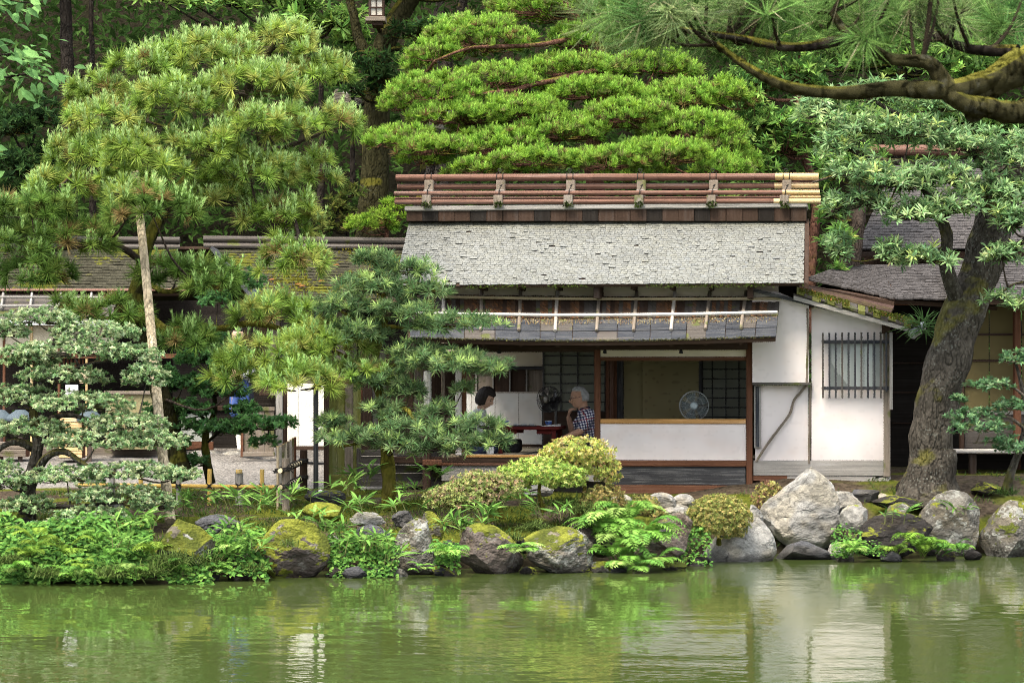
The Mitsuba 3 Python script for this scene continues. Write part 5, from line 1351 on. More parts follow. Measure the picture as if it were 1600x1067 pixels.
# ---------------------------------------------------------------- large leaved branch at the top left, its tree outside the frame
BL = thing('broadleaf_tree', 'overhanging branch of large fresh leaves at the left edge', 'tree')
sk = [limb('trunk', BL, [U(-140, 830, 23.6), U(-130, 500, 23.6), U(-120, 100, 23.6), U(-90, -120, 23.6)], 0.14, 0.07, 5, 24, 0.15, 10, 3)]
for pts in ([(-122, 120, 23.6), (-40, 90, 23.3), (30, 85, 23.2), (80, 92, 23.1)], [(-120, 140, 23.6), (-30, 130, 23.2), (40, 118, 23.1), (75, 122, 23)], [(-110, 20, 23.6), (-20, 0, 23.3), (50, 5, 23.2)], [(-122, 260, 23.6), (-40, 240, 23.4), (5, 238, 23.3)]):
    P = limb('limb', BL, px_path(pts), 0.022, 0.006, 5, 20, 0.1, 6, len(sk)); sk.append(P)
    n = 46 if pts[0][1] != 260 else 16
    for i in range(n):
        t = RNG.uniform(0.45, 1.0)
        q = P[int(t * 19)] + RNG.normal(size=3) * [0.10, 0.12, 0.10]
        D = np.array([[RNG.normal() * 0.8 + 0.4, RNG.normal() * 0.6 - 0.3, RNG.uniform(-0.9, 0.25)]])
        m = MB(); L = RNG.uniform(0.10, 0.19)
        leaves(m, q[None], D, np.array([[0.1, -0.5, 0.85]]) + RNG.normal(size=(1, 3)) * 0.35, np.array([L]), L * 0.45, np.array([[0.10, 0.21, 0.07], [0.13, 0.25, 0.08], [0.08, 0.17, 0.06]])[i % 3] * RNG.uniform(0.8, 1.3), 0.12, 0.2, True)
        m.put('leaf', 'leaf', BL)

# ---------------------------------------------------------------- the near pine branch that hangs into the top right, out of focus
NP_ = thing('pine_tree', 'near blurred pine bough with a mossy limb across the upper right corner', 'tree')
sk = [limb('trunk', NP_, [[3.2, 6.9, 0.4], [3.1, 6.9, 1.6], [2.9, 6.8, 2.6], [2.8, 6.8, 4.2]], 0.20, 0.12, 1, 26, 0.2, 12, 3)]
D0 = 6.3
def nb(pts): return px_path([(x, y, d) for x, y, d in pts])
sk.append(limb('limb', NP_, np.vstack([[[2.92, 6.8, 2.75]], nb([(1720, 70, 6.5), (1600, 100, 6.4), (1540, 128, 6.35), (1480, 142, 6.3), (1400, 142, 6.3), (1310, 150, 6.3), (1230, 140, 6.3), (1170, 108, 6.3), (1120, 70, 6.35)])]), 0.043, 0.008, 7, 46, 0.3, 14, 7))
sk.append(limb('limb', NP_, np.vstack([[[2.9, 6.8, 2.6]], nb([(1700, 170, 6.4), (1595, 182, 6.35), (1545, 174, 6.32), (1508, 164, 6.3), (1478, 145, 6.3)])]), 0.040, 0.022, 7, 30, 0.25, 14, 17))
sk.append(limb('limb', NP_, nb([(1600, 100, 6.4), (1540, 150, 6.35), (1522, 180, 6.33)]), 0.05, 0.026, 7, 20, 0.35, 12, 27))
sk.append(limb('limb', NP_, nb([(1480, 138, 6.3), (1450, 100, 6.3), (1390, 92, 6.3), (1330, 60, 6.3), (1300, 20, 6.3)]), 0.026, 0.009, 7, 24, 0.25, 10, 37))
sk.append(limb('limb', NP_, nb([(1590, 80, 6.5), (1510, 76, 6.6), (1440, 40, 6.7), (1400, 10, 6.8)]), 0.018, 0.008, 5, 24, 0.25, 9, 47))
sk.append(limb('limb', NP_, nb([(1330, 60, 6.3), (1240, 75, 6.3), (1150, 60, 6.35), (1050, 45, 6.4), (980, 25, 6.4)]), 0.016, 0.006, 5, 24, 0.25, 9, 57))
TP = [(965, 22), (1005, 35), (1040, 62), (1000, -10), (1080, 18), (1110, 66), (1060, -30), (1140, 24), (1175, 70), (1150, -20), (1215, 30), (1240, -20), (1275, 40), (1335, 62), (1355, 10), (1310, -15), (1395, 50), (1420, -10), (1450, 20), (1490, 42), (1520, -15), (1545, 20), (1580, 50), (1600, -10), (1570, 80), (1345, 30), (1030, 8), (1200, -45), (1380, -40), (1480, -40), (1610, 30)]
_r = np.random.default_rng(77)
TP = [(x, min(y, 60)) for x, y in TP] + [(float(a), float(b)) for a, b in zip(_r.uniform(940, 1620, 46), _r.uniform(-50, 46, 46))] + [(1200, 70), (1130, 74), (1020, 55), (1350, 62), (960, 40), (1090, 70)]
for i, (x, y) in enumerate(TP):
    d = 6.2 + 0.5 * RNG.random() + (0.4 if x > 1480 else 0.0)
    p = U(x, y - 8, d)
    m = MB()
    A = unit(np.array([[RNG.normal() * 0.5 - 0.25, RNG.normal() * 0.4 - 0.15, 0.35 + RNG.normal() * 0.35]]))
    cc = np.array([[0.14, 0.26, 0.070], [0.17, 0.29, 0.085], [0.10, 0.21, 0.065], [0.24, 0.33, 0.14]])[i % 4] * RNG.uniform(0.7, 1.25)
    for q in range(3):                             # a shoot with three whorls, each bending its own way
        A2 = unit(A + RNG.normal(size=(1, 3)) * 0.45)
        p2 = p[None] + A2 * 0.035 * (q - 1) + RNG.normal(size=(1, 3)) * 0.012
        tufts(m, p2, A2, 52, RNG.uniform(0.12, 0.18), RNG.uniform(1.0, 1.7), 0.0027, cc, power=0.7, gravity=RNG.uniform(0.05, 0.55), jitter=0.45)
    tufts(m, p[None] + A * 0.05, A, 26, 0.10, 0.5, 0.003, cc * 1.5, power=0.8)
    tufts(m, p[None], A, 8, 0.13, 2.1, 0.003, np.array([0.42, 0.40, 0.24]), power=0.5, gravity=0.4)
    tube(m, dense(join(sk, p), 8), np.linspace(0.006, 0.003, 8), 6, 5, (0.035, 0.028, 0.02))
    m.put('needle_tuft', 'needle', NP_)
# ---------------------------------------------------------------- shingled roofs of the other buildings
def shingle_quad(m, A, B, C, D, rows, wid, k, moss, seed, th=0.018, lift=0.012):
    """Courses of boards on the slope A (lower left), B (lower right), C (upper right), D (upper left)."""
    rg = np.random.default_rng(seed)
    A, B, C, D = (np.asarray(x, float) for x in (A, B, C, D))
    nrm = unit(np.cross(B - A, D - A))
    if nrm[2] < 0:
        nrm = -nrm
    L = np.linalg.norm(B - A)
    Vs, Us = [], []
    for r in range(rows):
        t0, t1 = r / rows - 0.002, min((r + 1.35) / rows, 1.0)
        s = -rg.random() * wid / L
        while s < 1:
            w = wid / L * rg.uniform(0.6, 1.4)
            a, b = max(s, 0), min(s + w - 0.003 / L, 1)
            s += w
            if b - a < 0.2 * wid / L:
                continue
            h = lift * rg.uniform(0.7, 1.9)
            q = [(A + (B - A) * a) * (1 - t) + (D + (C - D) * a) * t + nrm * hh for a, t, hh in ((a, t0, h), (b, t0, h * rg.uniform(.8, 1.2)), (b, t1, 0.002), (a, t1, 0.002))]
            q = q + [x - nrm * th for x in q]
            Vs.append(q)
            Us.append([k, moss + rg.normal() * 0.03])
    n = len(Vs)
    f = np.array([[0, 1, 2, 3], [0, 4, 5, 1], [1, 5, 6, 2], [3, 7, 4, 0]])
    m.add(np.array(Vs).reshape(-1, 3), (f[None] + (np.arange(n) * 8)[:, None, None]).reshape(-1, 4), np.repeat(np.array(Us, float), 8, 0))


def wquad(m, pts, uv, th=0.0):
    V = np.array(pts, float)
    if th:
        n = unit(np.cross(V[1] - V[0], V[3] - V[0]))
        V = np.vstack([V, V - n * th])
        m.add(V, [[0, 1, 2, 3], [7, 6, 5, 4], [0, 4, 5, 1], [1, 5, 6, 2], [2, 6, 7, 3], [3, 7, 4, 0]], wood_uv(V, uv, 0) if np.isscalar(uv) else np.array(uv, float))
    else:
        m.add(V, [[0, 1, 2, 3]], wood_uv(V, uv, 0) if np.isscalar(uv) else np.array(uv, float))
    return m


def pxbox(m, x0, y0, x1, y1, d, depth, k=0, e=0.004, axis=None, c=None):
    """A box facing the camera's side whose front, d metres ahead, shows from pixel (x0, y0) to (x1, y1)."""
    a, b = U(x0, y0, d), U(x1, y1, d)
    return wbox(m, [a[0], d, b[2]], [b[0], d + depth, a[2]], k, e, axis, c)


def sp(name, bsdf, parent, *boxes, label=None, smooth=False):
    m = MB()
    for b in boxes:
        pxbox(m, *b[:5], b[5], b[6] if len(b) > 6 else 0, 0.004, b[7] if len(b) > 7 else None, b[8] if len(b) > 8 else None)
    return m.put(name, bsdf, parent, smooth, None, label)


# ---------------------------------------------------------------- the long low house on the left
SH = thing('shop_house', 'long low wooden house with mossy board roofs behind the pine at the left', 'house')
m = MB(); shingle_quad(m, U(-80, 454, 32.2), U(292, 454, 32.2), U(276, 382, 33.6), U(-80, 382, 33.6), 17, 0.14, 0, -0.06, 1); m.put('left_roof', 'roofing', SH, kind='stuff')
m = MB(); shingle_quad(m, U(398, 463, 32.0), U(650, 470, 32.0), U(640, 384, 33.6), U(334, 384, 33.6), 19, 0.14, 0, -0.02, 2); m.put('right_roof', 'roofing', SH, kind='stuff')
m = MB(); wquad(m, [U(-80, 458, 32.24), U(292, 458, 32.24), U(276, 386, 33.64), U(-80, 386, 33.64)], 0, 0.04); m.put('roof_deck', 'wood', SH)
m = MB(); wquad(m, [U(398, 467, 32.04), U(650, 474, 32.04), U(640, 388, 33.64), U(334, 388, 33.64)], 0, 0.04); m.put('roof_deck', 'wood', SH)
m = MB(); wquad(m, [U(-80, 385, 33.7), U(660, 385, 33.7), U(660, 470, 36.4), U(-80, 470, 36.4)], 0, 0.04); m.put('rear_roof', 'wood', SH)
for x0, x1, y in ((-80, 281, 372.5), (318, 640, 373.5)):
    m = MB(); tube(m, np.linspace(U(x0, y, 33.55), U(x1, y + 3, 33.5), 24), 0.045, 12, 15, lump=0.04); m.put('ridge_pole', 'wood', SH, smooth=True)
    m = MB(); wquad(m, [U(x0, 384, 33.42), U(x1, 386, 33.4), U(x1, 376, 33.62), U(x0, 376, 33.62)], 15, 0.03); m.put('ridge_board', 'wood', SH)
m = MB(); a, b = U(330, 381, 33.6), U(402, 466, 31.98)
wquad(m, [b + [-.05, -.02, 0.02], b + [.05, -.02, -0.04], a + [.05, -.02, -0.02], a + [-.05, -.02, 0.04]], 17, 0.05); m.put('verge_board', 'wood', SH, label='bluish grey sloping verge board')
sp('eave_trim', 'tone', SH, (-80, 451.5, 292, 454.5, 32.15, 0.04, 0, 0, (0.26, 0.14, 0.11)))
sp('eave_trim', 'tone', SH, (400, 469, 650, 474, 31.95, 0.05, 0, 0, (0.10, 0.045, 0.035)))
# lower eave with battens and rail
m = MB(); wquad(m, [U(-80, 501, 31.6), U(178, 501, 31.6), U(178, 460, 32.2), U(-80, 460, 32.2)], 15, 0.04); m.put('lower_eave', 'wood', SH)
for x in (-30, 5, 50, 95, 143, 173):
    m = MB(); tube(m, np.array([U(x, 458, 32.1), U(x - 3, 482, 31.78)]), 0.016, 6, 1); m.put('batten', 'wood', SH)
m = MB(); tube(m, np.linspace(U(-80, 478, 31.8), U(180, 478, 31.8), 12), 0.018, 8, 1); m.put('bamboo_rail', 'wood', SH)
m = MB(); tube(m, np.linspace(U(-80, 464, 31.98), U(180, 465, 31.98), 12), 0.014, 8, 1); m.put('bamboo_rail', 'wood', SH)
sp('gutter', 'gloss', SH, (-80, 501, 175, 508, 31.55, 0.08, 0, 0, (0.52, 0.55, 0.57)))
for i in range(6):
    sp('screen_panel', 'paper', SH, (-80 + i * 43, 508.5, -80 + i * 43 + 41.5, 553, 31.75, 0.02, 0, 0, (0.50, 0.45, 0.34)))
    sp('screen_post', 'wood', SH, (-81.5 + i * 43, 508.5, -78.8 + i * 43, 712, 31.73, 0.05, 16 if i % 2 else 3, 2))
sp('transom', 'wood', SH, (-80, 553, 300, 560, 31.72, 0.08, 3, 0))
for i in range(12):
    sp('lattice_bar', 'wood', SH, (68 + i * 6, 560, 71 + i * 6, 578, 31.8, 0.03, 3, 2))
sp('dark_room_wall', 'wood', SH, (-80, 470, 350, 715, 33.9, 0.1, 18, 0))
sp('shop_floor', 'wood', SH, (-80, 700, 280, 716, 31.9, 1.9, 13, 0))
sp('counter', 'plaster', SH, (165, 614, 240, 700, 31.5, 0.5))
scene[f'{SH}__counter'] = (lambda q: shp(q.arrays()[:2], 'plaster', uv=np.tile([1.0, 0.0], (24, 1)), color=np.full((24, 3), 0.4)))((lambda q: pxbox(q, 165, 616, 240, 702, 31.5, 0.5))(MB()))
sp('counter_top', 'wood', SH, (162, 611, 243, 616, 31.46, 0.6, 13, 0))
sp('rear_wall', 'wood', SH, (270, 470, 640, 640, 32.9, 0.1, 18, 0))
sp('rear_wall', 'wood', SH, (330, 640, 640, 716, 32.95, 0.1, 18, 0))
for i in range(9):
    sp('wall_board', 'wood', SH, (405 + i * 17, 478, 421 + i * 17, 618, 32.6 + .005 * (i % 2), 0.05, [0, 13, 15][i % 3], 2))
sp('sliding_panel', 'paper', SH, (283, 641, 331, 690, 32.3, 0.04, 0, 0, (0.34, 0.36, 0.33)))
sp('panel_base', 'wood', SH, (280, 690, 333, 703, 32.28, 0.08, 3, 0))
sp('panel_head', 'wood', SH, (270, 634, 400, 641, 32.25, 0.08, 0, 0))
for x0, x1 in ((380, 396), (396.6, 413), (413.6, 428)):
    sp('door_board', 'wood', SH, (x0, 642, x1, 708, 31.0, 0.03, 13, 2))
sp('door_rail', 'wood', SH, (379, 636, 429, 642, 30.98, 0.05, 13, 0), (379, 706, 429, 713, 30.97, 0.05, 13, 0)); sp('door_stile', 'wood', SH, (376, 636, 380, 714, 30.97, 0.05, 3, 2))
sp('post', 'wood', SH, (431, 600, 441, 714, 31.2, 0.1, 1, 2)); sp('post', 'wood', SH, (443, 600, 449, 714, 31.4, 0.1, 0, 2))
sp('white_panel', 'paper', SH, (449, 600, 466, 697, 30.6, 0.03, 0, 2, (0.62, 0.60, 0.53)), label='cream side panel')
sp('white_panel', 'paper', SH, (466.5, 600, 508, 697, 30.55, 0.03, 0, 2, (0.62, 0.62, 0.58)), label='bright white panel')
sp('step', 'wood', SH, (440, 697, 512, 703, 30.5, 0.5, 0, 0))
sp('drain_head', 'gloss', SH, (394, 452, 404, 476, 31.8, 0.1, 0, 2, (0.04, 0.05, 0.08)))
# moss and fallen leaves on the right roof
def _rm(m):
    rg = np.random.default_rng(31)
    n = 1500
    x, t = rg.uniform(420, 600, n), rg.random(n)
    keep = meshkit.fbm(np.stack([x * 0.03, t * 3, 0 * x], -1), 3, 5) > 0.50
    A_ = np.array([U(a, 468 - 84 * b, 31.96 + 1.6 * b) for a, b in zip(x[keep], t[keep])])
    leaves(m, A_ + [0, 0, .02], rand_dirs(len(A_)) + [0, 0, .5], rand_dirs(len(A_)), rg.uniform(.03, .06, len(A_)), 0.03, np.array([0.14, 0.135, 0.02]) * rg.uniform(.5, 1.3, (len(A_), 1)))
m = MB(); _rm(m); m.put('roof_moss', 'leaf', SH, kind='stuff')
for i, (x, y) in enumerate([(470, 396), (520, 420), (530, 438), (498, 432), (430, 442), (472, 450), (478, 452), (508, 444), (440, 455)]):
    k = thing('fallen_leaf', 'orange brown fallen leaf lying on the mossy roof at the left', 'leaf', 'fallen leaves on the mossy roof')
    b = (468 - y) / 84
    m = MB(); leaves(m, U(x, y, 31.96 + 1.6 * b)[None] + [0, -0.02, .045], np.array([[RNG.normal(), RNG.normal() * .4, .1]]), np.array([[0, -.5, .8]]), np.array([0.10]), 0.045, np.array([0.20, 0.09, 0.035]), 0.1, 0.2, True)
    v_, f_, uv_, c_ = m.arrays(); scene[k] = shp((v_, f_), 'leaf', uv=uv_, color=c_)

# signs and goods at the shop front
sg = thing('hanging_sign', 'small cream hanging signboard with dark brush characters under the shop eave', 'sign')
sp('board', 'tone', sg, (124, 577, 139, 599, 31.3, 0.03, 0, 0, (0.62, 0.50, 0.33)))
def glyph(parent, cx, cy, d, strokes, s, c=(0.02, 0.018, 0.02)):
    m = MB()
    for st in strokes:
        P = dense([U(cx + x * s, cy + y * s, d) for x, y in st], 10) if len(st) > 2 else np.array([U(cx + x * s, cy + y * s, d) for x, y in st])
        tube(m, P, 0.14 * s * M_PX(d), 5, 0, c)
    m.put('lettering', 'tone', parent)
# a two-line mark: three dense characters over one smaller one
for j, cx in enumerate((129.0, 132.0, 135.0)):
    glyph(sg, cx, 587.6, 31.285, [[(-.9, -1), (.9, -1)], [(-.9, 0), (.9, 0)], [(-.9, 1), (.9, 1)], [(-.9, -1.1), (-.9, 1.1)], [(.9, -1.1), (.9, 1.1)]] + ([[(0, -1.4), (0, 1.4)]] if j == 1 else []), 1.15)
glyph(sg, 133.4, 591.2, 31.285, [[(-1, 0), (1, 0)], [(-.6, -.9), (-.6, .9)], [(.6, -.9), (.6, .9)]], 0.95)
bn = thing('cloth_banner', 'white cloth banner with dark hiragana at the shop front', 'banner')
sp('cloth', 'paper', bn, (102, 601, 122, 630, 31.2, 0.012, 0, 2, (0.5, 0.5, 0.53)))
glyph(bn, 107.0, 611.0, 31.18, [[(-1.2, -1.3), (-1.3, 0), (-.9, 1.0), (-.5, .6)], [(.7, -1.2), (1.0, -.3), (.9, .8)], [(-.2, 1.2), (.2, -1.0)]], 1.7)
glyph(bn, 115.5, 611.0, 31.18, [[(-.9, -1.5), (-.8, 1.4)], [(-.9, -1.5), (.9, -1.5)], [(.9, -1.5), (.9, 1.4)]], 1.5)
glyph(bn, 106.5, 623.5, 31.18, [[(-1.7, -.7), (0, -1.2), (1.5, -.6), (1.4, .7), (-.3, 1.2)]], 1.6)
for i, (x, r) in enumerate(((32, 24), (140, 22), (2, 18))):
    k = thing('round_table', ['round blue grey table half hidden behind the pale leaved tree trunk', 'round blue grey table right of the pale leaved tree trunk', 'round blue grey table at the left edge'][i], 'table')
    c = U(x, 655, 31.0); g_ = float(ground_z(c[0], 31.0)); s = r * M_PX(31.0)
    m = MB(); tube(m, np.array([c + [0, 0, -.02], c + [0, 0, .0], c + [0, 0, .02], c + [0, 0, .12]]), [s, s * 1.02, s, s * 0.3], 22, 0, (0.05, 0.07, 0.085)); m.put('top', 'tone', k, smooth=True)
    m = MB(); tube(m, np.array([[c[0], c[1], g_], [c[0], c[1], c[2] - .02]]), 0.03, 8, 0, (0.08, 0.06, 0.05)); m.put('leg', 'tone', k)
for i, (x0, y0, x1, y1) in enumerate([(92, 694, 128, 716), (94, 650, 128, 690), (-10, 690, 40, 714)]):
    k = thing('wooden_crate', ['orange brown crate on the gravel under the pale leaved tree', 'orange brown crate standing on the other crate', 'brown low crate at the left edge of the shop'][i], 'crate')
    for j in range(4):
        a = y0 + (y1 - y0) * j / 4
        sp('slat', 'wood', k, (x0, a, x1, a + (y1 - y0) / 4 - 0.8, 30.9, 0.02, 16 if i < 2 else 13, 0))
    sp('inside', 'wood', k, (x0 + 1, y0 + 1, x1 - 1, y1, 30.93, 0.3, 3, 0))

# ---------------------------------------------------------------- houses behind on the right
RH = thing('bark_roof_house', 'dark house with thick bark roofs behind the leaning tree on the right', 'house')
m = MB(); shingle_quad(m, U(1338, 389, 31.0), U(1700, 389, 31.0), U(1700, 250, 33.2), U(1400, 250, 33.2), 34, 0.08, 1, 0, 3, 0.02, 0.010); m.put('upper_roof', 'roofing', RH, kind='stuff')
m = MB(); wquad(m, [U(1338, 395, 31.02), U(1700, 395, 31.02), U(1700, 256, 33.24), U(1400, 256, 33.24)], 0, 0.08); m.put('upper_roof_deck', 'wood', RH)
sp('fascia', 'wood', RH, (1346, 390, 1700, 396, 31.15, 0.06, 3, 0)); sp('upper_wall', 'wood', RH, (1352, 396, 1700, 470, 31.6, 0.1, 0, 0))
m = MB(); bamboo(m, U(1360, 235, 33.1), U(1700, 235, 33.1), 0.075, 6, 0.5, 12); m.put('ridge_pole', 'wood', RH, smooth=True)
m = MB()
A, B, C, D, E_ = U(1258, 436, 28.9), U(1398, 467, 28.2), U(1560, 469, 28.2), U(1560, 412, 30.6), U(1318, 414, 30.6)
shingle_quad(m, A, B, E_ + (D - E_) * 0.25, E_, 22, 0.08, 1, 0, 4, 0.02, 0.010)
shingle_quad(m, B, C, D, E_ + (D - E_) * 0.25, 22, 0.08, 1, 0, 5, 0.02, 0.010)
m.put('lower_roof', 'roofing', RH, kind='stuff')
m = MB(); wquad(m, [B + [-1.0, .06, .06], C + [0, .06, -.07], D + [0, .06, -.07], E_ + [0, .06, -.07]], 0, 0.05); m.put('lower_roof_deck', 'wood', RH)
sp('fascia', 'wood', RH, (1398, 469, 1560, 477, 28.35, 0.06, 3, 0))
sp('wall', 'wood', RH, (1380, 476, 1520, 760, 29.6, 0.1, 18, 0))
for y in (520, 566, 612, 660):
    sp('wall_rail', 'wood', RH, (1394, y, 1520, y + 2, 29.56, 0.03, 0, 0))
sp('post', 'wood', RH, (1585, 470, 1596, 745, 28.4, 0.1, 3, 2)); sp('post', 'wood', RH, (1500, 470, 1507, 745, 28.55, 0.1, 0, 2))
for i, (y0, y1) in enumerate([(478, 521), (524, 562), (565, 602), (605, 642)]):
    for x0, x1 in ((1507, 1545), (1546.5, 1585), (1597, 1640)):
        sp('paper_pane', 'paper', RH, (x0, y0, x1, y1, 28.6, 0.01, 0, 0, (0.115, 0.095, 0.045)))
for y in (521, 562, 602):
    sp('muntin', 'wood', RH, (1507, y, 1660, y + 3, 28.57, 0.03, 0, 0))
sp('kickboard', 'wood', RH, (1507, 642, 1660, 648, 28.56, 0.04, 1, 0)); sp('kickboard', 'wood', RH, (1507, 648, 1660, 700, 28.6, 0.03, 15, 0))
sp('veranda', 'wood', RH, (1490, 704, 1680, 708, 27.6, 0.9, 1, 0)); sp('veranda_post', 'wood', RH, (1516, 708, 1526, 748, 27.7, 0.1, 0, 2))
sp('underfloor', 'wood', RH, (1490, 709, 1680, 760, 28.4, 0.1, 18, 0))
sp('eave', 'wood', RH, (1490, 462, 1700, 470, 28.0, 0.8, 0, 0))
m = MB(); wquad(m, [U(1480, 468, 27.72), U(1720, 468, 27.72), U(1720, 407, 29.62), U(1480, 407, 29.62)], 0, 0.06); m.put('front_roof_deck', 'wood', RH)
m = MB(); shingle_quad(m, U(1480, 466, 27.7), U(1720, 466, 27.7), U(1720, 405, 29.6), U(1480, 405, 29.6), 22, 0.08, 1, 0, 6, 0.02, 0.010); m.put('front_roof', 'roofing', RH, kind='stuff')

# ---------------------------------------------------------------- hanging lantern by the dark trunk
LN = thing('lantern', 'wooden framed paper lantern hanging at the top beside the dark trunk', 'lantern')
sp('paper', 'paper', LN, (579, -14, 598, 25, 34.2, 0.2, 0, 0, (0.40, 0.38, 0.33)))
for b in ((576, -16, 579.5, 27), (597, -16, 600, 27), (587, -16, 588.5, 26)):
    sp('frame_bar', 'wood', LN, (b[0], b[1], b[2], b[3], 34.18, 0.24, 0, 2))
for y in (-2, 11, 24):
    sp('frame_bar', 'wood', LN, (577, y, 599, y + 1.6, 34.17, 0.25, 0, 0))
sp('base', 'wood', LN, (571, 26, 602, 33, 34.1, 0.36, 13, 0)); sp('bracket', 'wood', LN, (581, 33, 598, 40, 34.15, 0.28, 0, 0)); sp('bracket_arm', 'wood', LN, (586, 34, 592, 40, 34.2, 0.8, 0, 1)); sp('cap', 'wood', LN, (570, -24, 606, -15, 34.1, 0.4, 0, 0))

# ---------------------------------------------------------------- bamboo fences
FN = thing('bamboo_fence', 'low fence of one yellow bamboo rail lashed to posts along the gravel', 'fence')
m = MB(); bamboo(m, U(120, 757, 25.7), U(438, 761, 25.3), 0.021, 10, 0.34, 12); m.put('rail', 'wood', FN, smooth=True)
for i, (x, y0, y1, w, k) in enumerate([(175, 745, 785, 5, 1), (279, 750, 786, 4, 1), (327.5, 733, 792, 3.6, 10), (373.5, 738, 796, 6.5, 1), (409.5, 733, 790, 3.5, 10), (220, 742, 788, 3.6, 10)]):
    d = 25.62 - 0.30 * (x - 120) / 318 + (0.045 if w < 6 else 0.055)
    a, b = U(x, y1 + 6, d), U(x, y0, d)
    m = MB(); r = w * M_PX(d)
    (bamboo if k == 10 else tube)(m, *((a, b, r, k, 0.16, 10) if k == 10 else (np.linspace(a, b, 6), r, 9, k))); p_ = m.put('post', 'wood', FN, smooth=True)
    m = MB(); c = U(x, 758.5 + 0.6 * (x - 120) / 318, d - 0.03)
    for o in (-.011, .0, .011):
        rope(m, ring_pts(c + [0, 0.03, o], np.array([1, 0, 0]), np.array([0, 1, 0.0]), r + 0.006, r + 0.03, 14), 0.006)
    rope(m, [c + [-.03, -.03, -.025], c + [.03, -.035, .03]], 0.006); rope(m, [c + [-.03, -.035, .03], c + [.03, -.03, -.025]], 0.006); m.put('lashing', 'tone', FN)
m = MB(); tube(m, np.array([U(373.5, 739, 25.4), U(373.5, 733.5, 25.4)]), 5 * M_PX(25.4), 10, 10); m.put('post_cap', 'wood', FN)
SF = thing('sleeve_fence', 'short fence of upright poles with slanting tops and black rope, running back from the pond', 'fence')
for i, (x, y0, y1, d, w, k) in enumerate([(434, 698, 804, 25.15, 3.6, 5), (438.5, 697, 790, 25.5, 3.6, 5), (442.5, 694.5, 786, 25.8, 3.4, 5), (446.5, 692, 780, 26.1, 3.4, 5), (450.5, 690, 776, 26.4, 3.3, 5), (454, 687.5, 772, 26.7, 3.3, 5), (457.5, 685, 768, 27.0, 3.2, 5), (461, 683.5, 768, 27.3, 3.2, 11)]):
    m = MB(); bamboo(m, U(x, y1, d), U(x, y0, d), w * 0.62 * M_PX(d), [11, 14, 13, 11, 13, 14, 13, 3][i], 0.2, 9); m.put('pole', 'wood', SF, smooth=True)
    m = MB(); tube(m, np.array([U(x, y0 + .6, d), U(x, y0 - 1.2, d)]), w * 0.6 * M_PX(d), 9, 16); m.put('pole_end', 'wood', SF)
m = MB(); tube(m, np.linspace(U(447, 806, 25.0), U(447, 716, 25.0), 8), 6.2 * M_PX(25), 11, 13, lump=0.08, seed=4); m.put('front_post', 'wood', SF, smooth=True)
m = MB(); tube(m, np.linspace(U(474.5, 770, 27.3), U(474.5, 703, 27.3), 6), 6 * M_PX(27), 9, 0, lump=0.05); m.put('rear_post', 'wood', SF, smooth=True)
for y, y2 in ((735.5, 722), (761.5, 748)):
    m = MB(); bamboo(m, U(437.5, y, 24.85), U(470, y2, 27.0), 0.024, 5, 0.3, 12); m.put('rail', 'wood', SF, smooth=True)
    m = MB()
    for s in range(9):
        t = 0.08 + s * 0.11
        c = U(437.5, y, 24.85) * (1 - t) + U(470, y2, 27.0) * t
        rope(m, ring_pts(c, np.array([1, .1, 0]), np.array([0, 0, 1.0]), 0.028, 0.031, 12), 0.0085)
    for o in (-.012, .004, .02):
        c = U(441, y - 1, 24.98) + [0, 0, o]
        rope(m, ring_pts(c, np.array([1, 0, 0.15]), np.array([0, 1, 0.0]), 0.095 - abs(o), 0.075, 18), 0.008)
        rope(m, catmull([c + [.05, -.06, 0], c + [.08, -.07, .03 * (1 + o * 20)], c + [.12, -.06, o]], 6), 0.006)
        c2 = U(474.5, y2 - 2, 27.28) + [0, 0, o]
        rope(m, ring_pts(c2, np.array([1, 0, 0]), np.array([0, 1, 0.0]), 0.05, 0.05, 12), 0.008)
    m.put('lashing', 'tone', SF)
DP = thing('drain_pipe', 'straight black drain pipe standing on the flat dark stone', 'pipe')
m = MB(); tube(m, np.array([U(493.5, 772, 25.5), U(493.5, 640, 25.5), U(493.5, 470, 25.6)]), 0.027, 12, 0, (0.018, 0.018, 0.02)); m.put('tube', 'gloss', DP, smooth=True)
m = MB(); tube(m, np.array([U(493.5, 774, 25.5), U(493.5, 764, 25.5)]), [0.05, 0.034], 12, 0, (0.03, 0.03, 0.033)); m.put('foot', 'gloss', DP)
WS = thing('white_pebble', 'round white pebble beside the foot of the black drain pipe', 'pebble')
m = MB(); v_, f_ = rock_mesh(U(501, 768.5, 25.35), [0.03, 0.03, 0.026], 5, 2, 0.06, 1); scene[WS] = shp((v_, f_), 'tone', smooth=True, uv=np.zeros((len(v_), 2)), color=np.full((len(v_), 3), 0.6))
# mossy plank fence at the left foot of the tea house
PF = thing('plank_fence', 'green mossy plank screen at the left foot of the tea house', 'fence')
for i in range(4):
    sp('plank', 'wood', PF, (514 + i * 12.5, 600, 526 + i * 12.5, 746, 26.75 + .006 * (i % 2), 0.03, [9, 9, 13, 9][i], 2))
sp('base_plank', 'wood', PF, (507, 742, 563, 766, 26.68, 0.05, 9, 0)); sp('post', 'wood', PF, (506, 596, 513, 772, 26.62, 0.09, 0, 2)); sp('post', 'wood', PF, (557, 700, 564, 762, 26.66, 0.07, 15, 2))
sp('brown_panel', 'wood', PF, (513, 590, 566, 640, 26.85, 0.03, 3, 2))
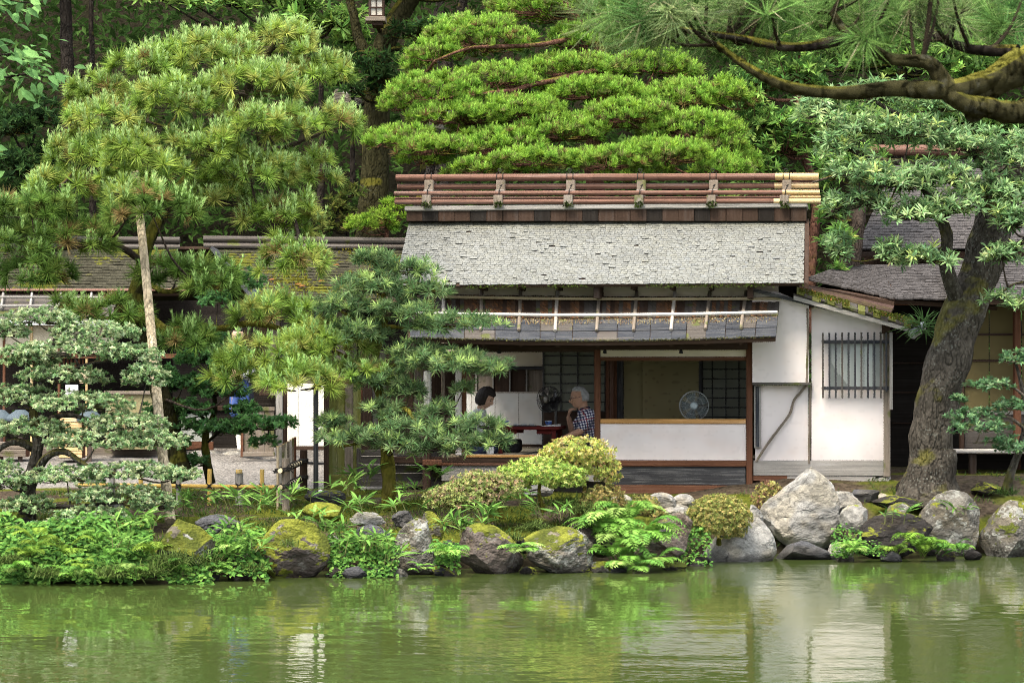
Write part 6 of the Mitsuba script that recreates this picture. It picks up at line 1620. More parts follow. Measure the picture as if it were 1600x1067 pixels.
# ---------------------------------------------------------------- shrubs, ferns, bamboo grass and ground cover
def shrub(label, pads, d, cols, L=0.032, W=0.016, dens=1 / 3.2, stems=(), name='clipped_shrub', tip=None, tf=0.0, k=1):
    t = thing(name, label, 'shrub')
    s = [limb('stem', t, px_path(p), 0.028, 0.012, k, 14, 0.3, 8, i + 2) for i, p in enumerate(stems)]
    for p in pads:
        leaf_pad(t, *p, d, max(20, int(p[2] * p[3] * dens)), 8, L, W, cols, spread=1.3, skel=s if s else None, br=0.008, bk=0, tilt=0.7, tip=tip, tip_frac=tf, shell=0.42, depth=0.9, top=-0.8, name='foliage', bname='twig')
    return t


OLIVE = [(0.323, 0.294, 0.099), (0.235, 0.245, 0.078), (0.402, 0.362, 0.138), (0.196, 0.235, 0.068)]
YELL = [(0.460, 0.460, 0.117), (0.334, 0.392, 0.099), (0.558, 0.480, 0.186), (0.255, 0.313, 0.088)]
FRESH = [(0.392, 0.509, 0.117), (0.294, 0.431, 0.099), (0.480, 0.538, 0.167), (0.216, 0.313, 0.078)]
shrub('round olive brown clipped bush on the pale footing stone', [(1123, 810, 52, 38)], 23.75, OLIVE, L=0.026, W=0.014, dens=1 / 1.1, stems=[[(1123, 850, 23.9), (1123, 825, 23.8)]])
shrub('reddish olive clipped bush between the corner post and the large pale boulder', [(1201, 786, 27, 36)], 25.45, OLIVE[:3] + [(0.21, 0.12, 0.08)], dens=1 / 2.2, stems=[[(1201, 826, 25.5), (1201, 800, 25.5)]])
shrub('cloud pruned bush with yellowish olive leaves before the white sill wall', [(905, 704, 58, 22), (930, 728, 40, 20), (868, 716, 30, 16), (950, 745, 22, 10)], 24.3, YELL, dens=1 / 2.6, stems=[[(905, 800, 24.3), (915, 760, 24.3), (905, 715, 24.3)]], tip=(0.42, 0.34, 0.20), tf=0.10)
shrub('cloud pruned bush with fresh yellow green leaves below the open room', [(842, 738, 58, 24), (880, 745, 40, 20), (810, 742, 40, 18), (790, 755, 40, 16)], 24.0, FRESH, dens=1 / 2.6, stems=[[(850, 800, 24.0), (842, 770, 24.0), (846, 745, 24.0)]])
shrub('grey green cloud pruned bush with a mossy double stem left of the others', [(728, 776, 56, 26), (780, 760, 40, 22), (690, 780, 28, 18), (745, 752, 40, 18)], 23.7, [(0.28, 0.32, 0.11), (0.22, 0.28, 0.09), (0.36, 0.37, 0.15), (0.36, 0.27, 0.17)], dens=1 / 2.6, stems=[[(770, 815, 23.7), (757, 790, 23.7), (750, 770, 23.7)], [(785, 812, 23.7), (778, 785, 23.7), (785, 765, 23.7)]])
shrub('small olive shrub clinging to the cobble footing', [(1008, 788, 22, 15), (1024, 800, 18, 10)], 25.1, OLIVE, dens=1 / 2.4, stems=[[(1008, 812, 25.1), (1008, 795, 25.1)]])
shrub('straggling brownish shrub above the bright fern', [(945, 780, 34, 24), (918, 795, 26, 18), (968, 795, 20, 16)], 24.0, [(0.24, 0.20, 0.07), (0.18, 0.20, 0.06), (0.30, 0.25, 0.10)], dens=1 / 3.4, stems=[[(940, 820, 24.0), (945, 790, 24.0)]])

BF = [(0.203, 0.405, 0.074), (0.250, 0.459, 0.095), (0.149, 0.324, 0.068), (0.317, 0.466, 0.128)]
DF = [(0.121, 0.257, 0.047), (0.169, 0.311, 0.061), (0.088, 0.203, 0.041)]
fern(958, 846, 22.95, 13, 0.46, 'bright fern at the upper left of the fern patch by the brown slanting rock', BF, (-3.4, 0.3), 0.75)
fern(962, 876, 22.75, 13, 0.44, 'bright fern at the lower left of the fern patch, over the water', BF, (-3.4, 0.3), 0.7)
fern(990, 868, 22.85, 16, 0.50, 'largest bright green fern between the rugged rock and the brown slanting rock', BF, (-3.3, 0.2), 0.95)
fern(985, 890, 22.6, 12, 0.36, 'low bright fern at the water in the middle of the fern patch', BF, (-3.4, 0.3), 0.5)
fern(1020, 884, 22.7, 10, 0.34, 'low bright fern at the water at the right end of the fern patch', BF, (-3.2, 0.4), 0.55)
fern(975, 822, 23.05, 11, 0.42, 'topmost fern of the fern patch under the straggling shrub', BF, (-3.4, 0.3), 0.8)
fern(1008, 858, 22.95, 13, 0.42, 'bright yellow green fern right behind the largest one', BF, (-2.9, 0.1), 0.8)
fern(942, 842, 23.0, 9, 0.38, 'darker fern at the upper left of the largest bright one', DF, (-3.6, -0.3), 0.9)
fern(703, 870, 22.1, 13, 0.27, 'light green fern hanging between the egg-shaped rock and the wedge rock', BF, (-3.0, 0.0), 0.5)
fern(818, 858, 22.3, 11, 0.28, 'light green fern hanging between the wedge rock and the rugged rock', BF, (-3.0, 0.0), 0.35)
fern(1440, 868, 24.0, 12, 0.36, 'yellow green fern with long feathery fronds before the black wet rock', [(0.19, 0.33, 0.05), (0.14, 0.27, 0.045)], (-3.3, 0.1), 0.85)
fern(1466, 866, 24.0, 8, 0.26, 'smaller dark fern right of the feathery yellow green one', DF, (-2.6, 0.3), 0.7)
fern(1398, 868, 23.95, 9, 0.22, 'round leaved yellow fern low before the black wet rock', [(0.21, 0.33, 0.06), (0.15, 0.25, 0.05)], (-3.4, 0.2), 0.8)
fern(1330, 866, 23.9, 15, 0.26, 'fluffy pale green fern beside the dark slab at the waterline', BF, (-3.5, 0.3), 0.75)
fern(1500, 862, 24.1, 8, 0.24, 'dark fern in the gap left of the lichen rock at the right edge', DF, (-3.0, 0.0), 0.7)
fern(104, 866, 21.35, 10, 0.26, 'yellow green fern on the leafy left bank, second from the left edge', [(0.20, 0.31, 0.05), (0.15, 0.26, 0.04)], (-3.3, 0.2), 0.7)
fern(45, 868, 21.3, 9, 0.25, 'yellow green fern on the leafy left bank nearest the left edge', [(0.20, 0.31, 0.05), (0.15, 0.26, 0.04)], (-3.3, 0.2), 0.7)
fern(85, 896, 21.2, 8, 0.18, 'small bright fern at the waterline of the leafy left bank', BF, (-3.3, 0.2), 0.6)
fern(130, 888, 21.2, 8, 0.18, 'small yellowish fern in the middle of the leafy left bank', [(0.20, 0.31, 0.05)], (-3.3, 0.2), 0.6)
for _i, (_x, _y, _d) in enumerate([(170, 875, 21.3), (205, 898, 21.15), (60, 850, 21.5), (150, 850, 21.6), (20, 895, 21.15), (240, 868, 21.5), (285, 895, 21.3), (120, 905, 21.1)]):
    fern(_x, _y, _d, 9, 0.22 + 0.03 * (_i % 3), ['fern in the middle of the leafy left bank, high above the water', 'low fern at the water right of the middle of the leafy left bank', 'fern near the left edge on top of the leafy bank', 'fern under the pale leaved tree on the leafy bank', 'lowest fern at the left edge of the water', 'fern left below the square mossy rock', 'fern at the water below the square mossy rock', 'fern dipping into the water in the leafy left bank'][_i], [DF, BF, [(0.24, 0.36, 0.06)]][_i % 3], (-3.3, 0.2), 0.7)
fern(368, 862, 21.75, 12, 0.26, 'bright fern left of the largest mossy rock', BF, (-3.3, 0.2), 0.8)
fern(345, 890, 21.6, 8, 0.17, 'small pale fern at the waterline left of the largest mossy rock', BF, (-3.3, 0.2), 0.6)
fern(660, 888, 22.0, 8, 0.16, 'small fern under the egg-shaped lichen rock', BF, (-3.3, 0.2), 0.5)

SG = 'bamboo grass between the shore stones'
SAS = [(552, 800, 23.0, 22, 'bamboo grass right of the moss covered round stone'), (528, 840, 22.5, 24, 'bamboo grass right of the largest mossy rock, upper clump'), (545, 862, 22.2, 26, 'bamboo grass right of the largest mossy rock, middle clump'), (590, 862, 22.1, 26, 'bamboo grass left of the egg-shaped lichen rock'),
       (575, 760, 25.0, 22, 'bamboo grass left of the yew pine trunk'), (640, 780, 24.6, 18, 'bamboo grass right of the yew pine trunk'), (668, 756, 25.3, 14, 'bamboo grass before the dark left post of the tea house'), (705, 830, 22.7, 24, 'bamboo grass between the egg-shaped rock and the wedge rock'), (745, 815, 23.0, 14, 'bamboo grass above the wedge rock'),
       (770, 818, 22.9, 20, 'bamboo grass under the grey green cloud pruned bush'), (812, 790, 23.6, 16, 'bamboo grass below the fresh yellow green bush'), (410, 800, 23.0, 20, 'bamboo grass behind the largest mossy rock'), (352, 842, 21.9, 28, 'bamboo grass between the square and the largest mossy rock, upper clump'), (340, 872, 21.7, 28, 'bamboo grass between the square and the largest mossy rock, lower clump'),
       (395, 860, 21.7, 20, 'bamboo grass at the left foot of the largest mossy rock'), (310, 795, 23.2, 18, 'bamboo grass right of the pale support pole'), (350, 795, 23.6, 20, 'bamboo grass below the yellow bamboo post'), (455, 790, 24.2, 18, 'bamboo grass at the foot of the sleeve fence'), (1500, 808, 24.7, 18, 'bamboo grass between the tall grey rock and the lichen rock'), (1408, 818, 24.1, 12, 'leafy sprig at the right end of the black wet rock'),
       (610, 880, 21.9, 16, 'bamboo grass at the waterline left of the egg-shaped rock'), (225, 830, 22.0, 26, 'bamboo grass left of the square mossy rock'), (210, 862, 21.4, 26, 'tall bamboo grass in the leafy left bank'),
       (480, 830, 22.4, 20, 'bamboo grass just above the right shoulder of the largest mossy rock'), (540, 776, 24.4, 20, 'bamboo grass in front of the mossy plank screen'), (620, 800, 23.6, 16, 'bamboo grass above the small dark speckled stone'), (730, 838, 22.5, 14, 'bamboo grass on the shoulder of the wedge rock'), (425, 792, 23.8, 18, 'bamboo grass left of the sleeve fence foot'), (280, 800, 23.6, 18, 'bamboo grass left of the pale support pole'), (870, 812, 23.4, 16, 'bamboo grass above the rugged moss capped rock'), (1095, 838, 24.0, 14, 'bamboo grass at the left foot of the round clipped bush')]
for x, y, d, n, lab in SAS:
    bamboo_grass(x, y, d, n, 0.21 if d < 24.9 else 0.24, lab, SG)
for x, y, d, n, L, lab in [(885, 790, 24.0, 420, 0.26, 'hanging dark grass clump under the yellow green bush'), (835, 828, 23.0, 300, 0.20, 'drooping grass cushion above the rugged moss capped rock'), (800, 842, 22.8, 140, 0.16, 'small grass cushion right of the wedge rock'), (452, 852, 21.6, 60, 0.13, 'grass tuft growing on the largest mossy rock'), (915, 800, 23.8, 260, 0.22, 'grass clump right above the brownish grey rock'), (270, 880, 21.3, 300, 0.28, 'long hanging grass at the right end of the leafy left bank'),
                           (310, 878, 21.5, 200, 0.24, 'hanging grass under the square mossy rock'), (18, 880, 21.2, 300, 0.20, 'grass cushion at the left end of the bank'), (70, 900, 21.1, 160, 0.22, 'hanging grass at the water near the left edge'), (175, 900, 21.1, 200, 0.24, 'hanging grass at the water in the middle of the leafy left bank'), (235, 896, 21.15, 180, 0.24, 'hanging grass at the water left of the square mossy rock'), (395, 892, 21.6, 140, 0.18, 'hanging grass at the left foot of the largest mossy rock')]:
    grass_clump(x, y, d, n, L, lab, None, col=(0.085, 0.125, 0.035))
GT = thing('grass_tuft', 'tuft of long blades growing at the low tip of the wing roof', 'grass')
base = U(1441, 513, 26.15)
m = MB()
n = 90
D = unit(np.stack([RNG.normal(size=n) * 0.9, RNG.normal(size=n) * 0.6 - 0.2, RNG.uniform(-0.2, 1.3, n)], 1)); l = RNG.uniform(0.12, 0.30, n)
leaves(m, base + RNG.normal(size=(n, 3)) * 0.03, D, np.tile([0, -.4, .9], (n, 1)), l, 0.016, np.array([0.07, 0.135, 0.045]) * RNG.uniform(0.6, 1.5, (n, 1)), 0.1, 0.35, True); scene[GT] = None
v_, f_, uv_, c_ = m.arrays(); scene[GT] = shp((v_, f_), 'leaf', uv=uv_, color=c_)
GU = thing('gutter_end', 'crooked pale grey metal gutter end at the low tip of the wing roof', 'gutter')
m = MB(); tube(m, np.array([U(1442, 508, 26.25), U(1436, 514, 26.2), U(1424, 524, 26.15)]), [0.05, 0.055, 0.05], 6, 0, (0.22, 0.24, 0.25)); v_, f_, uv_, c_ = m.arrays(); scene[GU] = shp((v_, f_), 'gloss', uv=uv_, color=c_)

# leafy ground cover on the left bank
def bank(m, x0, x1, d0, d1, z1, n, L, cols, up=0.10):
    px = RNG.uniform(x0, x1, n)
    t = RNG.random(n)
    d = d0 + (d1 - d0) * t
    P = np.array([U(a, 800, b) for a, b in zip(px, d)])
    P[:, 2] = 0.02 + z1 * t ** 0.8 + up * RNG.random(n) * (0.4 + t) + 0.22 * (meshkit.fbm(np.stack([P[:, 0] * 3.2, d * 3.2, 0 * d], -1), 3, 15) - 0.5)
    c = np.array(cols)[RNG.integers(len(cols), size=n)] * RNG.uniform(0.6, 1.3, (n, 1))
    leaves(m, P, unit(np.stack([RNG.normal(size=n) * 0.8, -0.5 - 0.6 * RNG.random(n), RNG.normal(size=n) * 0.45 - 0.1], 1)), np.stack([RNG.normal(size=n) * .35, np.full(n, -0.55), np.full(n, .8)], 1), RNG.uniform(0.45, 1.35, n) * L, RNG.uniform(0.4, 0.8, n) * L, c, 0.12, 0.15, True)
GC = [(0.08, 0.19, 0.040), (0.12, 0.26, 0.055), (0.05, 0.125, 0.030), (0.16, 0.29, 0.06)]
m = MB(); bank(m, -30, 236, 21.25, 22.2, 0.42, 6400, 0.062, GC); bank(m, 236, 330, 21.2, 21.55, 0.14, 900, 0.05, GC); m.put('ground_cover', 'leaf', kind='stuff'); labels['ground_cover'] = {'kind': 'stuff', 'label': 'lush heart leaved ground cover on the left bank down to the water', 'category': 'ground cover'}
m = MB(); bank(m, 320, 420, 21.5, 22.3, 0.30, 900, 0.06, GC); bank(m, 515, 620, 21.9, 22.5, 0.25, 1100, 0.055, GC); bank(m, 680, 720, 22.0, 22.4, 0.2, 260, 0.05, GC); bank(m, 1060, 1110, 23.2, 23.8, 0.35, 420, 0.045, GC); bank(m, 1300, 1345, 23.8, 24.3, 0.16, 380, 0.04, GC); bank(m, 1340, 1385, 23.85, 24.0, 0.05, 260, 0.03, GC)
m.put('ground_cover', 'leaf'); labels['ground_cover_001'] = {'kind': 'stuff', 'label': 'scattered small leaved creepers in the gaps between the shore stones', 'category': 'ground cover'}
# short grass and moss tufts on the open ground
def _sg(m):
    P = scatter_ground((-5.2, 5.6), (22.2, 27.2), 30000, lambda x, y: (y - shore(x) > 0.1) & (meshkit.fbm(np.stack([x * 1.6, y * 1.6, 0 * x], -1), 3, 2) > np.where(x > 2.6, 0.62, 0.44)) & ~((x > -1.2) & (x < 3.9) & (y > 26.6 - 0.13 * x)))
    n = len(P)
    C = np.where(RNG.random((n, 1)) < 0.5, [[0.10, 0.125, 0.025]], [[0.06, 0.115, 0.03]]) * RNG.uniform(0.5, 1.4, (n, 1))
    leaves(m, P, rand_dirs(n) * [1, 1, .4] + [0, -.2, .9], rand_dirs(n), RNG.uniform(0.03, 0.085, n), RNG.uniform(0.006, 0.014, n), C)
m = MB(); _sg(m); m.put('short_grass', 'leaf', kind='stuff'); labels['short_grass'].update(label='short grass and moss on the open ground between the stones and the house', category='grass')
for i, (x, y, d) in enumerate([(1388, 803, 24.9), (1396, 806, 24.85), (1404, 805, 24.9), (1392, 799, 25.0), (1410, 808, 24.8)]):
    k = thing('fallen_leaf', 'orange brown dead leaf on the dark earth above the black wet rock', 'leaf', 'dead leaves above the black wet rock')
    m = MB(); q = U(x, y, d); q[2] = max(q[2], float(ground_z(q[0], q[1])) + 0.012); leaves(m, q[None], np.array([[RNG.normal(), RNG.normal() * .5, .05]]), np.array([[0, -.3, .9]]), np.array([0.09]), 0.05, np.array([0.34, 0.17, 0.075]) * RNG.uniform(.7, 1.2), 0.2, 0.1, True)
    v_, f_, uv_, c_ = m.arrays(); scene[k] = shp((v_, f_), 'leaf', uv=uv_, color=c_)
# ---------------------------------------------------------------- people and the things in the room
SKIN, SKIN2 = (0.40, 0.235, 0.165), (0.46, 0.30, 0.22)


def TL(px, py, v):
    u, z = F(px, py, v)
    return np.array([u, v, z])


def skeleton_mesh(bones, edge=0.012, taubin=8):
    """bones: (p, q, rp, rq) in any axes -> one smooth continuous surface."""
    out = manifold3d.Manifold()
    for p, q, rp, rq in bones:
        a = manifold3d.Manifold.sphere(rp, 18).translate(list(map(float, p)))
        b = manifold3d.Manifold.sphere(rq, 18).translate(list(map(float, q)))
        out = out + manifold3d.Manifold.batch_hull([a, b])
    mm = out.refine_to_length(edge).to_mesh()
    t = trimesh.Trimesh(mm.vert_properties[:, :3], mm.tri_verts, process=True)
    trimesh.smoothing.filter_taubin(t, iterations=taubin)
    return np.array(t.vertices), np.array(t.faces)


def puts(name, parent, vf, bsdf, col, uv=None, world=True, label=None):
    v, f = vf
    k = key_of(name, parent)
    scene[k] = shp((Wd(v) if world else v, f), bsdf, smooth=True, uv=np.zeros((len(v), 2)) if uv is None else uv(v), color=np.broadcast_to(np.asarray(col, float), (len(v), 3)) if np.ndim(col) == 1 else col(v))
    if label:
        labels[k] = {'label': label}
    return k


def frame(fwd, up):
    f = unit(np.asarray(fwd, float))
    u = unit(np.asarray(up, float) - f * (np.asarray(up, float) @ f))
    return np.stack([f, np.cross(u, f), u], 0)      # rows: forward, left, up


def head_mesh(c, fwd, up, s=1.0):
    """A head of about 0.23 m: skull, face with brow, nose, lips, chin, ears."""
    ico = trimesh.creation.icosphere(subdivisions=4)
    v = ico.vertices.copy()
    x, y, z = v.T
    r = np.ones(len(v))
    P = np.stack([x * 0.098, y * 0.076, z * 0.118], 1)
    face = np.clip(x, 0, 1)
    low = np.clip(-z, 0, 1)
    P[:, 1] *= 1 - 0.30 * low * (0.3 + 0.7 * face)                       # jaw narrows
    P[:, 0] -= 0.018 * np.clip(-x, 0, 1) * low ** 1.2 * -1.6             # neck side of the skull drawn in
    g = lambda cx, cy, cz, w, h: h * np.exp(-(((x - cx) / w) ** 2 + ((y - cy) / w) ** 2 + ((z - cz) / w) ** 2))
    P[:, 0] += g(0.97, 0, -0.14, 0.16, 0.020) + g(0.99, 0, -0.26, 0.11, 0.016)       # nose
    P[:, 0] += g(0.86, 0, -0.56, 0.17, 0.008) + g(0.62, 0, -0.82, 0.22, 0.012)       # lips, chin
    for sy in (-1, 1):
        P[:, 0] += g(0.90, 0.34 * sy, 0.02, 0.16, -0.010) + g(0.88, 0.33 * sy, 0.22, 0.16, 0.005) + g(0.75, 0.52 * sy, -0.30, 0.22, 0.005)
    P[:, 0] += g(0.86, 0, -0.47, 0.07, -0.004)
    R = frame(fwd, up)
    return (P * s) @ R + np.asarray(c), ico.faces, v


def face_parts(k, c, fwd, up, s=1.0, brow=(0.10, 0.09, 0.085)):
    R = frame(fwd, up)
    at = lambda x, y, z: np.asarray(c) + (np.array([x, y, z]) * s) @ R
    for sy in (-1, 1):
        m = MB()
        e = trimesh.creation.icosphere(subdivisions=2)
        m.add(Wd((e.vertices * [0.008, 0.014, 0.007] * s) @ R + at(0.0845, 0.029 * sy, 0.004)), e.faces, None, (0.03, 0.025, 0.02)); m.put('eye', 'gloss', k, smooth=True)
        m = MB(); tube(m, Wd(np.array([at(0.088, 0.014 * sy, 0.024), at(0.089, 0.032 * sy, 0.028), at(0.078, 0.048 * sy, 0.022)])), 0.0035 * s, 5, 0, brow); m.put('eyebrow', 'tone', k, smooth=True)
        e = trimesh.creation.icosphere(subdivisions=2)
        v = e.vertices * [0.016, 0.007, 0.031] * s
        m = MB(); m.add(Wd(v @ R + at(-0.006, 0.077 * sy, -0.006)), e.faces, None, SKIN); m.put('ear', 'tone', k, smooth=True)
    m = MB(); tube(m, Wd(np.array([at(0.0865, -0.020, -0.0585), at(0.0955, 0, -0.0565), at(0.0865, 0.020, -0.0585)])), 0.0035 * s, 6, 0, (0.26, 0.11, 0.09)); m.put('mouth', 'tone', k, smooth=True)


def hair_mesh(c, fwd, up, s, keep, thick, seed, rough=0.18):
    """A hair shell over the part of the skull where keep(x, y, z) holds."""
    ico = trimesh.creation.icosphere(subdivisions=4)
    v = ico.vertices
    x, y, z = v.T
    kf = keep(x, y, z)
    P = np.stack([x * 0.098, y * 0.076, z * 0.118], 1) * (1.0 + (thick * kf)[:, None] * (1 + rough * (meshkit.fbm(v * [9, 9, 3], 3, seed) - 0.5)[:, None] * 2) - 0.10 * (1 - kf)[:, None])
    return (P * s) @ frame(fwd, up) + np.asarray(c), ico.faces


def hand_bones(wrist, direction, palm_n, curl, s=1.0, thumb=1):
    """Palm and five fingers as bones: direction to the knuckles, palm_n the palm's normal (fingers curl towards it)."""
    d = unit(np.asarray(direction, float)); n = np.asarray(palm_n, float); n = unit(n - d * (n @ d)); w = np.cross(d, n)
    B = []
    kn = [wrist + d * 0.085 * s + w * o * s for o in (-0.030, -0.010, 0.010, 0.029)]
    for q in kn:
        B.append((wrist + d * 0.012 * s + w * ((q - wrist) @ w) * 0.5, q, 0.015 * s, 0.0115 * s))
    B.append((kn[0], kn[3], 0.0115 * s, 0.0115 * s))
    for i, (q, ll) in enumerate(zip(kn, (0.038, 0.044, 0.041, 0.032))):
        a, p = curl[i], q
        dirn = d
        for j, f in enumerate((1.0, 0.72, 0.55)):
            dirn = unit(dirn * math.cos(a) + n * math.sin(a)) if j == 0 else unit(math.cos(a) * dirn + math.sin(a) * unit(n - dirn * (n @ dirn) if abs(n @ dirn) < 0.95 else -d))
            e = p + dirn * ll * f * s
            B.append((p, e, (0.0095 - 0.001 * j) * s, (0.0088 - 0.0012 * j) * s))
            p = e
    t0 = wrist + d * 0.025 * s - w * 0.024 * s * thumb
    t1 = t0 + unit(d * 0.6 - w * 0.55 * thumb + n * 0.45) * 0.036 * s
    t2 = t1 + unit(d * 0.85 + n * 0.5) * 0.030 * s
    B += [(wrist + d * 0.01, t0, 0.014 * s, 0.013 * s), (t0, t1, 0.012 * s, 0.0105 * s), (t1, t2, 0.010 * s, 0.008 * s)]
    return B


# --- the man on the right, leaning forward with his hand at his mouth
MN = thing('person', 'grey haired person in glasses and plaid shirt sitting with a hand at the mouth', 'person')
hd, hf, hu = TL(905.5, 621.5, 0.60), np.array([-1, -0.18, -0.16]), np.array([-0.22, 0, 1.0])
hip, chest, neck = TL(934, 697, 0.62), TL(921, 657, 0.61), TL(912.5, 641, 0.60)
sL, sR = TL(922, 647, 0.43), TL(916, 646, 0.79)
eL, wL = TL(908, 673, 0.37), TL(878, 685.5, 0.40)
eR, wR = TL(894, 673, 0.80), TL(888.5, 652.5, 0.68)
kL, kR = TL(882, 697, 0.36), TL(884, 695, 0.86)
fL, fR = TL(920, 704, 0.50), TL(922, 704, 0.74)
mouth = hd + (np.array([0.098, 0, -0.058])) @ frame(hf, hu)
skin = [(neck, hd + [0.03, 0, -0.055], 0.060, 0.055), (chest, neck, 0.09, 0.06), (sL, eL, 0.045, 0.040), (eL, wL, 0.040, 0.027), (sR, eR, 0.045, 0.040), (eR, wR, 0.040, 0.027), (neck, sL, .05, .045), (neck, sR, .05, .045)]
skin += hand_bones(wL, unit(TL(866, 690, 0.40) - wL), np.array([0, 0.2, -1.0]), (0.35, 0.38, 0.42, 0.5), 1.0, 1)
skin += hand_bones(wR, unit(mouth + [-0.03, 0.02, -0.02] - wR), np.array([1.0, -0.1, 0.35]), (0.5, 0.62, 0.72, 0.8), 0.98, -1)
bv, bf = skeleton_mesh(skin, 0.010, 6)
puts('skin', MN, (bv, bf), 'tone', SKIN)
hv, hfaces, hun = head_mesh(hd, hf, hu, 1.04)
puts('head', MN, (hv, hfaces), 'tone', SKIN)
face_parts(MN, hd, hf, hu, 1.04, (0.25, 0.24, 0.23))
ks = lambda a, b, t: np.clip((t - a) / (b - a), 0, 1)
puts('hair', MN, hair_mesh(hd, hf, hu, 1.04, lambda x, y, z: np.maximum(ks(0.52, 0.72, z - 0.15 * x), ks(0.10, 0.28, -x) * ks(-0.45, -0.25, z)) , 0.10, 4, 0.5), 'tone', lambda v: np.array([0.30, 0.31, 0.32]) * (0.55 + 0.9 * meshkit.fbm(v * 60, 3, 3))[:, None])
R = frame(hf, hu); at = lambda x, y, z: hd + (np.array([x, y, z]) * 1.04) @ R
m = MB()
for sy in (-1, 1):
    rope(m, Wd(ring_pts(at(0.103, 0.033 * sy, 0.0), R[1], R[2], 0.026, 0.019, 18)), 0.0022, (0.03, 0.03, 0.035))
    rope(m, Wd(np.array([at(0.103, 0.058 * sy, 0.008), at(0.05, 0.082 * sy, 0.008), at(-0.012, 0.084 * sy, 0.004)])), 0.0022, (0.03, 0.03, 0.035))
rope(m, Wd(np.array([at(0.104, -0.007, 0.004), at(0.108, 0, 0.007), at(0.104, 0.007, 0.004)])), 0.0022, (0.03, 0.03, 0.035))
m.put('glasses', 'gloss', MN)
shirt = [(hip, chest, 0.135, 0.125), (chest, neck + [0.0, 0, -0.035], 0.125, 0.075), (chest + [0, -.10, .02], sL, 0.085, 0.062), (chest + [0, .10, .02], sR, 0.085, 0.062), (sL, sL * 0.25 + eL * 0.75, 0.062, 0.062), (sR, sR * 0.3 + eR * 0.7, 0.062, 0.060), (neck + [0, 0, -.035], sL, .07, .06), (neck + [0, 0, -.035], sR, .07, .06), (hip + [0, -.08, 0], hip + [0, .08, 0], .12, .12)]
cs, sn = math.cos(0.18), math.sin(0.18)
puts('plaid_shirt', MN, skeleton_mesh(shirt, 0.016, 8), 'plaid', (0.3, 0.3, 0.35), uv=lambda v: np.stack([v[:, 0] * cs + v[:, 2] * sn + 0.3 * v[:, 1] + 5, v[:, 2] * cs - v[:, 0] * sn + 5], 1))
puts('collar', MN, skeleton_mesh([(neck + [-.03, -.055, .012], neck + [.05, -.05, .03], .016, .016), (neck + [-.03, .055, .012], neck + [.05, .05, .03], .016, .016), (neck + [.05, -.05, .03], neck + [.05, .05, .03], .016, .016)], 0.01, 4), 'tone', (0.02, 0.022, 0.05))
puts('trousers', MN, skeleton_mesh([(hip, kL, 0.11, 0.068), (hip, kR, 0.11, 0.068), (kL, fL, 0.062, 0.045), (kR, fR, 0.062, 0.045), (hip + [0, -.08, -.02], hip + [0, .08, -.02], .115, .115)], 0.02, 6), 'tone', (0.020, 0.023, 0.035))
m = MB(); e = trimesh.creation.icosphere(subdivisions=2); m.add(Wd(e.vertices * [0.11, 0.045, 0.035] + fL), e.faces, None, (0.03, 0.03, 0.035)); m.put('sock', 'tone', MN, smooth=True)

# --- the woman on the left behind the yew pine, looking down at the table
WM = thing('person', 'dark bobbed person in a pale grey top bending over the low table', 'person')
hd, hf, hu = TL(758.5, 622, 0.62), np.array([1, -0.25, -0.5]), np.array([0.35, 0, 1.0])
hip, chest, neck = TL(737, 694, 0.64), TL(742, 658, 0.63), TL(751, 642, 0.63)
sL, sR = TL(743, 649, 0.82), TL(744, 649, 0.44)
eR, wR = TL(755, 676, 0.38), TL(775, 665.5, 0.45)
eL, wL = TL(757, 676, 0.86), TL(780, 664.0, 0.74)
kL, kR = TL(772, 698, 0.80), TL(771, 699, 0.46)
fL, fR = TL(736, 706, 0.75), TL(738, 706, 0.50)
skin = [(neck, hd + [-0.03, 0, -0.05], 0.052, 0.048), (chest, neck, 0.08, 0.052), (eL, wL, 0.033, 0.023), (eR, wR, 0.033, 0.023)] + [(chest, sL, .05, .04), (chest, sR, .05, .04), (sL, eL, .04, .035), (sR, eR, .04, .035)]
skin += hand_bones(wR, np.array([1, 0.1, -0.05]), np.array([0, 0.1, -1.0]), (0.2, 0.25, 0.3, 0.35), 0.92, 1) + hand_bones(wL, np.array([1, -0.2, -0.05]), np.array([0, -0.1, -1.0]), (0.3, 0.35, 0.4, 0.45), 0.92, -1)
puts('skin', WM, skeleton_mesh(skin, 0.010, 6), 'tone', SKIN2)
hv, hfaces, hun = head_mesh(hd, hf, hu, 0.98)
puts('head', WM, (hv, hfaces), 'tone', SKIN2)
face_parts(WM, hd, hf, hu, 0.98)
puts('hair', WM, hair_mesh(hd, hf, hu, 0.98, lambda x, y, z: np.maximum(np.maximum(ks(0.40, 0.55, z), ks(-0.25, 0.05, -x) * ks(-0.95, -0.7, z)), ks(0.45, 0.62, np.abs(y)) * ks(-0.75, -0.5, z) * ks(-0.55, -0.2, -x)), 0.24, 8, 0.25), 'tone', lambda v: np.array([0.022, 0.017, 0.016]) * (0.5 + 1.0 * meshkit.fbm(v * 50, 3, 3))[:, None])
puts('grey_top', WM, skeleton_mesh([(hip, chest, 0.125, 0.115), (chest, neck + [0, 0, -.02], 0.115, 0.07), (chest + [0, .1, .02], sL, .08, .058), (chest + [0, -.1, .02], sR, .08, .058), (sL, eL, .056, .05), (sR, eR, .056, .05), (eR, wR * .5 + eR * .5, .05, .04), (eL, wL * .5 + eL * .5, .05, .04)], 0.016, 8), 'tone', (0.44, 0.46, 0.47))
puts('skirt', WM, skeleton_mesh([(hip, kL, .12, .075), (hip, kR, .12, .075), (kL, fL, .065, .05), (kR, fR, .065, .05), (hip + [0, -.08, 0], hip + [0, .08, 0], .115, .115)], 0.02, 6), 'tone', (0.035, 0.045, 0.10))
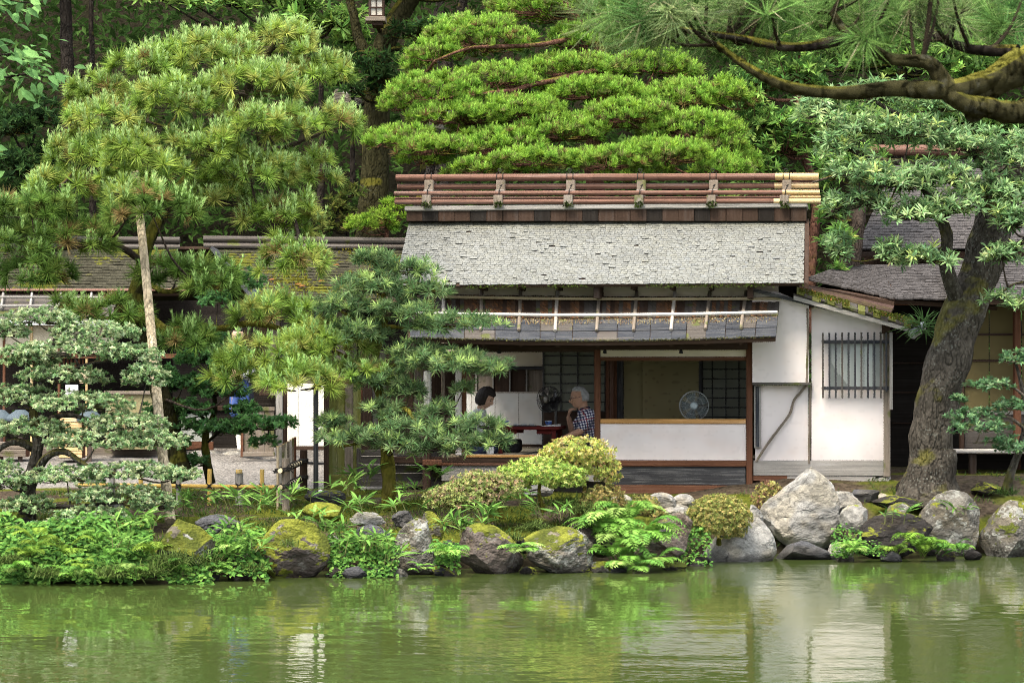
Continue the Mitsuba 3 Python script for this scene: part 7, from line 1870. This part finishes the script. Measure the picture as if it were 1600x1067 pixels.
for q in (fL, fR, TL(766, 703, 0.30)):
    m = MB(); e = trimesh.creation.icosphere(subdivisions=2); m.add(Wd(e.vertices * [0.045, 0.04, 0.075] * (1 if q is not fL else 0.9) + q), e.faces, None, (0.66, 0.66, 0.66)); m.put('white_sock', 'tone', WM, smooth=True)

# --- a worker standing in the yard, mostly hidden by the pine
WK = thing('person', 'person in blue apron and white boots standing by the wooden door in the yard', 'person')
b1, b2 = U(377, 706, 31.6), U(394, 705, 31.5)
gz = b1[2]
hipc = (b1 + b2) / 2 + [-0.08, 0.0, 0.82]
ch, nk = hipc + [-0.04, 0, 0.36], hipc + [-0.04, 0, 0.56]
puts('trousers', WK, skeleton_mesh([(hipc + [-.07, 0, 0], b1 + [-.03, 0, .42], .095, .06), (b1 + [-.03, 0, .42], b1 + [0, 0, .12], .06, .045), (hipc + [.07, 0, 0], b2 + [-.02, 0, .42], .095, .06), (b2 + [-.02, 0, .42], b2 + [0, 0, .12], .06, .045)], 0.025, 6), 'tone', (0.02, 0.022, 0.035), world=False)
for b in (b1, b2):
    puts('boot', WK, skeleton_mesh([(b + [-.01, 0, .20], b + [0, 0, .07], .062, .055), (b + [0, 0, .055], b + [.09, -.12, .042], .055, .042)], 0.014, 6), 'tone', (0.62, 0.60, 0.55), world=False)
puts('striped_top', WK, skeleton_mesh([(hipc, ch, .13, .135), (ch, nk + [0, 0, -.03], .135, .07), (ch + [-.12, 0, .1], ch + [-.2, -.05, -.14], .065, .055), (ch + [.12, 0, .1], ch + [.2, -.08, -.14], .065, .055), (ch + [-.2, -.05, -.14], ch + [-.12, -.22, -.22], .05, .04), (ch + [.2, -.08, -.14], ch + [.1, -.24, -.2], .05, .04)], 0.02, 6), 'tone', lambda v: np.where((np.floor(v[:, 2:] / 0.016).astype(int) % 2) == 0, [[0.03, 0.035, 0.07]], [[0.40, 0.40, 0.42]]), world=False)
puts('apron', WK, skeleton_mesh([(hipc + [-.06, -.12, .06], hipc + [-.06, -.13, -.30], .06, .075), (hipc + [.06, -.12, .06], hipc + [.06, -.13, -.30], .06, .075), (hipc + [-.06, -.13, -.3], hipc + [.06, -.13, -.3], .075, .075)], 0.02, 4), 'tone', (0.045, 0.085, 0.26), world=False)
hdw = nk + [0, -.02, .13]
puts('skin', WK, skeleton_mesh([(nk, hdw, .055, .05), (ch + [-.12, -.22, -.22], ch + [-.07, -.26, -.25], .035, .03)] + hand_bones(ch + [-.10, -.23, -.23], np.array([.7, -.3, -.2]), np.array([0, .3, -1.]), (.4, .4, .5, .5)) + hand_bones(ch + [.08, -.25, -.21], np.array([-.7, -.3, -.2]), np.array([0, .3, -1.]), (.4, .4, .5, .5)) + [(ch + [-.10, -.23, -.23], ch + [0, -.05, -.1], .03, .05), (ch + [.08, -.25, -.21], ch + [0, -.05, -.1], .03, .05), (nk, ch, .055, .08)], 0.012, 5), 'tone', SKIN2, world=False)
hv, hfaces, hun = head_mesh(hdw, [0.4, -1, -.1], [0, 0, 1.0], 1.0); puts('head', WK, (hv, hfaces), 'tone', SKIN2, world=False)
puts('hair', WK, hair_mesh(hdw, [0.4, -1, -.1], [0, 0, 1.0], 1.0, lambda x, y, z: np.maximum(ks(0.45, 0.6, z), ks(-.05, .15, -x) * ks(-.6, -.3, z)), 0.12, 3, 0.3), 'tone', (0.02, 0.016, 0.015), world=False)

# --- low lacquered table and what lies on it
TB = thing('low_table', 'low dark red lacquered table between the two seated people', 'table')
a, b = TL(776, 668, 0.28), TL(873, 668, 0.28)
zt = a[2] + 0.012
m = MB(); hbox(m, a[0], b[0], 0.28, 1.05, zt - 0.035, zt, 12, 0.006, axis=0); m.put('top', 'wood', TB)
for uu, vv in ((a[0] + .01, .33), (a[0] + .01, .96), (b[0] - .09, .33), (b[0] - .09, .96)):
    m = MB(); hbox(m, uu, uu + 0.05, vv, vv + 0.05, FLOOR, zt - 0.035, 12, 0.006, axis=2); m.put('leg', 'wood', TB)
for vv in (.34, .97):
    m = MB(); hbox(m, b[0] - .26, b[0] - .09, vv, vv + .03, zt - .085, zt - .035, 12, 0.010, axis=0); m.put('bracket', 'wood', TB)
    m = MB(); hbox(m, a[0] + .06, a[0] + .22, vv, vv + .03, zt - .085, zt - .035, 12, 0.010, axis=0); m.put('bracket', 'wood', TB)
def cup(label, px, v, col, h=0.062, r=0.042):
    k = thing('tea_bowl', label, 'bowl')
    u, _ = F(px, 660, v)
    c = np.array([u, v, zt])
    m = MB(); tube(m, Wd(c + np.array([[0, 0, 0.0], [0, 0, .012], [0, 0, h * .55], [0, 0, h]])), [r * .55, r * .62, r * .95, r], 16, 0, col, cap=True); m.put('body', 'gloss', k, smooth=True)
    m = MB(); tube(m, Wd(c + np.array([[0, 0, h - .004], [0, 0, h + .002]])), r * 1.04, 16, 0, (0.45, 0.52, 0.62), cap=False); m.put('rim', 'gloss', k, smooth=True)
cup('blue and white tea bowl on the table near the person bending over it', 790, 0.55, (0.10, 0.16, 0.32))
cup('blue glazed tea bowl on the table before the grey haired person', 857, 0.75, (0.06, 0.12, 0.34), 0.06)
k = thing('tray', 'flat black tray with small dishes in the middle of the table', 'tray')
u0_, u1_ = F(798, 667, .5)[0], F(836, 667, .5)[0]
m = MB(); hbox(m, u0_, u1_, .45, .72, zt, zt + .010, 2, 0.004, axis=0); m.put('base', 'wood', k)
for i in range(3):
    c = np.array([u0_ + .06 + i * .085, .52 + .04 * i, zt + .01]); m = MB(); tube(m, Wd(c + np.array([[0, 0, 0], [0, 0, .014], [0, 0, .018]])), [.025, .035, .034], 14, 0, (0.5, 0.52, 0.55)); m.put('dish', 'gloss', k, smooth=True)
k = thing('paper_sheets', 'white folded papers lying on the right end of the table', 'papers')
for i, (x0, x1, h, v) in enumerate(((845, 868, .008, .40), (852, 876, .013, .52))):
    ua_, ub_ = F(x0, 667, v)[0], F(x1, 667, v)[0]
    m = MB(); V = np.array([[ua_, v, zt + .002], [ub_, v, zt + .004], [ub_ - .02, v + .16, zt + h + .012], [ua_ + .01, v + .16, zt + h]]); m.add(Wd(np.vstack([V, V - [0, 0, .003]])), [[0, 1, 2, 3], [0, 4, 5, 1], [3, 7, 4, 0], [1, 5, 6, 2]], None, (0.70, 0.70, 0.68)); m.put('sheet', 'paper', k)
# white low folding screen standing behind the table
SC = thing('low_screen', 'low white paper screen standing behind the table in the left bay', 'screen')
m = MB(); pbox(m, 700, 613.5, 847, 694, 2.6, 2.63, 14); v_, f_, uv_, c_ = m.arrays(); k_ = key_of('panel', SC); scene[k_] = shp((v_, f_), 'plaster', uv=np.tile([3.0, 0.0], (len(v_), 1)), color=np.full((len(v_), 3), .6))
m = MB(); pbox(m, 699, 612, 848, 614, 2.59, 2.64, 14, axis=0); m.put('top_rail', 'wood', SC)
for x in (736, 773, 810):
    m = MB(); pbox(m, x, 614, x + .8, 694, 2.596, 2.6, 14, axis=2); m.put('fold', 'wood', SC)
k = thing('floor_cushion', 'dark box cushion on the mats behind the table', 'cushion')
m = MB(); v_, f_ = _ch([.16, .16, .075], .02), CH_F; u, z = F(792, 700, 1.1); m.add(Wd(v_ + [u, 1.1, FLOOR + .078]), f_, None, (0.03, 0.03, 0.035)); v_, f_, uv_, c_ = m.arrays(); scene[k] = shp((v_, f_), 'tone', uv=uv_, color=c_)


def fan(label, px, py, v, R_, facing, ring_c, hub_c, blade_c, pole_c):
    k = thing('electric_fan', label, 'fan')
    c = TL(px, py, v)
    f = unit(np.asarray(facing, float)); s = unit(np.cross(f, [0, 0, 1.0])); t = np.cross(s, f)
    m = MB()
    for rr, o in ((R_, 0.0), (R_, .035), (R_ * .98, -.03), (R_ * .62, .055), (R_ * .62, -.045)):
        rope(m, Wd(ring_pts(c + f * o, s, t, rr, rr, 40)), 0.0042 if rr == R_ else 0.0022, ring_c)
    m.put('guard_ring', 'tone', k)
    m = MB()
    for i in range(44):
        a = i * 2 * math.pi / 44; d = s * math.cos(a) + t * math.sin(a)
        rope(m, Wd(np.array([c + f * .06 + d * R_ * .25, c + f * .055 + d * R_ * .62, c + f * .03 + d * R_])), 0.0011, ring_c, 3)
        rope(m, Wd(np.array([c - f * .05 + d * R_ * .25, c - f * .045 + d * R_ * .62, c - f * .03 + d * R_])), 0.0011, ring_c, 3)
    m.put('guard_wires', 'tone', k, kind='stuff')
    m = MB(); tube(m, Wd(np.array([c + f * .068, c + f * .06, c + f * .045])), [R_ * .16, R_ * .26, R_ * .27], 20, 0, hub_c); m.put('hub', 'gloss', k, smooth=True)
    for i in range(5):
        m = MB(); a0 = i * 2 * math.pi / 5
        P = []
        for rr in np.linspace(.18, .9, 7):
            for ww in np.linspace(-.5, .5, 5):
                a = a0 + ww * (0.95 - .1 * rr); d = s * math.cos(a) + t * math.sin(a); P.append(c + d * rr * R_ + f * ww * .05)
        P = np.array(P); q = [[r * 5 + j, r * 5 + j + 1, r * 5 + j + 6, r * 5 + j + 5] for r in range(6) for j in range(4)]
        m.add(Wd(P), np.array(q), None, blade_c); m.put('blade', 'gloss', k, smooth=True)
    m = MB(); tube(m, Wd(np.array([c - f * .06, c - f * .10, c - f * .2])), [R_ * .25, R_ * .3, R_ * .22], 14, 0, pole_c); m.put('motor', 'gloss', k, smooth=True)
    b = c - f * .13
    m = MB(); tube(m, Wd(np.array([[b[0], b[1], FLOOR + .02], b])), 0.016, 10, 0, pole_c); m.put('stand', 'gloss', k, smooth=True)
    m = MB(); tube(m, Wd(np.array([[b[0], b[1], FLOOR + .003], [b[0], b[1], FLOOR + .02], [b[0], b[1], FLOOR + .035]])), [.15, .15, .04], 20, 0, pole_c); m.put('base', 'gloss', k, smooth=True)


fan('black electric fan standing between the two seated people', 858, 624, 1.5, 0.155, (-0.5, -0.8, 0), (0.015, 0.015, 0.017), (0.10, 0.095, 0.08), (0.015, 0.015, 0.017), (0.03, 0.03, 0.033))
fan('white electric fan with pale blades behind the orange sill', 1084.5, 634, 0.75, 0.165, (0.05, -1, 0.05), (0.42, 0.46, 0.47), (0.42, 0.52, 0.55), (0.10, 0.125, 0.125), (0.5, 0.52, 0.52))
